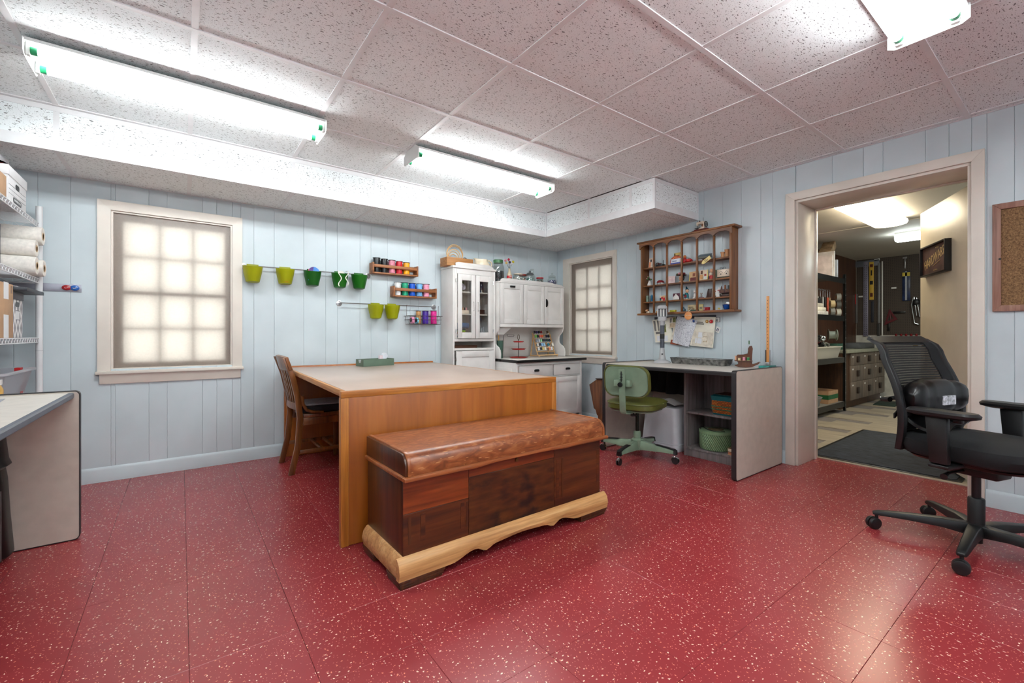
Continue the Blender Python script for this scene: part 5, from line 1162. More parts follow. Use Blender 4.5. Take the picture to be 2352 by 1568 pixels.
r = thing('porcelain_dog', 'white porcelain dog sitting on the third shelf', 'figurine', at(1596, 2)); MB().ell((0.002, 0, 0.026), (0.015, 0.015, 0.026)).build('body', WHC, r); MB().ell((-0.003, -0.003, 0.062), (0.013, 0.012, 0.013)).build('head', WHC, r); MB().ell((-0.014, -0.003, 0.058), (0.007, 0.006, 0.005)).build('muzzle', WHC, r)
for s in (-1, 1): MB().cyl((0, -0.003 + s * 0.008, 0.07), (0.002, -0.003 + s * 0.011, 0.085), 0.005, 0.002, n=8).build('ear', WHC, r); MB().ell((-0.013, s * 0.007, 0.008), (0.006, 0.005, 0.009)).build('paw', WHC, r)
r = thing('mouse_figurine', 'tiny grey mouse figurine on a plum base', 'figurine', at(1611, 2)); MB().lathe([(0, 0), (0.024, 0), (0.024, 0.006), (0.02, 0.009), (0, 0.009)], 16, (0, 0, 0.0003)).build('base', plain('plum_base', (120, 70, 76), 0.5), r); MB().ell((0, 0, 0.02), (0.008, 0.008, 0.012)).build('body', plain('mouse_grey', (176, 166, 160), 0.6), r); MB().ell((-0.002, 0, 0.036), (0.007, 0.007, 0.007)).build('head', plain('mouse_grey', (176, 166, 160), 0.6), r)
for s in (-1, 1): MB().ell((0, s * 0.008, 0.044), (0.003, 0.006, 0.006), 10, 6).build('ear', plain('mouse_grey', (176, 166, 160), 0.6), r)
r = thing('leaning_book', 'thin dark brown book leaning on the third shelf', 'book', at(1630, 2, 3.725)); MB().prism([(0.03, 0), (-0.02, 0), (-0.024, 0.08), (0.012, 0.08)], -0.008, 0.008, 'x').build('cover', DKW, r, bevel=0.001); MB().prism([(0.028, 0.002), (-0.021, 0.002), (-0.025, 0.078), (0.01, 0.078)], -0.0055, 0.0055, 'x').build('pages', IV, r)
r = thing('house_card', 'white card house with red roof trim on the third shelf', 'card', at(1648, 2)); MB().prism([(-0.036, 0), (-0.036, 0.056), (-0.026, 0.068), (-0.014, 0.092), (-0.006, 0.07), (0.012, 0.064), (0.026, 0.07), (0.034, 0.05), (0.034, 0)], -0.003, 0.003, 'x').build('board', WHC, r)
for a, b_, c, d in ((0.012, 0.03, 0.048, 0.056), (-0.03, -0.002, 0.056, 0.062), (-0.028, -0.018, 0.04, 0.05), (-0.032, -0.02, 0.008, 0.026), (0.01, 0.03, 0.006, 0.014)): MB().box(-0.0045, -0.0034, a, b_, c, d).build('print', RED if c > 0.03 else BKP, r)
r = thing('mini_dresser', 'dark rosewood miniature dresser in the display rack', 'miniature', at(1667, 2)); MB().box(-0.018, 0.022, -0.04, 0.04, 0.0003, 0.018).build('base', DKW, r, bevel=0.001); MB().box(-0.02, 0.022, -0.042, 0.042, 0.03, 0.064).build('cabinet', DKW, r, bevel=0.001); MB().box(0.0, 0.022, -0.04, 0.04, 0.0183, 0.0297).build('post', DKW, r)
for y in (-0.02, 0.02): MB().box(-0.0222, -0.0202, y - 0.017, y + 0.017, 0.034, 0.06).build('drawer', plain('rosewood_front', (84, 42, 26), 0.4), r); MB().ell((-0.0235, y, 0.047), (0.002, 0.002, 0.002), 8, 5).build('knob', YEL, r)
for px, prof, m, lb, nm in ((1657, [(0, 0), (0.006, 0), (0.007, 0.014), (0.003, 0.022), (0.003, 0.03), (0, 0.031)], plain('brown_glass', (90, 44, 24), 0.2), 'tiny brown bottle on the miniature dresser', 'bottle'), (1665, [(0, 0), (0.009, 0), (0.006, 0.036), (0, 0.037)], plain('cone_wood', (150, 90, 50), 0.5), 'tiny wooden cone on the miniature dresser', 'cone'), (1674, [(0, 0), (0.01, 0), (0.01, 0.03), (0, 0.031)], plain('smoky_glass', (60, 70, 70), 0.15), 'tiny smoky jar on the miniature dresser', 'jar')):
    t = MB(); t.lathe(prof, 12); tag(t.build('mini_' + nm, m, loc=(3.718, at(px, 2)[1], ROW[2] + 0.0645)), lb, nm)
# row 3
r = thing('puppy_figurine', 'tan puppy figurine lying on the bottom shelf', 'figurine', at(1488, 3)); MB().ell((0, -0.008, 0.012), (0.013, 0.022, 0.012)).build('body', IV, r); MB().ell((-0.003, 0.012, 0.028), (0.013, 0.014, 0.013)).build('head', TAN, r); MB().ell((-0.014, 0.012, 0.025), (0.006, 0.007, 0.005)).build('muzzle', IV, r)
for s in (-1, 1): MB().ell((0, 0.012 + s * 0.012, 0.036), (0.004, 0.006, 0.006), 10, 6).build('ear', TAN, r)
for y in (-0.022, 0.004): MB().ell((-0.012, y, 0.005), (0.009, 0.005, 0.005), 10, 6).build('paw', IV, r)
tag(MB().box(-0.004, 0.004, -0.05, 0.05, 0, 0.02).build('folding_ruler', wood('boxwood', (190, 140, 70), (210, 164, 92), None, 0.5, 'y'), loc=(3.742, at(1514, 3)[1], ROW[3] + 0.0003), bevel=0.001), 'boxwood folding ruler lying behind the desk lamp head', 'ruler')
r = thing('gold_thread', 'yellow thread spool lying on the bottom shelf', 'spool', at(1546, 3)); MB().cyl((0, -0.026, 0.0115), (0, 0.026, 0.0115), 0.011, n=16).build('thread', plain('chartreuse_thread', (196, 190, 60), 0.5), r)
for y in (-0.028, 0.028): MB().cyl((0, y - 0.002, 0.0118), (0, y + 0.002, 0.0118), 0.0115, n=16).build('end', YEL, r)
rnd(1570, 3, [(0, 0), (0.018, 0), (0.021, 0.012), (0.018, 0.026), (0.007, 0.034), (0.007, 0.046), (0, 0.048)], plain('slate_blue_glaze', (50, 84, 100), 0.2), 'small slate blue bottle on the bottom shelf', 'small_bottle', 'bottle')
card(1590, 3, 0.088, 0.062, (206, 188, 146), 'old sepia label card on the bottom shelf', lean=0.06, X=3.74, pattern=((0.1, 0.6, 0.6, 0.7, (96, 74, 50)), (0.15, 0.75, 0.25, 0.5, (140, 112, 80))))
card(1610, 3, 0.04, 0.064, (196, 180, 120), 'small yellow and grey card at the back of the bottom shelf', lean=0.05, X=3.745, pattern=((0.2, 0.8, 0.3, 0.6, (110, 104, 90)),))
t = MB(); t.box(-0.016, 0.016, -0.035, 0.035, 0, 0.014); tag(t.build('green_box', plain('bottle_green_card', (26, 66, 48), 0.5), loc=(3.712, at(1596, 3)[1], ROW[3] + 0.0003), bevel=0.002), 'flat bottle green box below the sepia card', 'box')
r = thing('red_tin', 'oval red tin with white lettering on the bottom shelf', 'tin', at(1623, 3)); t = MB(); t.lathe([(0, 0), (0.026, 0), (0.03, 0.03), (0.028, 0.03), (0.024, 0.003), (0, 0.003)], 24, (0, 0, 0.0003), 0.7, 1.1); t.build('tin', plain('enamel_red', (160, 18, 30), 0.3), r)
for z, a in ((0.023, 0.6), (0.016, 0.95), (0.009, 0.45)): MB().sheet(lambda u, v: (-0.0205 * math.cos((u - 0.3) * a), 0.033 * math.sin((u - 0.3) * a + 0.35), z + 0.0025 * v), 5, 1, 0.0006).build('lettering', WHC, r)
r = thing('flower_pin', 'yellow flower brooch with white petals on the bottom shelf', 'brooch', at(1651, 3)); MB().ell((0, 0, 0.012), (0.009, 0.009, 0.011)).build('centre', YEL, r)
for k in range(6): a = 2 * PI * k / 6; MB().ell((0.011 * math.cos(a) * 0.9, 0.016 * math.sin(a), 0.005), (0.006, 0.008, 0.0045), 10, 6).build('petal', WHC, r)
r = thing('blue_bowl', 'cobalt blue bowl of odds and ends on the bottom shelf', 'bowl', at(1670, 3)); MB().lathe([(0, 0), (0.017, 0), (0.03, 0.016), (0.037, 0.045), (0.035, 0.045), (0.028, 0.018), (0.015, 0.004), (0, 0.004)], 22, (0, 0, 0.0003)).build('bowl', BLU, r)
t = MB()
for k in range(7): t.ell((0.016 * math.cos(k * 2.4), 0.02 * math.sin(k * 2.4), 0.04 + 0.004 * (k % 3)), (0.01, 0.01, 0.008), 8, 5)
t.build('trinkets', plain('mixed_trinkets', (150, 110, 90), 0.6, var=0.4, scale=90), r); MB().obox((-0.012, -0.014, 0.05), (0.002, 0.034, 0.03), R3(0.3, 0.2, 0)).build('paper_slip', WHC, r)
# hanging disc below the rack and the toy sewing machine on top
r = thing('wooden_disc', 'round pale wooden tag hanging on white string from the rack', 'tag', (3.632, yat(1581, 3.632), 1.172)); MB().cyl((-0.004, 0, 0), (0.004, 0, 0), 0.036, n=28).build('disc', wood('cherry_disc', (206, 130, 70), (224, 152, 92), None, 0.5, 'y'), r, bevel=0.001)
MB().tube([(-0.0045, 0.026, -0.004), (-0.0048, 0.014, 0.004), (-0.0048, 0.0, -0.001), (-0.0048, -0.014, 0.005), (-0.0045, -0.026, -0.002)], 0.002, 5).build('inlay_line', IV, r)
MB().tube([(0, 0, 0.034), (0.0, -0.008, 0.046), (0.006, -0.018, 0.056), (0.02, -0.024, 0.062)], 0.0014, 5).build('string', WHC, r)
r = thing('toy_sewing_machine', 'cream toy sewing machine on a red base atop the rack', 'toy', (3.712, yat(1612, 3.712), RZ1 + 0.0185), 0)
MB().loft([[(x, y, z) for x, y in rrect(w, d, 0.004, 2)] for w, d, z in ((0.085, 0.19, 0.0), (0.085, 0.19, 0.004), (0.06, 0.12, 0.018), (0.06, 0.12, 0.022))]).build('wooden_base', plain('dark_red_base', (96, 26, 20), 0.35), r)
MB().prism([(-0.028, 0.022), (0.026, 0.022), (0.026, 0.034), (-0.002, 0.036), (-0.006, 0.058), (0.0, 0.068), (0.034, 0.07), (0.036, 0.058), (0.044, 0.058), (0.046, 0.09), (-0.02, 0.092), (-0.028, 0.082)], -0.014, 0.014, 'x').build('machine_body', IV, r, bevel=0.004)
MB().box(-0.018, 0.018, 0.012, 0.06, 0.034, 0.038).build('work_plate', BKP, r); MB().tube([(-0.002, -0.036 + 0.0, 0.062), (-0.002, -0.0285, 0.062)], 0.004, 8).build('axle', BKP, r)
t = MB(); t.tube([(0.024 * math.cos(2 * PI * k / 20), -0.04, 0.062 + 0.024 * math.sin(2 * PI * k / 20)) for k in range(20)], 0.0035, 6, closed=True)
for k in range(3): t.tube([(0.024 * math.cos(PI * k / 3), -0.04, 0.062 + 0.024 * math.sin(PI * k / 3)), (-0.024 * math.cos(PI * k / 3), -0.04, 0.062 - 0.024 * math.sin(PI * k / 3))], 0.0018, 5)
t.build('hand_wheel', plain('dark_steel', (70, 70, 72), 0.3, 0.7), r)
MB().cyl((0, -0.012, 0.091), (0, -0.012, 0.125), 0.0018, n=6).build('spool_pin', BKP, r); MB().cyl((0, 0.041, 0.04), (0, 0.041, 0.102), 0.0018, n=6).build('needle_bar', BKP, r); MB().ell((-0.004, 0.018, 0.097), (0.006, 0.007, 0.006)).build('tension_knob', plain('dark_red_knob', (70, 20, 20), 0.3), r); MB().ell((-0.0145, -0.012, 0.055), (0.001, 0.008, 0.014)).build('flower_decal', plain('faded_rose_decal', (130, 84, 50), 0.5, var=0.3, scale=150), r)

# ================================================================ notes on the magnetic strip below the rack
sp_ = onx(1650, 727, W - 0.004)
tag(MB().box(W - 0.006, W - 0.0005, 2.03, 2.66, 1.152, 1.176).build('magnetic_strip', plain('dark_strip', (60, 62, 70), 0.4, 0.3), bevel=0.001), 'dark magnetic strip under the display rack holding papers', 'magnet strip')
def sheet_paper(name, label, corners, mat, X, curl=0.006, prints=(), hang=None, flat=False):
    """corners: photo pixels TL, TR, BR, BL on the plane x = X"""
    P = [onx(px, py, X) for px, py in corners]; c = sum(P, Vector()) / 4
    r = thing(name, label, 'paper', tuple(c))
    def fn(u, v, off=0.0):
        p = P[3].lerp(P[2], u).lerp(P[0].lerp(P[1], u), v) - c
        return Vector((p.x - curl * (1 - v) * (1 - v) * (0.6 + 0.4 * math.sin(5 * u)) - off, p.y, p.z))
    t = MB(); t.sheet(lambda u, v: fn(u, v), 8, 8, 0.0008); t.build('sheet', mat, r)
    for (u0, u1, v0, v1, m) in prints:
        t = MB(); t.sheet(lambda u, v: fn(u0 + (u1 - u0) * u, v0 + (v1 - v0) * v, 0.0009), 4, 3, 0.0004); t.build('print', m, r)
    return r
PAP = plain('white_paper', (222, 222, 226), 0.8, var=0.02); PAPC = plain('cream_paper', (228, 222, 206), 0.7, var=0.04)
def script_mat():
    m, nt, b = newmat('handwritten_page'); w = N(nt, 'ShaderNodeTexWave', wave_type='BANDS', bands_direction='Z'); w.inputs['Scale'].default_value = 26; nt.links.new(coords(nt), w.inputs[0])
    n = N(nt, 'ShaderNodeTexNoise'); n.inputs['Scale'].default_value = 160; n.inputs['Detail'].default_value = 3; nt.links.new(coords(nt, (1, 1, 0.4)), n.inputs[0])
    a = ramp(nt, w.outputs[0], [(0.55, (0, 0, 0, 1)), (0.75, (1, 1, 1, 1))]); c = ramp(nt, n.outputs[0], [(0.5, (0, 0, 0, 1)), (0.56, (1, 1, 1, 1))])
    nt.links.new(mix(nt, mix(nt, 1.0, a, c, 'MULTIPLY'), srgb(220, 220, 226), srgb(112, 112, 130)), b.inputs['Base Color']); b.inputs['Roughness'].default_value = 0.8; return m
SCR = script_mat(); INK = plain('ink_grey', (120, 116, 112), 0.7); SAND = plain('photo_sand', (176, 154, 126), 0.6, var=0.15, scale=40); PALE = plain('photo_pale', (214, 204, 188), 0.6, var=0.08, scale=40); OLV = plain('photo_olive', (110, 112, 60), 0.6, var=0.25, scale=60); BRN = plain('photo_brown', (136, 96, 66), 0.6, var=0.2, scale=60)
sheet_paper('magazine_page', 'curled magazine page of furniture photos behind the desk lamp', [(1498, 735), (1540, 728), (1546, 786), (1507, 786)], PAPC, 3.755, 0.02, ((0.05, 0.16, 0.5, 0.95, INK), (0.25, 0.34, 0.5, 0.95, INK), (0.45, 0.7, 0.42, 0.75, OLV), (0.1, 0.5, 0.36, 0.46, INK), (0.15, 0.75, 0.05, 0.28, PAP)))
sheet_paper('magazine_clipping', 'small clipping of a vase and wooden bowl photo', [(1537, 729), (1553, 727), (1552, 753), (1536, 753)], PALE, 3.752, 0.008, ((0.2, 0.85, 0.05, 0.45, SAND), (0.55, 0.95, 0.5, 0.95, OLV), (0.15, 0.4, 0.5, 0.9, INK)))
sheet_paper('recipe_page', 'page with a red-brown lower edge behind the handwritten sheet', [(1546, 753), (1572, 752), (1577, 794), (1540, 790)], PALE, 3.75, 0.006, ((0.0, 0.3, 0.0, 0.28, plain('rust_ink', (150, 70, 44), 0.6)), (0.3, 1.0, 0.0, 0.1, plain('rust_ink', (150, 70, 44), 0.6)), (0.2, 0.5, 0.78, 0.95, BRN)))
hs = sheet_paper('handwritten_page', 'loose-leaf page of handwritten notes hung askew', [(1556, 725), (1602, 735), (1582, 797), (1545, 786)], SCR, 3.742, 0.01)
sheet_paper('catalogue_page', 'catalogue page showing pale sofa cushions', [(1595, 727), (1644, 728), (1638, 799), (1586, 793)], PAPC, 3.748, 0.012, ((0.06, 0.94, 0.02, 0.5, PALE), (0.3, 0.52, 0.3, 0.48, PAP), (0.5, 0.92, 0.3, 0.5, SAND), (0.55, 0.95, 0.12, 0.3, SAND), (0.2, 0.5, 0.1, 0.28, PAP), (0.62, 0.82, 0.04, 0.12, BRN), (0.1, 0.5, 0.74, 0.78, INK), (0.1, 0.45, 0.8, 0.83, INK)))
for px, py, c, nm, rr in ((1593, 737, (20, 70, 150), 'blue', 0.012), (1634, 738, (170, 20, 30), 'red', 0.016), (1624, 738, (176, 130, 60), 'golden', 0.014)):
    p = onx(px, py, 3.735); t = MB(); t.lathe([(rr, 0), (rr, 0.004), (rr * 0.6, 0.009), (0, 0.01)], 18); r = thing('button_magnet', '%s round magnet pinning papers under the display rack' % nm, 'magnet', tuple(p), (0, -PI / 2, 0)); t.build('button', plain('magnet_' + nm, c, 0.2, var=0.1, coat=0.4), r); MB().tube([(-0.005, 0, 0.0102), (0, 0.004, 0.0106), (0.005, 0, 0.0102)], 0.001, 5).build('mark', IV, r)
r = thing('wall_hook', 'small white hook plate with a black outline on the wall', 'hook', tuple(onx(1649, 734, W - 0.0005)))
MB().box(-0.004, 0, -0.017, 0.017, -0.02, 0.02).build('plate', WHC, r, bevel=0.001); t = MB(); ring_prism(t, [(-0.019, -0.022), (0.019, -0.022), (0.019, 0.022), (-0.019, 0.022)], [(-0.0168, -0.0198), (0.0168, -0.0198), (0.0168, 0.0198), (-0.0168, 0.0198)], -0.005, 0, 'x'); t.build('outline', BKP, r); MB().tube([(-0.004, 0, 0.004), (-0.018, 0, 0.002), (-0.02, 0, -0.008), (-0.012, 0, -0.012), (-0.005, 0, -0.008)], 0.003, 6).build('hook', GREY, r)
r = thing('fabric_tag', 'white printed fabric tag hanging from the wall hook', 'tag', tuple(onx(1649, 757, W - 0.012)), (0.4, 0, 0)); MB().sheet(lambda u, v: (-0.004 * math.sin(6 * u + 2 * v), -0.02 + 0.04 * u, -0.025 + 0.05 * v), 6, 6, 0.001).build('cloth', WHC, r); 
for k in range(2): MB().box(-0.0075, -0.0055, -0.009 + 0.012 * k, -0.004 + 0.012 * k, -0.012, 0.012).build('print', plain('navy_print', (40, 50, 90), 0.7), r)
MB().tube([(0, 0, 0.025), (-0.002, 0.008, 0.045), (0, 0.012, 0.058)], 0.0008, 4).build('thread', WHC, r)

# ================================================================ cork board by the doorway
cb = thing('cork_board', 'cork notice board in a brown wooden frame', 'notice board', (W, -0.5, 1.135))
CKF = wood('reddish_frame_wood', (126, 88, 74), (150, 108, 92), (162, 122, 106), 0.5, 'z'); CW2, CH2 = 0.876, 0.617
t = MB(); 
for (a, b_, c, d) in (((0, 0), (CW2, 0), (CW2 - 0.034, 0.034), (0.034, 0.034)), ((CW2, 0), (CW2, CH2), (CW2 - 0.034, CH2 - 0.034), (CW2 - 0.034, 0.034)), ((CW2, CH2), (0, CH2), (0.034, CH2 - 0.034), (CW2 - 0.034, CH2 - 0.034)), ((0, CH2), (0, 0), (0.034, 0.034), (0.034, CH2 - 0.034))):
    MB().prism([a, b_, c, d], -0.02, -0.0005, 'x').build('frame_strip', CKF, cb, bevel=0.002)
def cork():
    m, nt, b = newmat('cork'); n = N(nt, 'ShaderNodeTexVoronoi'); n.inputs['Scale'].default_value = 260; nt.links.new(coords(nt), n.inputs['Vector']); n2 = N(nt, 'ShaderNodeTexNoise'); n2.inputs['Scale'].default_value = 90; n2.inputs['Detail'].default_value = 5; nt.links.new(coords(nt), n2.inputs[0])
    sp = N(nt, 'ShaderNodeSeparateColor'); nt.links.new(n.outputs['Color'], sp.inputs[0])
    a = ramp(nt, sp.outputs[0], [(0.1, srgb(84, 58, 34)), (0.5, srgb(124, 92, 60)), (0.9, srgb(146, 112, 78))]); nt.links.new(mix(nt, 0.4, a, ramp(nt, n2.outputs[0], [(0.35, srgb(80, 54, 32)), (0.65, srgb(160, 126, 90))])), b.inputs['Base Color']); b.inputs['Roughness'].default_value = 0.95; bump(nt, b, n2.outputs[0], 0.3, 0.002); return m
MB().box(-0.01, -0.0008, 0.033, CW2 - 0.033, 0.033, CH2 - 0.033).build('cork_sheet', cork(), cb)
p = onx(2297, 595, W - 0.012); MB().lathe([(0.004, 0), (0.004, 0.008), (0.006, 0.01), (0.004, 0.014), (0, 0.015)], 10).build('push_pin', BKP, cb, loc=(-0.01, p.y + 0.5, p.z - 1.135), rot=(0, -PI / 2, 0))

# ================================================================ framed sign on the open door
sg = thing('framed_sign', 'black framed brown sign reading HARDWARE on the open door', 'sign', (DHX, DHY, 0), DANG)
d_ = Vector((math.cos(DANG), math.sin(DANG)))
def along(px):
    r = ray(px, HYP); k = r[1] / r[0]; return (DHX * k - DHY) / (d_.y - d_.x * k)
s0, s1 = along(2188) + 0.012, along(2126)
zc = 1.583; hh = 0.118
def sbx(nm, b6, m, bev=0.001): return MB().box(*b6).build(nm, m, sg, bevel=bev)
FRB = plain('black_frame', (18, 17, 18), 0.4, var=0)
for b6 in ((s0, s0 + 0.012, 0.001, 0.04, zc - hh, zc + hh), (s1 - 0.012, s1, 0.001, 0.04, zc - hh, zc + hh), (s0 + 0.012, s1 - 0.012, 0.001, 0.04, zc + hh - 0.012, zc + hh), (s0 + 0.012, s1 - 0.012, 0.001, 0.04, zc - hh, zc - hh + 0.012)): sbx('frame_strip', b6, FRB)
sbx('sign_face', (s0 + 0.012, s1 - 0.012, 0.001, 0.022, zc - hh + 0.012, zc + hh - 0.012), plain('rusty_brown_print', (84, 58, 54), 0.5, var=0.2, scale=14), 0)
GOLD = plain('aged_gold_ink', (206, 180, 122), 0.5, var=0.08)
mid_ = (s0 + s1) / 2; Lw = s1 - s0
# the face looks along +y of the door, so text runs from s1 (left) to s0 (right)
TM = Matrix.Translation((mid_, 0.0226, zc + 0.005)) @ Matrix.Rotation(PI, 4, 'Z') @ Matrix.Rotation(PI / 2, 4, 'X') @ Matrix.Rotation(math.radians(14), 4, 'Z')
lettering('HARDWARE', 0.1, GOLD, sg, TM, 0.0008, sx=0.44 * Lw / 0.3)
for pts in ([(mid_ - 0.05 * 0 - 0.1, zc - 0.02), (mid_ + 0.02, zc - 0.052)],):
    MB().tube([(x, 0.0228, z) for x, z in pts], 0.0016, 5).build('swash_line', GOLD, sg)
for q in (-1, 1):
    MB().tube([(mid_ - 0.02 + q * (0.004 + 0.03 * k / 12), 0.0228, zc - 0.085 + 0.008 * math.sin(k * 0.9) * (1 - k / 16)) for k in range(13)], 0.0012, 5).build('flourish', GOLD, sg)
    MB().tube([(mid_ - 0.05 + q * (0.004 + 0.026 * k / 12), 0.0228, zc + 0.082 + 0.007 * math.sin(k * 0.9) * (1 - k / 16)) for k in range(13)], 0.0012, 5).build('flourish', GOLD, sg)
# ================================================================ on top of the white cabinets
PINE = wood('aged_pine_box', (140, 90, 46), (172, 118, 66), (188, 138, 86), 0.55, 'x'); BAM = wood('bamboo_hoop', (206, 158, 100), (226, 184, 130), None, 0.5, 'x')
ZT, ZH = 1.6855, 1.5667
X0, X1 = xat(1021, 3.9), xat(1081, 3.9)
wb = thing('wooden_box', 'open pine box of embroidery hoops on the china cabinet', 'box', (X0, 3.85, ZT)); LB = X1 - X0
for b6 in ((0, LB, 0, 0.008, 0, 0.085), (0, LB, 0.132, 0.14, 0, 0.085), (0, 0.008, 0.008, 0.132, 0, 0.085), (LB - 0.008, LB, 0.008, 0.132, 0, 0.085), (0.008, LB - 0.008, 0.008, 0.132, 0, 0.008)): MB().box(*b6).build('board', PINE, wb, bevel=0.001)
for i, (r_, dx, dy) in enumerate(((0.092, 0.105, 0.03), (0.087, 0.112, 0.045), (0.072, 0.115, 0.062), (0.062, 0.12, 0.08), (0.05, 0.125, 0.096))):
    t = MB(); t.tube([(r_ * math.cos(2 * PI * k / 36), 0.0, r_ + 0.003 + r_ * math.sin(2 * PI * k / 36)) for k in range(36)], 0.0042, 6, closed=True)
    tag(t.build('embroidery_hoop', BAM, loc=(X0 + dx, 3.85 + dy, ZT + 0.0085 + 0.02)), ('largest', 'second largest', 'middle-sized', 'second smallest', 'smallest')[i] + ' bamboo embroidery hoop standing in the pine box', 'hoop', 'hoops in the pine box')
t = MB(); t.tube([(0.028 * math.cos(2 * PI * k / 24), 0, 0.03 + 0.028 * math.sin(2 * PI * k / 24)) for k in range(24)], 0.004, 6, closed=True); tag(t.build('metal_hoop', GREY, loc=(X0 + LB - 0.05, 3.93, ZT + 0.05)), 'small dark metal hoop at the end of the pine box', 'hoop', 'hoops in the pine box')
pj = thing('pitcher', 'squat cream stoneware pitcher on the china cabinet', 'pitcher', (xat(1106, 3.93), 3.93, ZT))
CRM = plain('cream_glaze', (236, 220, 192), 0.18, var=0.03, coat=0.4)
t = MB(); rings = []
prof = [(0.05, 0.0), (0.078, 0.012), (0.09, 0.04), (0.086, 0.065), (0.07, 0.086), (0.064, 0.098), (0.066, 0.108)]
for r_, z in prof + [(0.062, 0.107), (0.06, 0.096), (0.066, 0.084), (0.08, 0.062), (0.07, 0.016), (0.03, 0.008)]:
    ring = []
    for k in range(28):
        a = 2 * PI * k / 28; sp2 = max(0, -math.cos(a)) ** 6 * max(0, (z - 0.07) / 0.038); ring.append((r_ * (1 + 0.5 * sp2) * math.cos(a), r_ * math.sin(a) * (1 - 0.1 * sp2), z + 0.008 * sp2))
    rings.append(ring)
t.loft(rings); t.build('body', CRM, pj)
MB().tube([(0.06, 0, 0.1), (0.095, 0, 0.108), (0.125, 0, 0.09), (0.128, 0, 0.06), (0.11, 0, 0.034), (0.088, 0, 0.03)], [0.009, 0.009, 0.0085, 0.008, 0.008, 0.008], 8).build('handle', CRM, pj)
# jars
JG = thin_glass('jar_glass', 0.1, (0.93, 0.96, 0.95, 1))
def bead_mat(name, cols, scale=120):
    if name in MATS: return MATS[name]
    m, nt, b = newmat(name); v = N(nt, 'ShaderNodeTexVoronoi'); v.inputs['Scale'].default_value = scale; nt.links.new(coords(nt), v.inputs['Vector']); sp = N(nt, 'ShaderNodeSeparateColor'); nt.links.new(v.outputs['Color'], sp.inputs[0])
    nt.links.new(ramp(nt, sp.outputs[0], [(i / len(cols), srgb(*c)) for i, c in enumerate(cols)], 'CONSTANT'), b.inputs['Base Color']); b.inputs['Roughness'].default_value = 0.35
    inv = N(nt, 'ShaderNodeMath', operation='SUBTRACT'); inv.inputs[0].default_value = 1; nt.links.new(v.outputs['Distance'], inv.inputs[1]); bump(nt, b, inv.outputs[0], 0.8, 0.006); MATS[name] = m; return m
def jar(px, Y, prof, fill_z, cont, lid, label, name='glass_jar', cat='jar', lidmat=None):
    r = thing(name, label, cat, (xat(px, Y), Y, ZH)); prof = [(a, z * 1.3) for a, z in prof]; fill_z *= 1.45; lid = lid and [(a, z * 1.3 + 0.0003) for a, z in lid]; t = MB(); t.lathe([(0, 0)] + prof, 24); t.build('glass', JG, r)
    ip = [(max(0.001, a - 0.004), min(z, fill_z)) for a, z in prof if z < fill_z + 0.02]; ip = [(0, 0.004)] + [(a, max(0.004, z)) for a, z in ip if z <= fill_z]
    top_r = ip[-1][0]; MB().lathe(ip + [(top_r * 0.97, fill_z), (0, fill_z + 0.004)], 20).build('contents', cont, r)
    if lid: MB().lathe(lid, 22).build('lid', lidmat, r)
    return r
jar(1144, 3.93, [(0.058, 0), (0.066, 0.008), (0.067, 0.12), (0.06, 0.145), (0.05, 0.158), (0.05, 0.166)], 0.085, bead_mat('black_beads', [(14, 14, 18), (30, 30, 36), (60, 60, 66), (18, 18, 20)], 75), [(0.053, 0.163), (0.054, 0.186), (0.05, 0.19), (0, 0.191)], 'big glass jar of black buttons with a green lid', lidmat=plain('green_jar_lid', (64, 116, 72), 0.35))
jar(1190, 3.87, [(0.048, 0), (0.056, 0.008), (0.058, 0.05), (0.05, 0.072), (0.046, 0.078)], 0.05, bead_mat('clear_buttons', [(170, 174, 170), (206, 206, 200), (120, 126, 122), (226, 224, 216)]), [(0.05, 0.076), (0.05, 0.084), (0, 0.086)], 'short glass jar of clear buttons with a pale lid', lidmat=plain('pale_jar_lid', (214, 196, 176), 0.5))
jar(1202, 4.0, [(0.044, 0), (0.05, 0.008), (0.052, 0.06), (0.044, 0.08), (0.042, 0.088)], 0.06, bead_mat('mixed_buttons', [(170, 120, 110), (206, 196, 190), (90, 80, 84), (226, 180, 150)]), [(0.05, 0.086), (0.052, 0.1), (0, 0.103)], 'glass jar of mixed buttons with a rust red lid', lidmat=plain('rust_red_lid', (150, 54, 40), 0.4))
jar(1217, 3.88, [(0.05, 0), (0.056, 0.008), (0.052, 0.05), (0.04, 0.08), (0.04, 0.086)], 0.05, bead_mat('green_white_buttons', [(226, 228, 224), (60, 130, 120), (30, 84, 84), (200, 206, 200), (120, 170, 160)]), [(0.044, 0.085), (0.046, 0.092), (0.03, 0.104), (0.012, 0.108), (0.014, 0.122), (0, 0.126)], 'domed glass jar of green and white buttons', lidmat=plain('zinc_lid', (110, 114, 116), 0.3, 0.6))
jar(1222, 4.0, [(0.036, 0), (0.04, 0.01), (0.038, 0.09), (0.02, 0.12), (0.02, 0.15), (0.026, 0.156)], 0.04, bead_mat('grey_buttons', [(150, 150, 146), (190, 190, 186)]), None, 'clear glass decanter standing behind the button jars', 'glass_decanter', 'bottle')
jar(1240, 3.88, [(0.034, 0), (0.04, 0.006), (0.042, 0.04), (0.036, 0.056), (0.034, 0.062)], 0.045, bead_mat('dark_mixed_buttons', [(24, 44, 36), (30, 30, 34), (200, 196, 186), (70, 90, 70)]), [(0.042, 0.06), (0.043, 0.072), (0, 0.075)], 'short glass jar of dark buttons with a bright red lid', lidmat=plain('bright_red_lid', (176, 30, 44), 0.35))
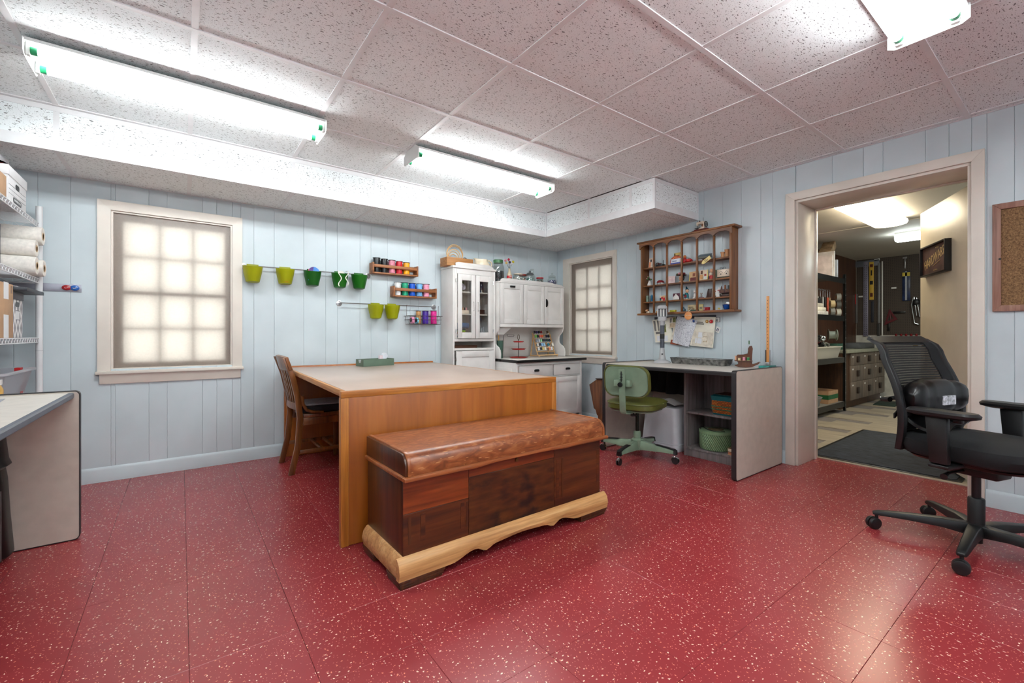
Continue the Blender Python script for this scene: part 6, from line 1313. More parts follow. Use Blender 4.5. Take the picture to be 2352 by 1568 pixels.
jar(1268, 3.88, [(0.036, 0), (0.05, 0.01), (0.058, 0.036), (0.054, 0.062), (0.04, 0.08), (0.038, 0.084)], 0.05, bead_mat('blue_buttons', [(24, 34, 90), (40, 54, 130), (210, 212, 220), (18, 22, 60), (30, 40, 100)]), [(0.044, 0.083), (0.046, 0.09), (0.034, 0.1), (0.01, 0.106), (0.009, 0.112), (0.013, 0.12), (0, 0.126)], 'round apothecary jar of blue buttons', lidmat=JG)
bt = thing('soda_bottle', 'painted soda bottle with button flowers standing on the baking cabinet', 'bottle', (xat(1170, 3.86), 3.86, ZH))
MB().lathe([(0, 0), (0.026, 0.0), (0.029, 0.01), (0.027, 0.05), (0.029, 0.075), (0.022, 0.1), (0.012, 0.125), (0.012, 0.148), (0.014, 0.15), (0.014, 0.156), (0.0, 0.156)], 20).build('glass', plain('cream_filled_glass', (206, 190, 160), 0.2, coat=0.5), bt)
MB().lathe([(0.0285, 0.05), (0.0292, 0.058), (0.0296, 0.072), (0.0288, 0.076)], 20).build('red_band', plain('red_print', (190, 36, 44), 0.4), bt)
for k in range(5): MB().box(-0.018 + 0.008 * k, -0.0145 + 0.008 * k, -0.0315, -0.029, 0.058, 0.069).build('lettering', WHC, bt)
for i, (x, z, c, c2) in enumerate(((-0.055, 0.235, (230, 150, 170), (60, 40, 110)), (-0.01, 0.25, (206, 50, 80), (230, 200, 206)), (0.018, 0.246, (226, 226, 226), (190, 40, 60)), (0.05, 0.23, (220, 206, 50), (90, 110, 40)), (-0.04, 0.21, (226, 196, 120), (200, 90, 50)), (0.032, 0.21, (226, 226, 232), (50, 60, 120)), (0.004, 0.222, (70, 60, 90), (226, 226, 226)))):
    st = MB(); st.tube([(0, 0, 0.15), (x * 0.4, 0.004 * (i % 3), 0.18), (x, 0.006 * ((i % 3) - 1), z)], 0.0012, 5); st = st.build('wire_stem', BKW, bt)
    f = MB(); f.cyl((x - 0.002, -0.004, z - 0.001), (x + 0.002, 0.002, z + 0.006), 0.013, n=14); f.build('button', plain('button_%d_%d_%d' % c, c, 0.4, var=0), st); f = MB(); f.cyl((x - 0.001, -0.006, z + 0.004), (x + 0.003, 0.0, z + 0.011), 0.008, n=12); f.build('small_button', plain('button_%d_%d_%d' % c2, c2, 0.4, var=0), st)
sh = thing('sea_shell', 'small tan shell beside the soda bottle', 'shell', (xat(1161, 3.86), 3.86, ZH)); MB().lathe([(0, 0), (0.012, 0.0), (0.022, 0.008), (0.016, 0.02), (0.008, 0.03), (0, 0.036)], 14).build('shell', TAN, sh)

# ================================================================ on the baking cabinet worktop
ts = thing('tiered_stand', 'three-tier red enamel stand with a black ring handle', 'stand', (xat(1191, 3.8), 3.8, 0.7503))
REN = plain('red_enamel', (190, 36, 30), 0.25, var=0.06)
for r_, z in ((0.106, 0.0), (0.082, 0.09), (0.062, 0.17)): MB().lathe([(0.0, z), (r_ * 0.8, z), (r_, z + 0.012), (r_ * 0.97, z + 0.012), (r_ * 0.78, z + 0.004), (0, z + 0.004)], 30).build('tier', REN, ts)
MB().cyl((0, 0, 0.005), (0, 0, 0.2), 0.004, n=10).build('stem', BKW, ts)
t = MB(); t.tube([(0.0, 0.0, 0.0)] * 0 + [(0.018 * math.cos(2 * PI * k / 24) * 0.8, -0.018 * math.cos(2 * PI * k / 24) * 0.6 * 0, 0.226 + 0.027 * math.sin(2 * PI * k / 24)) for k in range(24)], 0.003, 6, closed=True); t.build('ring_handle', plain('bronze_wire', (96, 76, 50), 0.35, 0.8), ts)
rkp = Vector((xat(1258, 3.83), 3.83, 0.7503))
tr = thing('thread_rack', 'slanted wooden thread rack full of coloured spools', 'rack', tuple(rkp), -math.radians(6))
RKN = wood('pale_birch', (204, 158, 104), (222, 182, 132), None, 0.55, 'x'); TILT = math.radians(24); nrow = 5
RWd = 0.25
def rk(x, s, o):                          # s up along the slanted board, o in front of it
    return (x, 0.02 + s * math.sin(TILT) - o * math.cos(TILT), 0.03 + s * math.cos(TILT) + o * math.sin(TILT))
for k in range(nrow):
    s = 0.03 + 0.052 * k; t = MB(); t.loft([[rk(x, s - 0.005, -0.004), rk(x, s + 0.005, -0.004), rk(x, s + 0.005, 0.006), rk(x, s - 0.005, 0.006)] for x in (-RWd / 2, RWd / 2)]); t.build('peg_rail', RKN, tr)
for x in (-RWd / 2 + 0.004, RWd / 2 - 0.004): t = MB(); t.loft([[rk(x + a, s, b_) for a, b_ in ((-0.006, -0.012), (0.006, -0.012), (0.006, -0.0045), (-0.006, -0.0045))] for s in (-0.01, 0.27)]); t.build('side_upright', RKN, tr)
MB().box(-RWd / 2 - 0.012, RWd / 2 + 0.012, -0.02, -0.004, 0.014, 0.026).build('base_rail', RKN, tr, bevel=0.003)
MB().box(-RWd / 2 - 0.012, RWd / 2 + 0.012, 0.16, 0.172, 0.002, 0.016).build('back_foot', RKN, tr, bevel=0.003)
for x in (-RWd / 2, RWd / 2): MB().ell((x, -0.012, 0.0075), (0.0075, 0.0075, 0.0075)).build('ball_foot', RKN, tr); t = MB(); t.loft([[(x - 0.005, y - 0.005, z), (x + 0.005, y - 0.005, z), (x + 0.005, y + 0.005, z), (x - 0.005, y + 0.005, z)] for y, z in ((0.165, 0.0165), (0.116, 0.24))]); t.build('prop', RKN, tr); MB().box(x - 0.005, x + 0.005, -0.0035, 0.159, 0.012, 0.018).build('side_foot', RKN, tr)
tcols = {0: [('white', (226, 226, 224)), ('black', (20, 24, 30)), ('straw', (236, 206, 120)), ('ivory', (236, 230, 214)), None, ('coral', (226, 130, 84)), ('chalk', (222, 224, 226)), None],
         1: [('oatmeal', (206, 204, 196)), ('navy', (16, 26, 44)), ('light_blue', (130, 180, 220)), ('pale_blue', (150, 190, 214)), None, ('teal', (10, 110, 130)), None, ('cream', (236, 228, 212))],
         2: [('pewter', (150, 160, 176)), ('pearl', (206, 214, 222)), ('mint', (146, 206, 150)), ('charcoal', (30, 34, 40)), ('ink_blue', (24, 40, 70)), ('pine', (16, 60, 44)), ('midnight', (20, 24, 60)), None],
         3: [('lime', (120, 190, 80)), ('bottle', (14, 44, 36)), ('salmon', (226, 96, 84)), ('orange', (232, 96, 40)), None, ('dark_violet', (34, 26, 60)), ('black', (20, 24, 30)), None],
         4: [('aubergine', (30, 22, 44)), ('violet', (56, 34, 100)), ('black', (20, 24, 30)), ('crimson', (140, 16, 30)), None, None, ('walnut', (90, 66, 44)), None]}
cr, sr_ = math.cos(-math.radians(6)), math.sin(-math.radians(6)); tme = {}
for row, lst in tcols.items():
    for i, c in enumerate(lst):
        x = -RWd / 2 + 0.02 + i * 0.03; s = 0.03 + 0.052 * row
        if row > 2 or True:
            pg = MB(); a0, a1 = Vector(rk(x, s, 0.006)), Vector(rk(x, s + 0.012, 0.012)); a2 = a1 + Vector((0, 0.016, 0.036)) * (1.0 if c is None else 0.3); pg.tube([a0, a1, a2], 0.0022, 5); pg.build('peg', RKN, tr)
        if c is None: continue
        nm, col_ = c
        a1 = Vector(rk(x, s + 0.006, 0.02)); p = Vector((rkp.x + a1.x * cr - a1.y * sr_, rkp.y + a1.x * sr_ + a1.y * cr, rkp.z + a1.z))
        sp = thing('thread_spool', '%s thread spool on the slanted rack, row %s from the base' % (nm.replace('_', ' '), ('one', 'two', 'three', 'four', 'five')[row]), 'spool', tuple(p), (-0.42, 0, -math.radians(6)), 'thread spools on the slanted rack')
        if 'th' not in tme:
            tme['th'] = MB().lathe([(0.0105, 0.003), (0.0118, 0.008), (0.0118, 0.032), (0.0105, 0.037)], 14).mesh('thread'); tme['fl'] = MB().cyl((0, 0, 0), (0, 0, 0.003), 0.0125, n=14).mesh('spool_end')
        o = bpy.data.objects.new('thread', tme['th'].copy()); COL.objects.link(o); o.data.materials.append(plain('thread_' + nm, col_, 0.5, var=0.05)); o.parent = sp
        for z in (0.0, 0.037): e = inst('spool_end', tme['fl'], WHC, sp, (0, 0, z))
vs_ = thing('green_vase', 'tall dark green fluted vase holding a pair of tools', 'vase', (2.735, 3.86, 0.7503)); t = MB(); rings = []
for r_, z in ((0.028, 0), (0.03, 0.01), (0.034, 0.12), (0.036, 0.19), (0.033, 0.19), (0.03, 0.12), (0.02, 0.012)): rings.append([(r_ * (1 + 0.05 * math.cos(9 * a)) * math.cos(a), r_ * (1 + 0.05 * math.cos(9 * a)) * math.sin(a), z) for a in [2 * PI * k / 36 for k in range(36)]])
t.loft(rings); t.build('vase', plain('slate_green_glaze', (62, 88, 76), 0.3), vs_)
tag(MB().cyl((0, 0, 0), (-0.006, 0.004, 0.23), 0.006, 0.005, n=10).build('wooden_stick', wood('honey_stick', (206, 150, 70), (222, 170, 90), None, 0.4, 'z'), loc=(vs_.location.x - 0.01, vs_.location.y, 0.766)), 'honey-coloured stick standing in the green vase', 'stick')
tag(MB().cyl((0, 0, 0), (0.035, -0.02, 0.23), 0.0028, n=8).build('knitting_needle', BKW, loc=(vs_.location.x + 0.002, vs_.location.y, 0.768)), 'thin dark knitting needle leaning out of the green vase', 'needle')
t = MB(); t.tube([(0.16, 0.38, 1.004), (0.14, 0.36, 0.985), (0.22, 0.36, 0.982), (0.23, 0.36, 0.998), (0.12, 0.36, 1.0)], 0.0025, 6); t.build('sifter_crank', BKW, ho)

# ================================================================ inside the china cabinet
cabx = 2.14
def incab(name, mat, mb, label, cat, x, y, z, bevel=0.0, rot=None): return tag(mb.build(name, mat, loc=(cabx + x, 3.82 + y, z), bevel=bevel, rot=rot), label, cat)
t = MB()
for k in range(9): t.ell((0.05 * math.sin(k * 2.1), 0.03 * math.cos(k * 1.7), 0.036 + 0.03 * ((k * 7) % 5) / 4), (0.045, 0.035, 0.034), 12, 7)
incab('lace_bundle', plain('white_mauve_cloth', (214, 206, 220), 0.9, var=0.2, scale=50), t, 'bundle of white and mauve lace behind the cabinet glass', 'fabric', 0.125, 0.12, 1.4392)
t = MB(); t.lathe([(0, 0), (0.012, 0), (0.011, 0.06), (0.015, 0.08), (0, 0.082)], 10); 
incab('felt_roll', plain('moss_felt', (86, 104, 40), 0.9), MB().cyl((0, 0, 0), (0, 0, 0.12), 0.03, n=16), 'moss green felt roll behind the lace bundle', 'fabric', 0.205, 0.19, 1.4392)
for k, (x, z) in enumerate(((0.3, 0), (0.36, 0), (0.42, 0.0))):
    t = MB(); t.lathe([(0, 0), (0.026, 0), (0.028, 0.08), (0.018, 0.1), (0.018, 0.12), (0, 0.121)], 16); incab('blue_jar', plain('navy_glass', (30, 44, 74), 0.15, coat=0.5), t, ('navy blue jar nearest the door joint in the china cabinet', 'middle navy blue jar in the china cabinet', 'navy blue jar against the side of the china cabinet')[k], 'jar', x, 0.1 + 0.02 * k, 1.4392)
incab('card_box', plain('dusty_pink_card', (206, 150, 140), 0.7), MB().box(-0.03, 0.03, -0.03, 0.03, 0, 0.1), 'dusty pink box on the middle cabinet shelf', 'box', 0.105, 0.18, 1.2142, 0.002)
r = thing('bobbin_tray', 'cream tray of small bobbins behind the cabinet glass', 'tray', (cabx + 0.145, 3.9, 1.2142)); MB().box(-0.07, 0.07, -0.03, 0.03, 0, 0.038).build('tray', IV, r, bevel=0.003)
for k in range(6): MB().cyl((-0.055 + 0.022 * k, 0, 0.0385), (-0.055 + 0.022 * k, 0, 0.066), 0.008, n=10).build('bobbin', (WHC, RED, BLU, TAN, BKP, PNK)[k], r)
incab('wooden_chest', DKW, MB().box(-0.055, 0.055, -0.04, 0.04, 0, 0.05), 'dark wooden trinket box in the china cabinet', 'box', 0.36, 0.1, 1.2142, 0.003)
incab('folded_paper', PAP, MB().prism([(-0.05, 0), (0.04, 0), (0.045, 0.1)], -0.002, 0.002, 'y'), 'white paper triangle standing in the china cabinet', 'paper', 0.39, 0.18, 1.2142)
for k, (c, nm) in enumerate((((30, 90, 150), 'blue'), ((236, 236, 230), 'white'), ((200, 60, 40), 'red'), ((150, 200, 40), 'neon green'), ((20, 60, 60), 'dark teal'))):
    incab('folded_fabric', plain('fabric_' + nm.replace(' ', '_'), c, 0.9, var=0.15, scale=60), MB().box(-0.045 + 0.004 * (k % 2), 0.05, -0.05, 0.05, 0, 0.017), '%s folded fabric in the low stack in the china cabinet' % nm, 'fabric', 0.12, 0.09, 0.9762 + 0.0176 * k, 0.006)
incab('fabric_roll', plain('denim_blue_cloth', (70, 100, 140), 0.9, var=0.15, scale=40), MB().cyl((-0.1, 0, 0), (0.1, 0.0, 0.0), 0.03, n=18), 'denim blue fabric roll lying on the fabric stack', 'fabric', 0.13, 0.1, 0.9762 + 0.0885 + 0.031)
for k in range(4):
    t = MB(); t.lathe([(0, 0), (0.02, 0), (0.022, 0.05 + 0.012 * (k % 2)), (0.009, 0.07 + 0.012 * (k % 2)), (0.009, 0.095 + 0.012 * (k % 2)), (0.012, 0.1 + 0.012 * (k % 2)), (0, 0.1 + 0.012 * (k % 2))], 14); incab('glass_bottle', plain('cloudy_glass', (150, 156, 158), 0.12, var=0.05, spec=0.8, coat=0.6), t, ('short cloudy bottle beside the fabric stack in the cabinet', 'tall cloudy bottle next to the short ones in the cabinet', 'short cloudy bottle between two tall cloudy bottles', 'tall cloudy bottle against the china cabinet side')[k], 'bottle', 0.31 + 0.043 * k, 0.1 + 0.03 * (k % 2), 0.9762)['group'] = 'bottles in the china cabinet'
incab('brown_packet', wood('brown_packet', (70, 40, 26), (96, 58, 38), None, 0.7, 'x'), MB().box(-0.14, 0.12, -0.06, 0.06, 0, 0.03), 'flat brown packet in the open slot of the china cabinet', 'packet', 0.2, 0.12, 0.8642, 0.003)

# ================================================================ green tray on the work table
ta, tb_ = onz(835, 842, TH + 0.001), onz(905, 838, TH + 0.001)
an = math.atan2(tb_.y - ta.y, tb_.x - ta.x); gt = thing('desk_tray', 'sage green metal desk tray on the work table', 'tray', tuple(ta), an); LT = (tb_ - ta).length
SAGE = plain('sage_green_metal', (92, 112, 96), 0.4)
MB().box(0, LT, 0, 0.13, 0, 0.003).build('tray_bottom', SAGE, gt); MB().box(0, LT, 0, 0.003, 0.003, 0.06).build('tray_side', SAGE, gt); MB().box(0, LT, 0.127, 0.13, 0.003, 0.06).build('tray_side', SAGE, gt); MB().box(LT - 0.003, LT, 0.003, 0.127, 0.003, 0.06).build('tray_end', SAGE, gt)
MB().prism([(0.003, 0.003), (0.127, 0.003), (0.127, 0.06), (0.095, 0.06), (0.085, 0.03), (0.05, 0.03), (0.04, 0.06), (0.003, 0.06)], 0, 0.003, 'x').build('notched_end', SAGE, gt)
MB().box(0.012, LT - 0.06, 0.01, 0.12, 0.0035, 0.052).build('paper_pad', PAP, gt, bevel=0.001)
ca, sa = math.cos(an), math.sin(an)
def ont(x, y, z): return (ta.x + x * ca - y * sa, ta.y + x * sa + y * ca, ta.z + z)
r = thing('tape_dispenser', 'white tape roll resting in the green tray', 'tape', ont(LT - 0.06, 0.06, 0.0535), an); MB().cyl((0, -0.01, 0.028), (0, 0.01, 0.028), 0.028, n=22).build('roll', plain('white_tape', (220, 224, 230), 0.4), r); MB().box(-0.05, -0.024, -0.015, 0.015, 0.0, 0.035).build('packet', plain('pale_pink_packet', (226, 206, 210), 0.6), r)
tag(MB().obox((0, 0, 0.004), (0.06, 0.012, 0.008), R3(0, 0, 0.5)).build('scissors_handle', BKP, loc=ont(0.05, 0.04, 0.053), bevel=0.002), 'black clip lying on the paper pad in the tray', 'clip')

# ================================================================ things on the right-hand desk
ZD = 0.7425
lp = onz(1521, 831, ZD)
lm = thing('desk_lamp', 'folded grey task lamp with twin tubes standing on the desk', 'lamp', (3.55, yat(1521, 3.55), ZD), math.radians(-55))
LG = plain('light_grey_plastic', (176, 176, 178), 0.4, var=0.02); LD_ = plain('slate_plastic', (84, 88, 98), 0.45)
MB().lathe([(0.0, 0), (0.083, 0), (0.085, 0.006), (0.078, 0.016), (0.05, 0.03), (0.036, 0.038), (0, 0.04)], 32).build('base', LG, lm)
MB().lathe([(0.036, 0.038), (0.03, 0.08), (0.026, 0.12), (0.021, 0.15), (0.02, 0.156)], 26).build('stem_cover', LG, lm)
t = MB(); pr_ = [(0.0215, 0.157)]
for k in range(26):
    z = 0.158 + 0.0088 * k; pr_ += [(0.0225, z), (0.0225, z + 0.006), (0.0205, z + 0.0065), (0.0205, z + 0.0085)]
t.lathe(pr_[:41], 20); t.build('ribbed_neck', LD_, lm); 
MB().lathe([(0.0228, 0.2471), (0.0232, 0.28), (0.0228, 0.3)], 20).build('neck_grip', BLK, lm)
t = MB(); t.lathe([(0.0215, 0.3005)] + [q for k in range(10) for q in ((0.0225, 0.301 + 0.0088 * k), (0.0225, 0.307 + 0.0088 * k), (0.0205, 0.3075 + 0.0088 * k), (0.0205, 0.3093 + 0.0088 * k))], 20); t.build('ribbed_neck', LD_, lm)
MB().lathe([(0.024, 0.389), (0.027, 0.4), (0.027, 0.43), (0.022, 0.436)], 20).build('hinge_collar', LG, lm)
hw = rrect(0.088, 0.046, 0.02, 4)
MB().loft([[(x * s, y * s + 0.004, z) for x, y in hw] for z, s in ((0.437, 0.9), (0.445, 1.0), (0.478, 1.0))]).build('head_foot', LG, lm)
for sx_ in (-1, 1): MB().box(sx_ * 0.044 - 0.006, sx_ * 0.044 + 0.006, -0.02, 0.027, 0.4785, 0.56).build('head_side', LG, lm, bevel=0.004)
MB().box(-0.037, 0.037, 0.016, 0.026, 0.4785, 0.56).build('reflector', plain('grey_lamp_reflector', (110, 108, 110), 0.25, 0.4), lm)  # one even mid-grey, partly metallic
MB().loft([[(x * s, y * s + 0.004, z) for x, y in hw] for z, s in ((0.5605, 1.14), (0.575, 1.14), (0.59, 1.0), (0.598, 0.6))]).build('head_cap', LG, lm)
for x in (-0.014, 0.014): MB().cyl((x, 0.002, 0.481), (x, 0.002, 0.558), 0.0085, n=14).build('lamp_tube', plain('unlit_tube', (226, 226, 222), 0.2, var=0), lm)
MB().box(-0.007, 0.007, -0.0335, -0.03, 0.085, 0.1).build('switch', BLK, lm)
for ch_ in lm.children: ch_.data.transform(Matrix.Scale(0.89, 4))
ga_, gb_ = onz(1538, 834, ZD + 0.0005), onz(1655, 841, ZD + 0.0005)
gtray = thing('galvanized_tray', 'long galvanized metal tray with ring handles on the desk', 'tray', (3.635, (yat(1538, 3.58) + yat(1672, 3.6)) / 2, ZD), PI / 2)
GALV = plain('galvanized_steel', (122, 122, 120), 0.42, 0.75, var=0.35, scale=34)
LT2 = yat(1538, 3.58) - yat(1670, 3.6)
def tr_ring(w, d, r_, z): return [(x, y, z) for x, y in rrect(w, d, r_, 5)]
MB().loft([tr_ring(LT2 - 0.03, 0.13, 0.03, 0.0005), tr_ring(LT2, 0.155, 0.035, 0.05), tr_ring(LT2 - 0.006, 0.149, 0.034, 0.05), tr_ring(LT2 - 0.036, 0.124, 0.028, 0.004)]).build('pan', GALV, gtray)
MB().tube(tr_ring(LT2, 0.155, 0.035, 0.051), 0.0032, 6, closed=True).build('rolled_rim', plain('dark_zinc', (84, 84, 84), 0.4, 0.8), gtray)
for s in (-1, 1): MB().tube([(s * (LT2 / 2 + 0.004), 0.03 * math.cos(PI * k / 10), 0.045 - 0.03 * math.sin(PI * k / 10)) for k in range(11)], 0.0038, 6).build('handle', plain('dark_zinc', (84, 84, 84), 0.4, 0.8), gtray); MB().box(s * (LT2 / 2 - 0.006) - 0.007, s * (LT2 / 2 - 0.006) + 0.012 * s + 0.007, -0.034, 0.034, 0.0445, 0.0525).build('handle_lug', plain('dark_zinc', (84, 84, 84), 0.4, 0.8), gtray)
# rocking-chair pincushion
rc = thing('rocker_pincushion', 'miniature brown rocking chair holding thread spools', 'ornament', (3.6, yat(1712, 3.6), ZD), math.radians(-62))
RCW = wood('glossy_brown_rocker', (78, 38, 16), (104, 54, 24), None, 0.3, 'z', coat=0.3)
# local: x is the side view (front is -x), y is depth
for y in (-0.04, 0.034):
    pts = [(-0.075, 0.012), (-0.05, 0.004), (0.0, 0.0005), (0.045, 0.006), (0.085, 0.026), (0.105, 0.046), (0.098, 0.044), (0.07, 0.03), (0.048, 0.024), (0.044, 0.05), (0.046, 0.1), (0.05, 0.15), (0.044, 0.172), (0.03, 0.168), (0.022, 0.15), (0.018, 0.11), (-0.012, 0.1), (-0.055, 0.098), (-0.062, 0.088), (-0.056, 0.062), (-0.05, 0.05), (-0.06, 0.048), (-0.048, 0.03), (-0.055, 0.02), (-0.075, 0.016)]
    MB().prism(pts, y, y + 0.006, 'y').build('rocker_side', RCW, rc)
MB().box(-0.078, 0.05, -0.052, 0.052, 0.05, 0.056).build('seat', RCW, rc, bevel=0.002); MB().obox((0.036, 0, 0.115), (0.006, 0.066, 0.115), R3(0, 0.1, 0)).build('back_rest', RCW, rc, bevel=0.002)
MB().ell((-0.02, 0, 0.064), (0.03, 0.028, 0.011)).build('cushion', plain('khaki_velvet', (150, 132, 92), 0.9), rc)
t = MB(); t.tube([(-0.04, 0.0, 0.005), (0.0, 0, 0.003), (0.04, 0, 0.01)], 0.003, 6); t.tube([(0.044, -0.036, 0.028), (0.044, 0.036, 0.028)], 0.004, 6); t.build('cross_rail', RCW, rc)
def onr(x, y, z):
    c, s = math.cos(rc.rotation_euler[2]), math.sin(rc.rotation_euler[2]); return (rc.location.x + x * c - y * s, rc.location.y + x * s + y * c, ZD + z)
for i, (x, y, c, nm) in enumerate(((-0.066, 0.0, (226, 170, 136), 'peach'), (-0.045, -0.0475 + 0.0, (206, 190, 150), 'sand'), (-0.012, -0.0475, (226, 140, 170), 'pink'), (0.018, -0.0475, (40, 120, 70), 'emerald'))):
    sp = thing('thread_spool', '%s thread spool on the miniature rocking chair' % nm, 'spool', onr(x, y, 0.0563), 0, 'spools on the rocking chair'); hh_ = 0.034 if i in (0,) else (0.02 if i == 1 else 0.028)
    MB().cyl((0, 0, 0.002), (0, 0, hh_ - 0.002), 0.0095, n=14).build('thread', plain('thread_' + nm, c, 0.5), sp)
    for z in (0, hh_ - 0.002): MB().cyl((0, 0, z), (0, 0, z + 0.002), 0.0112, n=14).build('spool_end', RKN, sp)
r = thing('thread_loop', 'little green handled scissors hung on the rocking chair back', 'scissors', onr(0.03, 0.0, 0.176), rc.rotation_euler[2])
for y in (-0.009, 0.009): MB().tube([(-0.004, y + 0.0085 * math.cos(2 * PI * k / 14), 0.022 + 0.013 * math.sin(2 * PI * k / 14)) for k in range(14)], 0.0032, 6, closed=True).build('handle', plastic('green_handle', (60, 110, 60), 0.2), r)
MB().prism([(-0.005, 0.01), (0.005, 0.01), (0.0015, -0.05), (-0.0015, -0.05)], -0.012, -0.0105, 'x').build('blade', STEEL, r)
# hem marker
hm = thing('hem_marker', 'wooden hem marker ruler in a chrome clamp on a teal base', 'ruler', (3.655, yat(1764, 3.655), ZD))
MB().box(-0.07, 0.06, -0.035, 0.04, 0.0005, 0.02).build('base', plain('teal_painted_wood', (10, 120, 112), 0.4), hm, bevel=0.002); MB().box(-0.01, 0.012, -0.014, 0.014, 0.0205, 0.045).build('clamp_foot', STEEL, hm, bevel=0.002)
MB().box(-0.006, 0.006, -0.016, -0.01, 0.0455, 0.14).build('clamp_cheek', STEEL, hm, bevel=0.001); MB().box(-0.006, 0.006, 0.012, 0.018, 0.0455, 0.14).build('clamp_cheek', plain('dark_clamp', (60, 52, 50), 0.4, 0.5), hm, bevel=0.001); MB().cyl((0, -0.024, 0.05), (0, -0.017, 0.05), 0.005, n=10).build('thumb_screw', STEEL, hm)
ru = MB().box(-0.003, 0.003, -0.0095, 0.0115, 0.0455, 0.56).build('ruler', wood('orange_maple', (206, 136, 70), (222, 156, 90), None, 0.45, 'z'), hm, bevel=0.001)
for k in range(15): MB().cyl((-0.0034, 0.001, 0.155 + 0.0265 * k), (-0.0028, 0.001, 0.155 + 0.0265 * k), 0.0032, n=10).build('hole', BKP, ru)

# ================================================================ under the right-hand desk
bkx, bky = 3.36, 1.535
bsk = thing('sewing_basket', 'woven orange and teal sewing basket on the bookcase shelf', 'basket', (bkx + 0.14, bky + 0.2, 0.3685), 0)
def weave():
    m, nt, b = newmat('orange_weave'); br = N(nt, 'ShaderNodeTexBrick'); br.inputs['Scale'].default_value = 22; br.inputs['Color1'].default_value = srgb(214, 120, 30); br.inputs['Color2'].default_value = srgb(180, 90, 30); br.inputs['Mortar'].default_value = srgb(90, 60, 30); br.inputs['Mortar Size'].default_value = 0.04
    sp = N(nt, 'ShaderNodeSeparateXYZ'); tc = N(nt, 'ShaderNodeTexCoord'); nt.links.new(tc.outputs['Object'], sp.inputs[0]); cx_ = N(nt, 'ShaderNodeCombineXYZ'); ad = N(nt, 'ShaderNodeMath', operation='ADD'); nt.links.new(sp.outputs[0], ad.inputs[0]); nt.links.new(sp.outputs[1], ad.inputs[1]); nt.links.new(ad.outputs[0], cx_.inputs[0]); nt.links.new(sp.outputs[2], cx_.inputs[1]); nt.links.new(cx_.outputs[0], br.inputs[0])
    nt.links.new(br.outputs[0], b.inputs['Base Color']); b.inputs['Roughness'].default_value = 0.6; bump(nt, b, br.outputs[1], 0.5, 0.004); return m
TLB = plain('teal_basket_band', (10, 104, 112), 0.5); WV = weave()
MB().loft([[(x, y, z) for x, y in rrect(w, d, 0.02, 4)] for w, d, z in ((0.2, 0.26, 0.0), (0.205, 0.265, 0.012))]).build('base_band', TLB, bsk)
MB().loft([[(x, y, z) for x, y in rrect(w, d, 0.02, 4)] for w, d, z in ((0.203, 0.263, 0.0125), (0.216, 0.28, 0.06), (0.212, 0.274, 0.112))]).build('woven_body', WV, bsk)
for z in (0.04, 0.064): MB().loft([[(x, y, zz) for x, y in rrect(0.2195, 0.2835, 0.02, 4)] for zz in (z, z + 0.007)]).build('teal_weaver', plain('green_teal_weaver', (30, 120, 90), 0.6, var=0.4, scale=60), bsk)
MB().loft([[(x, y, z) for x, y in rrect(w, d, 0.02, 4)] for w, d, z in ((0.218, 0.28, 0.1125), (0.22, 0.282, 0.13))]).build('rim_band', TLB, bsk)
MB().loft([[(x, y, z) for x, y in rrect(w, d, 0.02, 4)] for w, d, z in ((0.224, 0.286, 0.1305), (0.224, 0.286, 0.148), (0.19, 0.25, 0.158))]).build('lid', TLB, bsk); MB().prism(rrect(0.18, 0.24, 0.02), 0.1582, 0.162, 'z').build('lid_panel', plain('floral_lid', (70, 50, 36), 0.6, var=0.4, scale=40), bsk)
MB().obox((-0.118, -0.02, 0.128), (0.008, 0.03, 0.03)).build('clasp', TLB, bsk, bevel=0.003)
gb2 = thing('round_basket', 'round green woven hamper with a lid on the bottom shelf', 'basket', (bkx + 0.125, bky + 0.345, 0.0745))
def wick():
    m, nt, b = newmat('green_wicker'); w = N(nt, 'ShaderNodeTexWave', wave_type='BANDS', bands_direction='X'); w.inputs['Scale'].default_value = 9.5; w.inputs['Distortion'].default_value = 0
    tc = N(nt, 'ShaderNodeTexCoord'); sp = N(nt, 'ShaderNodeSeparateXYZ'); nt.links.new(tc.outputs['Object'], sp.inputs[0]); at2 = N(nt, 'ShaderNodeMath', operation='ARCTAN2'); nt.links.new(sp.outputs[1], at2.inputs[0]); nt.links.new(sp.outputs[0], at2.inputs[1])
    k1 = N(nt, 'ShaderNodeMath', operation='MULTIPLY_ADD'); nt.links.new(sp.outputs[2], k1.inputs[0]); k1.inputs[1].default_value = 5.0; nt.links.new(at2.outputs[0], k1.inputs[2]); sn = N(nt, 'ShaderNodeMath', operation='SINE'); k2 = N(nt, 'ShaderNodeMath', operation='MULTIPLY'); k2.inputs[1].default_value = 46; nt.links.new(k1.outputs[0], k2.inputs[0]); nt.links.new(k2.outputs[0], sn.inputs[0])
    mr = N(nt, 'ShaderNodeMapRange'); mr.inputs[1].default_value = -1; nt.links.new(sn.outputs[0], mr.inputs[0]); nt.links.new(ramp(nt, mr.outputs[0], [(0.1, srgb(92, 122, 86)), (0.7, srgb(150, 182, 136))]), b.inputs['Base Color']); bump(nt, b, mr.outputs[0], 0.8, 0.006); b.inputs['Roughness'].default_value = 0.45; return m
MB().lathe([(0, 0), (0.108, 0.0), (0.12, 0.008), (0.124, 0.03), (0.124, 0.125), (0.122, 0.13)], 40).build('woven_body', wick(), gb2)
LGR = plain('pale_green_plastic', (130, 158, 120), 0.4); MB().lathe([(0.12, 0.1305), (0.127, 0.132), (0.127, 0.15), (0.118, 0.156), (0.0, 0.158)], 40).build('lid', LGR, gb2); MB().lathe([(0, 0.1585), (0.06, 0.1585), (0.05, 0.161), (0, 0.161)], 24).build('lid_picture', plain('faded_picture', (120, 104, 72), 0.6, var=0.3, scale=50), gb2)
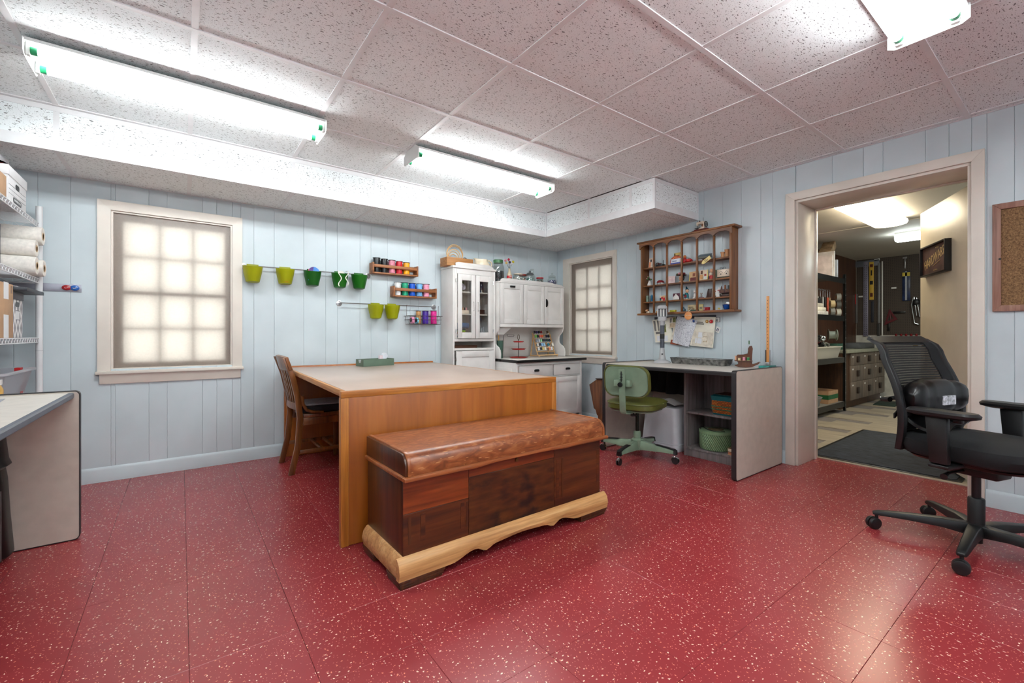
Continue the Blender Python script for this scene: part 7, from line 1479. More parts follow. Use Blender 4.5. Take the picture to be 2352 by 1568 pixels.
MB().tube([(-0.09, 0.08, 0.158), (-0.06, 0.095, 0.175), (-0.03, 0.09, 0.166), (-0.085, 0.02, 0.163), (-0.1, -0.04, 0.163), (-0.09, -0.085, 0.17), (-0.06, -0.105, 0.164)], 0.003, 6).build('cord_handle', BLK, gb2)
for k, (c, nm, cc) in enumerate((((206, 176, 140), 'cream', (226, 150, 110)), ((110, 84, 50), 'olive brown', (226, 212, 186)))):
    b2 = thing('book', '%s covered book lying at the front of the bottom shelf' % nm, 'book', (bkx + 0.1 - 0.01 * k, bky + 0.105, 0.0745 + 0.0286 * k), math.radians(-8 + 5 * k)); MB().box(-0.09, 0.09, -0.075, 0.08, 0.0, 0.003).build('cover', plain('cover_' + nm.replace(' ', '_'), c, 0.6), b2); MB().box(-0.09, 0.09, -0.075, 0.08, 0.025, 0.028).build('cover', plain('cover_' + nm.replace(' ', '_'), c, 0.6), b2); MB().box(-0.087, 0.087, -0.073, 0.077, 0.0032, 0.0248).build('pages', plain('page_edge_%d' % k, cc, 0.8), b2)
bn = thing('storage_bin', 'white plastic storage tub with a lid under the desk', 'bin', (3.5, 2.33, 0)); WPL = plain('white_tub_plastic', (214, 216, 222), 0.35, var=0.02)
MB().loft([[(x, y, z) for x, y in rrect(w, d, 0.05, 6)] for w, d, z in ((0.3, 0.36, 0.06), (0.31, 0.37, 0.07), (0.26, 0.33, 0.36), (0.25, 0.32, 0.368))]).build('tub', WPL, bn); MB().loft([[(x, y, z) for x, y in rrect(w, d, 0.05, 6)] for w, d, z in ((0.3, 0.36, 0.0), (0.315, 0.375, 0.01), (0.322, 0.382, 0.056), (0.32, 0.38, 0.0595))]).build('lid', WPL, bn); MB().tube([(x, y, 0.064) for x, y in rrect(0.318, 0.378, 0.05, 6)], 0.005, 6, closed=True).build('rim', WPL, bn)
t = MB(); t.sheet(lambda u, v: (-0.1 + 0.2 * u, -0.13 + 0.26 * v, 0.374 + 0.022 * math.sin(3 * u + 1) * math.sin(5 * v) + 0.03 * math.sin(PI * u) * math.sin(PI * v)), 10, 12, 0.006); tag(t.build('white_cloth', plain('off_white_cloth', (196, 192, 190), 0.9), loc=(3.5, 2.33, 0.018)), 'crumpled off-white cloth on top of the plastic tub', 'fabric')
t = MB(); 
def drape(u, v): return (3.56 + 0.03 * math.sin(12 * u) + 0.02 * math.sin(25 * u + 2 * v), 2.13 + 0.49 * u, 0.47 + 0.21 * v)
t.sheet(lambda u, v: Vector(drape(u, v)) - Vector((3.58, 2.38, 0.42)), 30, 6, 0.03); cl = tag(t.build('black_cloth', plain('black_cloth', (12, 12, 14), 0.95), loc=(3.58, 2.38, 0.42)), 'black cloth hanging in folds in the dark kneehole of the desk', 'fabric')
tag(MB().box(-0.05, 0.05, -0.03, 0.03, 0, 0.02).build('floor_tin', plain('pale_tin', (150, 146, 128), 0.4, 0.3), loc=(3.2, 2.6, 0.0005), bevel=0.002), 'small pale box on the floor behind the green chair', 'box')

# ================================================================ carved stand between the window and the desk
cs_ = thing('carved_stand', 'dark carved wooden stand between the small window and desk', 'stand', (3.3, 2.74, 0)); CSW = wood('carved_walnut', (66, 32, 10), (112, 62, 24), (130, 78, 36), 0.35, 'z', coat=0.2)
cpts = [(0.36, 0.5), (0.26, 0.56), (0.1, 0.56), (0.0, 0.5), (0.06, 0.27), (0.085, 0.255), (0.1, 0.21), (0.115, 0.2), (0.12, 0.16), (0.125, 0.08), (0.1, 0.03), (0.08, 0.0005), (0.28, 0.0005), (0.26, 0.03), (0.235, 0.08), (0.24, 0.16), (0.245, 0.2), (0.26, 0.21), (0.275, 0.255), (0.3, 0.27)]
for x in (0.0, 0.22): MB().prism(cpts, x, x + 0.018, 'x').build('carved_end', CSW, cs_, bevel=0.002)
for y0, y1, z0, z1 in ((0.02, 0.07, 0.492, 0.27), (0.34, 0.29, 0.492, 0.27)): MB().loft([[(x, y0 - 0.007, z0), (x, y0 + 0.007, z0), (x, y1 + 0.007, z1), (x, y1 - 0.007, z1)] for x in (0.0185, 0.2195)]).build('side_board', CSW, cs_)
MB().box(0.0185, 0.2195, 0.1, 0.26, 0.255, 0.267).build('bottom_board', CSW, cs_); MB().box(-0.008, 0.246, 0.09, 0.27, 0.5605, 0.57).build('top_rail', wood('black_edge_wood', (30, 16, 8), (44, 24, 12), None, 0.4, 'x'), cs_, bevel=0.002)

# ================================================================ white wire shelving at the left
SXF, SXB, SYN, SYF = -0.712, -1.15, 3.1, 4.02
WS = plain('white_epoxy_wire', (222, 222, 224), 0.35, var=0.02)
ws = thing('wire_shelving', 'white wire shelving unit against the left wall', 'shelving', (0, 0, 0))
for x in (SXF, SXB):
    for y in (SYN, SYF - 0.02):
        t = MB(); pr_ = [(0.0165, 0.0)]
        t.cyl((x, y, 0), (x, y, 1.806), 0.0165, n=16); po = t.build('post', WS, ws)
        for z in (0.53, 0.9, 1.27, 1.45): MB().cyl((x, y, z), (x, y, z + 0.003), 0.0172, n=16).build('post_ring', plain('post_seam', (190, 192, 196), 0.4), po)
LEV = [0.16, 0.6, 0.984, 1.354, 1.70]
for z in LEV:
    t = MB()
    for x in (SXF, SXB):
        t.tube([(x, SYN, z - 0.003), (x, SYF - 0.02, z - 0.003)], 0.003, 6); t.tube([(x, SYN, z - 0.03), (x, SYF - 0.02, z - 0.03)], 0.003, 6)
        n = 36; t.tube([(x, SYN + (SYF - 0.02 - SYN) * k / n, z - (0.028 if k % 2 else 0.005)) for k in range(n + 1)], 0.002, 5)
    for y in (SYN, SYF - 0.02):
        t.tube([(SXB, y, z - 0.003), (SXF, y, z - 0.003)], 0.003, 6); t.tube([(SXB, y, z - 0.03), (SXF, y, z - 0.03)], 0.003, 6); n = 16; t.tube([(SXB + (SXF - SXB) * k / n, y, z - (0.028 if k % 2 else 0.005)) for k in range(n + 1)], 0.002, 5)
    for k in range(1, 36): y = SYN + (SYF - 0.02 - SYN) * k / 36; t.tube([(SXB, y, z - 0.002), (SXF, y, z - 0.002)], 0.0018, 5)
    for x in (SXB + 0.15, SXB + 0.29): t.tube([(x, SYN, z - 0.006), (x, SYF - 0.02, z - 0.006)], 0.0025, 5)
    t.build('wire_shelf', WS, ws)
WBX = plain('white_cardboard', (226, 226, 228), 0.7, var=0.02); KRB = plain('brown_cardboard', (176, 140, 108), 0.8, var=0.05)
def filebox(name, label, y0, y1, z, hgt, x0=-1.1, x1=-0.715, mat=WBX, lid=0.05, lidmat=None, marks=True):
    r = thing(name, label, 'box', (x0, y0, z)); L, w = x1 - x0, y1 - y0
    MB().box(0.004, L - 0.004, 0.004, w - 0.004, 0.0005, hgt - 0.004).build('box', mat, r, bevel=0.001)
    if lid: MB().box(0, L, 0, w, hgt - lid, hgt).build('lid', lidmat or mat, r, bevel=0.001)
    return r
INKB = plain('box_print_ink', (70, 74, 84), 0.7, var=0)
b1 = filebox('file_box', 'white lidded file box with a hand hole on the top wire shelf', 3.4, 3.745, 1.70, 0.186)
L1_ = 0.385 - 0.004
t = MB(); t.prism([(0.172 + a, 0.105 + b_) for a, b_ in rrect(0.07, 0.03, 0.014, 5)], L1_ + 0.0002, L1_ + 0.001, 'x'); t.build('hand_hole', BKP, b1)
for z in (0.045, 0.068, 0.092): MB().box(L1_ + 0.0002, L1_ + 0.0008, 0.02, 0.325, z, z + 0.0012).build('print_line', INKB, b1)
MB().prism([(0.17 + a, 0.026 + b_) for a, b_ in rrect(0.15, 0.03, 0.014, 5)], L1_ + 0.0002, L1_ + 0.001, 'x').build('logo_panel', BKP, b1)
lettering('BANKERS BOX', 0.018, WBX, b1, Matrix.Translation((L1_ + 0.0016, 0.17, 0.026)) @ Matrix.Rotation(PI / 2, 4, 'Z') @ Matrix.Rotation(PI / 2, 4, 'X'))
b2_ = filebox('cardboard_box', 'small brown cardboard box beside the top white file box', 3.16, 3.385, 1.70, 0.12, mat=KRB, lid=0)
tag(MB().box(-0.16, 0.19, -0.13, 0.13, 0, 0.012).build('red_folder', plain('red_folder', (140, 30, 26), 0.6), loc=(-0.93, 3.56, 1.8865), bevel=0.002), 'dark red folder lying on the top white file box', 'folder')
t = MB(); t.lathe([(0.115, 0), (0.112, 0.02), (0.09, 0.045), (0.05, 0.06), (0, 0.064), (0, 0.062), (0.05, 0.057), (0.087, 0.042), (0.109, 0.018), (0.112, 0)], 30); tag(t.build('metal_bowl', plain('grey_spun_metal', (150, 150, 152), 0.3, 0.6), loc=(-0.84, 3.45, 1.899)), 'upturned grey metal bowl on the red folder', 'bowl')
RLW = plain('white_fabric_roll', (232, 226, 218), 0.9, var=0.05, scale=60, bmp=0.1)
for i, (px, Y, z, rr) in enumerate(((83, 3.79, 1.4105, 0.053), (100, 3.905, 1.4085, 0.051), (82, 3.815, 1.5155, 0.05), (97, 3.91, 1.605, 0.055))):
    Xe = xat(px, Y) ; r = thing('fabric_roll', ('white fabric roll at the bottom front of the pile on the wire shelf', 'white fabric roll at the bottom by the wall side of the pile', 'white fabric roll in the middle of the pile', 'thick white fabric roll on top of the pile')[i], 'fabric roll', (Xe, Y, z), 0, 'fabric rolls on the wire shelf')
    t = MB(); n = 24; prof = [(rr, -0.44), (rr, 0.0), (rr * 0.95, 0.004), (rr * 0.5, 0.004), (rr * 0.3, 0.0), (rr * 0.3, -0.05), (0, -0.05)]
    t.lathe(prof, n); t.v = [(z_, x_, y_) for x_, y_, z_ in t.v]; t.build('cloth', RLW, r)
    t = MB(); t.lathe([(rr * 0.42, 0.0042), (rr * 0.42, 0.0055), (rr * 0.31, 0.0055), (rr * 0.31, 0.0042)], 18); t.v = [(z_, x_, y_) for x_, y_, z_ in t.v]; t.build('core_tube', plain('cardboard_core', (206, 170, 132), 0.8), r)
tag(MB().box(-0.1, 0.1, -0.04, 0.04, 0, 0.26).build('dark_book_row', plain('navy_binder', (24, 30, 54), 0.5), loc=(-0.9, 3.62, 1.3545), bevel=0.003), 'navy binder standing on the shelf of fabric rolls', 'binder')
b3 = filebox('cardboard_box', 'brown taped cardboard box on the middle wire shelf', 3.245, 3.5, 0.984, 0.288, mat=KRB, lid=0)
for z0, z1 in ((0.0, 0.12), (0.2, 0.2875)): MB().box(L1_ + 0.0002, L1_ + 0.0008, 0.09, 0.17, z0 + 0.001, z1).build('paper_tape', WBX, b3)
for y in (0.21, 0.225): MB().box(L1_ + 0.0002, L1_ + 0.0008, y, y + 0.004, 0.235, 0.275).build('arrow_print', INKB, b3)
b4 = filebox('file_box', 'white lidded file box next to the brown cardboard box', 3.12, 3.24, 0.984, 0.265)
for z in (0.06, 0.12, 0.17): MB().box(L1_ + 0.0002, L1_ + 0.0008, 0.02, 0.13, z, z + 0.0015).build('print_line', INKB, b4)
def lattice():
    m, nt, b = newmat('lattice_print'); tc = N(nt, 'ShaderNodeTexCoord'); sp = N(nt, 'ShaderNodeSeparateXYZ'); nt.links.new(tc.outputs['Object'], sp.inputs[0])
    outs = []
    for sg_ in (1, -1):
        k = N(nt, 'ShaderNodeMath', operation='MULTIPLY_ADD'); nt.links.new(sp.outputs[2], k.inputs[0]); k.inputs[1].default_value = sg_ * 0.55; nt.links.new(sp.outputs[1], k.inputs[2]); f = N(nt, 'ShaderNodeMath', operation='PINGPONG'); f.inputs[1].default_value = 0.03; nt.links.new(k.outputs[0], f.inputs[0]); g = N(nt, 'ShaderNodeMath', operation='LESS_THAN'); g.inputs[1].default_value = 0.0095; nt.links.new(f.outputs[0], g.inputs[0]); outs.append(g.outputs[0])
    mx = N(nt, 'ShaderNodeMath', operation='MAXIMUM'); nt.links.new(outs[0], mx.inputs[0]); nt.links.new(outs[1], mx.inputs[1]); nt.links.new(mix(nt, mx.outputs[0], srgb(150, 148, 152), srgb(232, 230, 230)), b.inputs['Base Color']); b.inputs['Roughness'].default_value = 0.6; return m
b5 = filebox('lattice_box', 'grey and white lattice print storage box with a grey lid', 3.515, 3.725, 0.984, 0.256, mat=lattice(), lid=0.045, lidmat=plain('charcoal_grey_lid', (92, 92, 100), 0.6), x1=-0.725)
L5 = 0.375 - 0.004
t = MB(); t.prism([(0.105 + a, 0.185 + b_) for a, b_ in rrect(0.07, 0.028, 0.012, 4)], L5 + 0.0002, L5 + 0.001, 'x'); t.build('hand_hole', BKP, b5); MB().box(L5 + 0.0002, L5 + 0.001, 0.07, 0.14, 0.1, 0.15).build('label_holder', WBX, b5)
for z in (0.1, 0.15): MB().box(L5 + 0.0011, L5 + 0.002, 0.07, 0.14, z - 0.0015, z + 0.0015).build('holder_edge', INKB, b5)
tag(MB().box(-0.22, 0.19, -0.19, 0.18, 0, 0.02).build('black_tray', plain('dark_slate_tray', (44, 46, 54), 0.45), loc=(-0.86, 3.7, 1.2405), bevel=0.003), 'flat dark tray lying across the lattice storage box', 'tray')
tag(MB().sheet(lambda u, v: (-0.15 + 0.3 * u, -0.17 + 0.3 * v, 0.004 + 0.004 * math.sin(4 * u + 5 * v)), 8, 8, 0.003).build('paper_sheet', PAP, loc=(-0.86, 3.68, 1.2625)), 'rumpled white papers on the dark tray', 'paper')
cb_ = thing('clear_bin', 'clear plastic bin of papers on the lower wire shelf', 'bin', (-0.9, 3.6, 0.6)); CLP = plastic('clear_frosted_plastic', (196, 198, 202), 0.5)
MB().loft([[(x, y, z) for x, y in rrect(w, d, 0.03, 4)] for w, d, z in ((0.3, 0.42, 0.001), (0.37, 0.56, 0.19), (0.4, 0.6, 0.192), (0.4, 0.6, 0.204), (0.364, 0.554, 0.204), (0.355, 0.545, 0.19), (0.29, 0.41, 0.006))]).build('bin', CLP, cb_)
for k, (c, nm) in enumerate((((226, 226, 234), 'white'), ((206, 206, 226), 'lavender'), ((232, 228, 220), 'cream'))):
    tag(MB().obox((0, 0, 0.12), (0.008, 0.3 - 0.04 * k, 0.22 - 0.02 * k)).build('paper_folder', plain('folder_' + nm, c, 0.7), loc=(-0.84 - 0.05 * k, 3.5 + 0.03 * k, 0.622)), '%s paper folder standing in the clear bin' % nm, 'folder')
tag(MB().box(-0.012, 0.012, -0.025, 0.025, 0, 0.2).build('red_packet', RED, loc=(-0.748, 3.74, 0.612)), 'small red and white packet in the clear bin', 'packet')
yj = thing('amber_jar', 'amber jar with a white lid beside the clear bin', 'jar', (-0.74, 3.24, 0.6)); MB().lathe([(0, 0), (0.04, 0), (0.042, 0.13), (0.034, 0.15), (0.034, 0.155)], 20).build('jar', plain('amber_plastic', (206, 160, 84), 0.3), yj); MB().lathe([(0.037, 0.1552), (0.038, 0.18), (0, 0.182)], 20).build('lid', WHC, yj)
# on and under the left desk
tag(MB().box(-0.12, 0.1, -0.15, 0.15, 0, 0.002).build('grey_mat', plain('grey_paper', (166, 166, 172), 0.6), loc=(-0.7, 2.72, 0.7195), rot=0.1), 'flat grey sheet on the desk beside the wire shelving', 'paper')
bg = thing('black_bag', 'tall black bag in clear plastic standing under the left desk', 'bag', (-0.785, 2.915, 0)); t = MB(); rings = []
for z, w, d in ((0.001, 0.3, 0.12), (0.03, 0.37, 0.16), (0.2, 0.36, 0.16), (0.36, 0.33, 0.15), (0.41, 0.31, 0.14), (0.425, 0.345, 0.15), (0.45, 0.325, 0.14), (0.66, 0.29, 0.12), (0.67, 0.24, 0.08)): rings.append([(x + 0.008 * math.sin(9 * z + 3), y, z) for x, y in rrect(w, d, min(w, d) * 0.35, 5)])
t.loft(rings); t.build('bag', plain('black_nylon', (10, 10, 11), 0.35, var=0.3, scale=20, bmp=0.3), bg); MB().sheet(lambda u, v: (0.0 + 0.17 * u, -0.086 - 0.004 * math.sin(20 * u), 0.03 + 0.3 * v), 8, 6, 0.002).build('plastic_sleeve', plain('cloudy_plastic_film', (110, 104, 106), 0.15, spec=0.8), bg)
# ================================================================ workshop beyond the doorway
WX0, WX1, WY0, WY1, WZ = 4.16, 9.05, -1.6, 2.46, 2.245
wf = struct(MB().box(WX0 + 0.001, WX1, WY0, WY1, -0.12, -0.005).build('floor', SLAB))
def vinyl():
    m, nt, b = newmat('grey_oak_vinyl_plank'); co = coords(nt, (26, 2.6, 26), rnd=11.0); n = N(nt, 'ShaderNodeTexNoise'); n.inputs['Scale'].default_value = 1.0; n.inputs['Detail'].default_value = 8; n.inputs['Distortion'].default_value = 0.8; nt.links.new(co, n.inputs[0])
    nt.links.new(ramp(nt, n.outputs[0], [(0.28, srgb(138, 126, 110)), (0.5, srgb(164, 152, 134)), (0.72, srgb(186, 176, 156))]), b.inputs['Base Color']); b.inputs['Roughness'].default_value = 0.4; return m
VIN = vinyl(); pm = MB().box(-0.0895, 0.0895, -0.606, 0.606, -0.005, 0).mesh('floor_plank', bevel=0.0006, seg=1, smooth=False)
x = WX0 + 0.105; i = 0
while x < WX1 - 0.05:
    y = WY1 - 0.607 - 0.3 * (i % 4)
    while y > -0.4:
        inst('floor_plank', pm, VIN, wf, (x, y, 0)); y -= 1.213
    x += 0.18; i += 1
DKP = plain('dark_workshop_paint', (96, 90, 84), 0.7); WWH = plain('workshop_white_paint', (206, 202, 192), 0.6)
BRP = wood('brown_wall_panelling', (58, 32, 20), (84, 50, 32), (98, 62, 42), 0.5, 'z')
struct(MB().box(WX0, WX1, WY1, WY1 + 0.1, 0, WZ + 0.05).build('wall_workshop_left', BRP)); struct(MB().box(WX0, WX1, WY0 - 0.1, WY0, 0, WZ + 0.05).build('wall_workshop_right', WWH)); wfar = struct(MB().box(WX1, WX1 + 0.1, WY0 - 0.1, WY1 + 0.1, 0, WZ + 0.05).build('wall_workshop_far', WWH))
WCE = plain('workshop_ceiling_paint', (196, 192, 184), 0.7, var=0.03, scale=2)
wce = struct(MB().box(WX0 + 0.001, WX1 + 0.1, WY0 - 0.1, WY1 + 0.1, WZ, WZ + 0.12).build('ceiling', WCE))
MB().box(6.28, 6.31, WY0, WY1, WZ - 0.006, WZ - 0.0003).build('seam_batten', WCE, wce)
def peg():
    m, nt, b = newmat('brown_pegboard'); tc = N(nt, 'ShaderNodeTexCoord'); sp = N(nt, 'ShaderNodeSeparateXYZ'); nt.links.new(tc.outputs['Object'], sp.inputs[0]); ds = []
    for k in (1, 2):
        f = N(nt, 'ShaderNodeMath', operation='PINGPONG'); f.inputs[1].default_value = 0.0127; nt.links.new(sp.outputs[k], f.inputs[0]); p2 = N(nt, 'ShaderNodeMath', operation='POWER'); p2.inputs[1].default_value = 2; nt.links.new(f.outputs[0], p2.inputs[0]); ds.append(p2.outputs[0])
    a = N(nt, 'ShaderNodeMath', operation='ADD'); nt.links.new(ds[0], a.inputs[0]); nt.links.new(ds[1], a.inputs[1]); l = N(nt, 'ShaderNodeMath', operation='LESS_THAN'); l.inputs[1].default_value = 0.0042 ** 2; nt.links.new(a.outputs[0], l.inputs[0])
    nt.links.new(mix(nt, l.outputs[0], srgb(74, 62, 54), srgb(18, 14, 12)), b.inputs['Base Color']); b.inputs['Roughness'].default_value = 0.6; return m
PX = WX1 - 0.012
for y0, y1 in ((WY0, 0.42), (0.422, 1.64), (1.642, WY1 - 0.01)): MB().box(PX, WX1 - 0.0005, y0, y1, 1.0, WZ - 0.002).build('pegboard_panel', peg(), wfar)
# ceiling lights
def emit(name, c, s):
    m, nt, b = newmat(name); b.inputs['Base Color'].default_value = c; b.inputs['Emission Color'].default_value = c; b.inputs['Emission Strength'].default_value = s; return m
WARM = emit('lit_warm_diffuser', (1.0, 0.86, 0.62, 1), 17.0); COOL = emit('lit_cool_diffuser', (0.9, 1.0, 0.97, 1), 14.0)
w1 = thing('wrap_light', 'wide warm wraparound ceiling light in the workshop', 'ceiling light', (5.46, 1.35, WZ - 0.0005)); MB().box(-0.63, 0.63, -0.11, 0.11, -0.03, 0).build('housing', REFL, w1)
t = MB(); t.prism([(-0.14, -0.028), (-0.145, -0.05), (-0.13, -0.075), (-0.06, -0.088), (0.06, -0.088), (0.13, -0.075), (0.145, -0.05), (0.14, -0.028), (0.112, -0.0285), (0.112, -0.031), (-0.112, -0.031), (-0.112, -0.0285)], -0.62, 0.62, 'x'); t.build('diffuser', WARM, w1)
for s in (-1, 1): MB().prism([(-0.115, -0.0005), (-0.13, -0.045), (-0.12, -0.07), (0.12, -0.07), (0.13, -0.045), (0.115, -0.0005)], s * 0.632 - 0.006, s * 0.632 + 0.006, 'x').build('end_plate', plain('grey_end_plate', (150, 142, 134), 0.5), w1)
w2 = thing('wrap_light', 'narrow cool wraparound ceiling light near the pegboard', 'ceiling light', (7.05, 0.9, WZ - 0.0005)); MB().box(-0.08, 0.08, -0.61, 0.61, -0.03, 0).build('housing', REFL, w2); t = MB(); t.prism([(-0.085, -0.031), (-0.085, -0.08), (-0.06, -0.1), (0.06, -0.1), (0.085, -0.08), (0.085, -0.031)], -0.61, 0.61, 'y'); t.build('diffuser', COOL, w2)
w3 = thing('wrap_light', 'added cool wraparound fill light, unseen behind the open door', 'ceiling light', (6.2, -0.6, WZ - 0.0005)); MB().box(-0.61, 0.61, -0.08, 0.08, -0.03, 0).build('housing', REFL, w3); t = MB(); t.prism([(-0.085, -0.031), (-0.085, -0.08), (-0.06, -0.1), (0.06, -0.1), (0.085, -0.08), (0.085, -0.031)], -0.61, 0.61, 'x'); t.build('diffuser', COOL, w3)  # extra workshop light, added out of sight behind the door leaf
# door mat
def mat_m():
    m, nt, b = newmat('charcoal_ribbed_mat'); n = N(nt, 'ShaderNodeTexNoise'); n.inputs['Scale'].default_value = 1; n.inputs['Detail'].default_value = 5; nt.links.new(coords(nt, (140, 14, 40)), n.inputs[0]); nt.links.new(ramp(nt, n.outputs[0], [(0.35, srgb(22, 25, 30)), (0.65, srgb(62, 68, 78))]), b.inputs['Base Color']); b.inputs['Roughness'].default_value = 0.95; bump(nt, b, n.outputs[0], 0.8, 0.006); return m
dm = thing('door_mat', 'charcoal ribbed mat on the workshop floor by the doorway', 'mat', (4.99, 1.035, 0), math.radians(1)); MB().prism(rrect(1.56, 0.92, 0.02, 3), 0.0003, 0.004, 'z').build('rubber_edge', BLK, dm, bevel=0.001); MB().prism(rrect(1.5, 0.86, 0.02, 3), 0.0042, 0.009, 'z').build('pile', mat_m(), dm, bevel=0.001)
# steel shelving
SHB = plain('black_shelving_steel', (30, 33, 34), 0.35, 0.5, var=0.08); SHX0, SHX1, SHY0, SHY1 = 5.7, 7.01, 2.01, 2.43
sh_ = thing('steel_shelving', 'black steel storage shelving in the workshop', 'shelving', (0, 0, 0))
for x in (SHX0, SHX1 - 0.04):
    for y, d in ((SHY0, 1), (SHY1, -1)):
        t = MB(); t.box(x, x + 0.04, min(y, y + d * 0.003), max(y, y + d * 0.003), 0, 1.8); xx = x + 0.037 if x > 6 else x; t.box(xx, xx + 0.003, min(y + d * 0.003, y + d * 0.035), max(y + d * 0.003, y + d * 0.035), 0, 1.8); po = t.build('post', SHB, sh_)
        for k in range(22): MB().cyl((x + 0.02, y - d * 0.001, 0.08 + 0.08 * k), (x + 0.02, y - d * 0.0002, 0.08 + 0.08 * k), 0.006, n=6).build('rivet_hole', plain('bright_slot', (160, 160, 160), 0.4), po)
DECK = [0.13, 0.71, 1.25, 1.74]
for z in DECK:
    for y in (SHY0 + 0.004, SHY1 - 0.016): MB().prism([(y, z - 0.07), (y + 0.012, z - 0.055), (y + 0.004, z - 0.03), (y + 0.012, z - 0.002), (y, z - 0.002)], SHX0 + 0.042, SHX1 - 0.042, 'x').build('beam', SHB, sh_)
    MB().box(SHX0 + 0.042, SHX1 - 0.042, SHY0 + 0.017, SHY1 - 0.017, z - 0.014, z - 0.001).build('deck', plain('grey_particle_board', (120, 116, 110), 0.8), sh_)
def wpos(px, Y): return xat(px, Y)
def bx3(name, x0, x1, y0, y1, z0, z1, mat, label, cat, bevel=0.003, rot=None):
    cx_, cy_ = (x0 + x1) / 2, (y0 + y1) / 2; return tag(MB().box(x0 - cx_, x1 - cx_, y0 - cy_, y1 - cy_, 0, z1 - z0).build(name, mat, loc=(cx_, cy_, z0), bevel=bevel, rot=rot), label, cat)
# top deck
pf = thing('foam_board', 'pink foam board with blue tape on the steel shelving', 'board', (6.3, 2.25, DECK[3])); MB().box(-0.32, 0.3, -0.02, 0.02, 0, 0.36).build('board', plain('pink_foam', (196, 150, 164), 0.8), pf, bevel=0.003); MB().loft([[(x - 0.03, -0.0215, z), (x + 0.03, -0.0215, z), (x + 0.03, -0.0203, z), (x - 0.03, -0.0203, z)] for x, z in ((-0.1, 0.002), (-0.06, 0.2), (-0.03, 0.22), (0.02, 0.358))]).build('blue_tape', plain('blue_tape', (20, 60, 120), 0.5), pf)
for k, (x, hgt, c, nm) in enumerate(((6.645, 0.28, (226, 220, 220), 'white'), (6.72, 0.34, (236, 232, 230), 'tall white'), (6.83, 0.24, (180, 190, 204), 'pale blue'))): bx3('board_sheet', x - 0.015, x + 0.015, 2.05, 2.38, DECK[3], DECK[3] + hgt, plain('board_' + nm.replace(' ', '_'), c, 0.6, var=0.1, scale=12), '%s board standing on the top steel shelf' % nm, 'board')
bx3('paper_stack', 5.86, 5.95, 2.08, 2.36, DECK[3], DECK[3] + 0.22, plain('yellowed_paper_edges', (214, 204, 160), 0.7, var=0.2, scale=60), 'stack of cream papers at the end of the top steel shelf', 'paper')
tb2 = tag(MB().obox((0, 0, 0), (0.3, 0.14, 0.09), R3(0, -0.75, 0.0)).build('wrapped_parcel', plain('clear_wrapped_card', (176, 150, 120), 0.2, var=0.2, coat=0.6), loc=(6.86, 2.18, DECK[3] + 0.372), bevel=0.004), 'plastic wrapped parcel tilted on the white boards', 'parcel')
# deck 2
for k, (c, nm) in enumerate((((206, 202, 196), 'grey white'), ((226, 220, 204), 'cream'), ((190, 184, 172), 'beige'))): bx3('paper_box', 5.95 + 0.02 * k, 6.5 - 0.08 * k, 2.05, 2.36, DECK[2] + 0.046 * k, DECK[2] + 0.046 * (k + 1) - 0.001, plain('flat_box_' + nm.replace(' ', '_'), c, 0.6, var=0.08), '%s flat box in the stack on the steel shelving' % nm, 'box')
TAPEC = [((190, 170, 130), 'tan'), ((150, 152, 150), 'silver'), ((120, 122, 120), 'grey'), ((90, 92, 92), 'dark grey'), ((206, 206, 200), 'white')]
for k, (c, nm) in enumerate(TAPEC):
    px, z = ((1911, 1.4015), (1925, 1.5025), (1911, 1.3005), (1925, 1.4015), (1925, 1.3005))[k]; r = thing('tape_roll', '%s tape roll in the stacked rolls on the steel shelving' % nm, 'tape', (wpos(px, 2.1), 2.1, z), (PI / 2, 0, 0.6), 'tape rolls on the steel shelving')
    MB().lathe([(0.028, -0.024), (0.05, -0.024), (0.05, 0.024), (0.028, 0.024), (0.028, -0.024)], 22).build('tape', plain('tape_' + nm.replace(' ', '_'), c, 0.4), r); MB().lathe([(0.024, -0.025), (0.0278, -0.025), (0.0278, 0.025), (0.024, 0.025), (0.024, -0.025)], 18).build('core', KRB, r)
hr = tag(MB().cyl((-0.6, 0, 0), (0.6, 0, 0), 0.006, n=8).build('hanging_rod', STEEL, loc=(6.35, 2.22, 1.6)), 'steel rod strung across the shelving with hanging tools', 'rod')
for k, (px, c, L) in enumerate(((1878, (150, 150, 150), 0.2), (1884, (60, 62, 62), 0.26), (1890, (170, 172, 174), 0.24), (1895, (40, 42, 44), 0.28), (1901, (214, 96, 70), 0.3), (1906, (190, 170, 130), 0.24))):
    X = wpos(px, 2.19); nm = ('short grey', 'dark', 'bright steel', 'black', 'orange', 'tan')[k]; r = thing('hand_tool', '%s handled tool hanging in the steel shelving' % nm, 'tool', (X, 2.19, 1.59)); MB().cyl((0, 0, -0.09), (0, 0, -L), 0.011, 0.013, n=12).build('handle', plain('tool_handle_%d' % k, c, 0.4), r); MB().cyl((0, 0, -0.089), (0, 0, -0.01), 0.004, n=8).build('shank', STEEL, r); MB().tube([(0, 0.012 * math.cos(a) + 0.012, 0.006 + 0.012 * math.sin(a)) for a in [2 * PI * q / 10 for q in range(10)]], 0.002, 5, closed=True).build('ring', STEEL, r)
bx3('black_case', 6.0, 6.3, 2.06, 2.3, DECK[2] + 0.139, DECK[2] + 0.2, plain('black_case', (28, 28, 30), 0.5), 'black case on the stack of flat boxes', 'case')
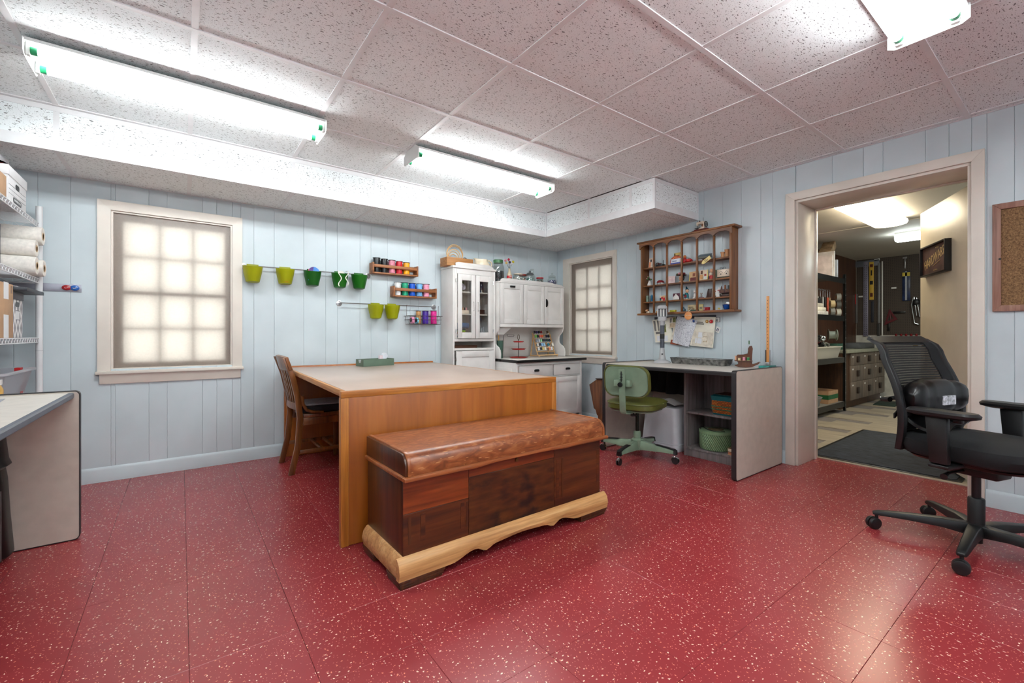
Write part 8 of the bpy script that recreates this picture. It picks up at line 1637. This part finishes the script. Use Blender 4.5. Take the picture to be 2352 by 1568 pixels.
# deck 3
tub = thing('plastic_tub', 'frosted white tub of hardware on the steel shelving', 'bin', (6.42, 2.21, DECK[1])); MB().loft([[(x, y, z) for x, y in rrect(w, d, 0.04, 4)] for w, d, z in ((0.86, 0.33, 0.0005), (0.94, 0.38, 0.13), (0.97, 0.4, 0.132), (0.97, 0.4, 0.145), (0.93, 0.37, 0.145), (0.85, 0.32, 0.004))]).build('tub', plastic('frosted_tub', (214, 210, 200), 0.4), tub)
JUNK = [plain('junk_chrome', (170, 172, 170), 0.25, 0.8), plain('junk_cream', (220, 206, 160), 0.5), plain('junk_black', (24, 24, 26), 0.4), plain('junk_grey', (130, 134, 130), 0.5), plain('junk_red', (130, 26, 30), 0.5)]
JN = ['chrome fitting', 'cream plastic fitting', 'black fitting', 'grey fitting', 'dark red fitting']
for k in range(26):
    X = 6.04 + 0.092 * (k % 9) + 0.045 * ((k // 9) % 2); Y = 2.15 + 0.07 * (k % 2); z = DECK[1] + 0.066 + 0.088 * (k // 9); mI = (0, 3, 2, 0, 1, 3, 2, 4)[k % 8]
    t = MB(); kind = k % 3
    if kind == 0: t.lathe([(0, -0.03), (0.02, -0.03), (0.02, 0.0), (0.035, 0.005), (0.035, 0.02), (0.012, 0.022), (0.012, 0.05), (0, 0.05)], 12)
    elif kind == 1: t.tube([(-0.05, 0, -0.02), (-0.02, 0.01, 0.03), (0.02, 0.0, 0.03), (0.05, -0.01, -0.02)], 0.013, 8); t.cyl((-0.05, 0, -0.02), (-0.05, 0, -0.045), 0.02, n=10)
    else: t.obox((0, 0, 0), (0.07, 0.05, 0.04)); t.cyl((0, 0, 0.02), (0, 0, 0.05), 0.014, n=10)
    o = t.build('pipe_fitting', JUNK[mI], loc=(X, Y, z)); o.rotation_euler = (random.random(), random.random(), random.random() * 6); tag(o, '%s %s in the heap in the workshop tub' % (('flanged', 'bent', 'square-bodied')[kind], JN[mI]), 'hardware', 'fittings heaped in the workshop tub')
r = thing('wire_reel', 'pale wire reel on the heap in the workshop tub', 'reel', (wpos(1912, 2.2), 2.2, 1.0), (PI / 2, 0, 0.5)); MB().lathe([(0, -0.05), (0.075, -0.05), (0.075, -0.044), (0.05, -0.044), (0.05, 0.044), (0.075, 0.044), (0.075, 0.05), (0, 0.05)], 24).build('reel', plain('pale_reel', (190, 196, 180), 0.5), r)
# bottom deck
cbx = thing('cardboard_tray', 'open cardboard box with a green band on the bottom steel shelf', 'box', (6.5, 2.05, DECK[0])); GB = plain('green_band', (24, 90, 50), 0.6)
for b6, m in (((0, 0.34, 0, 0.004, 0.001, 0.16), KRB), ((0, 0.34, 0.28, 0.284, 0.001, 0.16), KRB), ((0, 0.004, 0.004, 0.28, 0.001, 0.16), KRB), ((0.336, 0.34, 0.004, 0.28, 0.001, 0.16), KRB), ((0.004, 0.336, 0.004, 0.28, 0.001, 0.004), KRB)): MB().box(*b6).build('panel', m, cbx)
MB().box(-0.001, 0.341, -0.0015, -0.0002, 0.055, 0.11).build('green_band', GB, cbx); MB().box(-0.0015, -0.0002, 0, 0.28, 0.055, 0.11).build('green_band', GB, cbx)
for k in range(4): tag(MB().lathe([(0, 0), (0.02, 0), (0.02, 0.14), (0.016, 0.17), (0, 0.175)], 12).build('white_bottle', WHC, loc=(6.58 + 0.06 * k, 2.28, DECK[0] + 0.0045)), 'white capped bottle standing in the green-banded box', 'bottle', 'bottles in the green-banded box')
cc = thing('clear_container', 'clear plastic container on the bottom steel shelf', 'container', (6.2, 2.16, DECK[0])); MB().lathe([(0, 0.001), (0.1, 0.001), (0.13, 0.1), (0.137, 0.105), (0.137, 0.112), (0.126, 0.11), (0.096, 0.006), (0, 0.006)], 28).build('tub', plastic('grey_clear_plastic', (170, 172, 174), 0.4), cc)
bx3('brown_carton', 6.0, 6.4, 2.31, 2.41, DECK[0], DECK[0] + 0.2, KRB, 'low brown carton behind the clear container', 'box')
# drawer cabinet along the same wall
cw = thing('drawer_cabinet', 'low brown-grey drawer cabinet under the workshop counter', 'cabinet', (7.06, 2.03, 0)); CGW = wood('weathered_brown_front', (92, 80, 72), (122, 108, 98), (136, 122, 110), 0.55, 'z'); CDK = wood('dark_brown_carcass', (60, 36, 20), (84, 54, 32), None, 0.6, 'z')
MB().box(0.0, 1.78, 0.02, 0.42, 0.1, 0.755).build('carcass', CDK, cw); MB().box(0.0, 1.78, 0.06, 0.42, 0.0, 0.0995).build('kick_base', CDK, cw)
def drw(x0, x1, z0, z1):
    d = MB().box(x0 + 0.002, x1 - 0.002, 0.0, 0.0195, z0 + 0.002, z1 - 0.002).build('drawer', CGW, cw, bevel=0.002); cx_, cz = (x0 + x1) / 2, (z0 + z1) / 2
    MB().box(cx_ - 0.035, cx_ + 0.035, -0.025, -0.0003, cz - 0.045, cz + 0.04).build('block_pull', plain('dark_block_pull', (40, 28, 22), 0.5), d, bevel=0.004); MB().box(x0 + 0.05, x0 + 0.1, -0.0015, -0.0003, z1 - 0.06, z1 - 0.04).build('label', WHC, d)
for x0, x1 in ((0.21, 0.72), (0.72, 1.21), (1.23, 1.76)):
    for z0, z1 in ((0.58, 0.75), (0.36, 0.58), (0.11, 0.36)): drw(x0, x1, z0, z1)
tag(MB().box(0, 1.8, -0.02, 0.425, 0, 0.04).build('counter_top', plain('sage_grey_worktop', (150, 150, 132), 0.5), loc=(7.05, 2.03, 0.7555), bevel=0.003), 'sage grey worktop lying along the workshop drawer cabinet', 'worktop')
bx3('tool_tray', xat(1962, 2.2), xat(1962, 2.2) + 0.75, 2.14, 2.36, 0.796, 0.88, plain('grey_tool_tray', (84, 86, 90), 0.5), 'grey plastic tool tray on the workshop counter', 'tray', 0.01)
bx3('green_tin', 7.2, 7.45, 2.16, 2.36, 0.796, 0.88, plain('workshop_green', (56, 96, 80), 0.5), 'green metal box on the workshop counter by the shelving', 'box', 0.006)
tag(MB().box(-0.28, 0.28, -0.12, 0.12, 0, 0.012).build('rubber_pad', plain('dark_green_rubber', (36, 52, 46), 0.7), loc=(8.2, 1.86, 0.0005), rot=0.1, bevel=0.003), 'dark green rubber pad on the floor before the drawers', 'pad')
# tools on the pegboard (far wall)
def pg(px, py): return onx(px, py, PX - 0.012)
def strip(name, label, cat, px0, px1, py0, py1, mat, th=0.008, parts=()):
    a, b_ = pg(px0, py0), pg(px1, py1); c = Vector(((PX - 0.012), (a.y + b_.y) / 2, (a.z + b_.z) / 2)); r = thing(name, label, cat, tuple(c)); hy, hz = abs(a.y - b_.y) / 2, abs(a.z - b_.z) / 2
    MB().box(-th / 2, th / 2, -hy, hy, -hz, hz).build('bar', mat, r, bevel=0.0015)
    for nm, u0, u1, v0, v1, m in parts: MB().box(-th / 2 - 0.002, -th / 2 - 0.0003, -hy + 2 * hy * u0, -hy + 2 * hy * u1, -hz + 2 * hz * v0, -hz + 2 * hz * v1).build(nm, m, r)
    return r
PURP = plain('perforated_steel', (150, 146, 166), 0.4, 0.4); HOLE = BKP
strip('steel_straightedge', 'long perforated steel straightedge on the pegboard', 'ruler', 1983, 1994, 602, 772, PURP, parts=[('hole', u, u + 0.14, v / 40, v / 40 + 0.008, HOLE) for v in range(1, 39) for u in (0.25, 0.62)])
strip('spirit_level', 'yellow spirit level hanging on the pegboard', 'level', 1997, 2007, 602, 688, plain('level_yellow', (220, 178, 70), 0.4), 0.02, parts=[('vial', 0.15, 0.85, 0.4, 0.5, BKP), ('vial', 0.2, 0.8, 0.08, 0.18, plain('level_maroon', (90, 30, 24), 0.4)), ('slot', 0.35, 0.65, 0.64, 0.78, BKP), ('vial', 0.15, 0.85, 0.86, 0.94, plain('level_maroon', (90, 30, 24), 0.4))])
strip('black_rule', 'black rule hanging below the yellow level', 'ruler', 2001, 2007, 692, 740, plain('black_rule', (44, 46, 56), 0.5))
strip('slotted_track', 'narrow grey slotted track on the pegboard', 'ruler', 2016, 2022, 604, 742, plain('grey_track', (140, 140, 142), 0.4, 0.4), 0.01)
strip('white_rail', 'thin white rail hanging on the pegboard', 'rail', 2025, 2028, 600, 775, WHC, 0.012)
strip('track_bracket', 'silver and black bracket under the grey track', 'bracket', 2015, 2022, 744, 775, plain('bracket_dark', (60, 60, 60), 0.4), 0.02, parts=(('face', 0.0, 0.2, 0, 1, STEEL),))
strip('carpenter_square', 'steel carpenter square lying across the pegboard top', 'square', 1947, 2020, 603, 609, plain('dull_square', (120, 124, 134), 0.4, 0.5), 0.004)
strip('torpedo_level', 'small level with a red end on the pegboard', 'level', 1960, 1970, 676, 742, plain('dark_level', (66, 64, 62), 0.4), 0.02, parts=(('red_end', 0.35, 1.0, 0.66, 1.0, plain('level_red', (206, 30, 34), 0.4)), ('edge', 0.0, 0.25, 0.0, 1.0, STEEL)))
strip('bar_clamp', 'dark bar clamp hanging beside the shelving', 'clamp', 1949, 1956, 625, 700, plain('navy_clamp', (26, 34, 48), 0.5), 0.03, parts=(('jaw', -0.6, 1.2, 0.85, 0.95, plain('navy_clamp', (26, 34, 48), 0.5)),))
for k, (a, b_, c) in enumerate(((2008, 2021, 596), (1972, 1982, 681), (2047, 2059, 661))): strip('peg_hook', ('white peg label above the spirit level', 'white peg label next to the small red level', 'white peg label near the red square')[k], 'label', a, b_, c - 1.5, c + 1.5, WHC, 0.004)
p = pg(2046, 729); sq = thing('speed_square', 'dark red triangular speed square on the pegboard', 'square', tuple(p)); MR = plain('maroon_metal', (96, 24, 34), 0.4)
def pp(px, py): q = pg(px, py); return (q.y - p.y, q.z - p.z)
tri = [pp(2043, 709), pp(2062, 733), pp(2031, 747)]; cen = (sum(a for a, _ in tri) / 3, sum(b_ for _, b_ in tri) / 3); inn = [(cen[0] + (a - cen[0]) * 0.5, cen[1] + (b_ - cen[1]) * 0.5) for a, b_ in tri]; t = MB(); ring_prism(t, tri, inn, -0.006, 0.004, 'x'); t.build('triangle', MR, sq); t = MB(); t.tube([(-0.003, *inn[0]), (-0.003, *cen), (-0.003, *[(inn[1][q] + inn[2][q]) / 2 for q in (0, 1)])], 0.008, 6); t.build('brace', MR, sq)
strip('drill_index', 'black drill gauge strip right of the speed square', 'gauge', 2052, 2080, 715, 719, BKP, 0.01); strip('drill_index', 'black drill gauge strip below the speed square', 'gauge', 2038, 2044, 742, 760, BKP, 0.01)
strip('tool_package', 'blue packaged tool with a yellow header on the pegboard', 'package', 2073, 2091, 624, 690, plain('dark_blue_package', (30, 46, 84), 0.3, var=0.4, scale=14), 0.02, parts=(('header', 0, 1, 0.84, 0.97, plain('header_yellow', (214, 190, 70), 0.5)), ('tool', 0.4, 0.65, 0.02, 1.0, plain('silver_tool', (190, 196, 206), 0.3, 0.5))))
strip('wrench', 'steel wrench hanging above the blue package', 'wrench', 2077, 2080, 590, 616, STEEL, 0.01, parts=(('jaw', -1.2, 2.2, 0.85, 1.0, STEEL),))
p = pg(2104, 715); hk = thing('hack_saw', 'hacksaw with a chrome frame hanging near the door edge', 'saw', tuple(p)); t = MB(); t.tube([(-0.02, *pp2) for pp2 in [((lambda q: (q.y - p.y, q.z - p.z))(pg(a, b_))) for a, b_ in ((2098, 684), (2094, 700), (2101, 742), (2112, 745))]], 0.012, 8); t.build('frame', CHR, hk); MB().ell((-0.01, 0.0, 0.14), (0.03, 0.05, 0.06)).build('handle', BLK, hk); t = MB(); t.tube([(-0.02, *pp2) for pp2 in [((lambda q: (q.y - p.y, q.z - p.z))(pg(a, b_))) for a, b_ in ((2100, 682), (2106, 725), (2113, 728), (2106, 684))]], 0.008, 8); t.build('inner_frame', CHR, hk)
sr = thing('screwdriver_rail', 'row of red handled screwdrivers under the pegboard', 'rack', tuple(pg(2082, 773))); MB().box(-0.03, 0.012, -0.42, 0.16, -0.01, 0.0).build('rail', BKP, sr)
for k in range(9): MB().cyl((-0.015, 0.12 - 0.06 * k, 0.001), (-0.015, 0.12 - 0.06 * k, 0.045), 0.014, n=10).build('handle', plain('red_handle', (130, 20, 26), 0.3), sr)
bpy.context.view_layer.update()
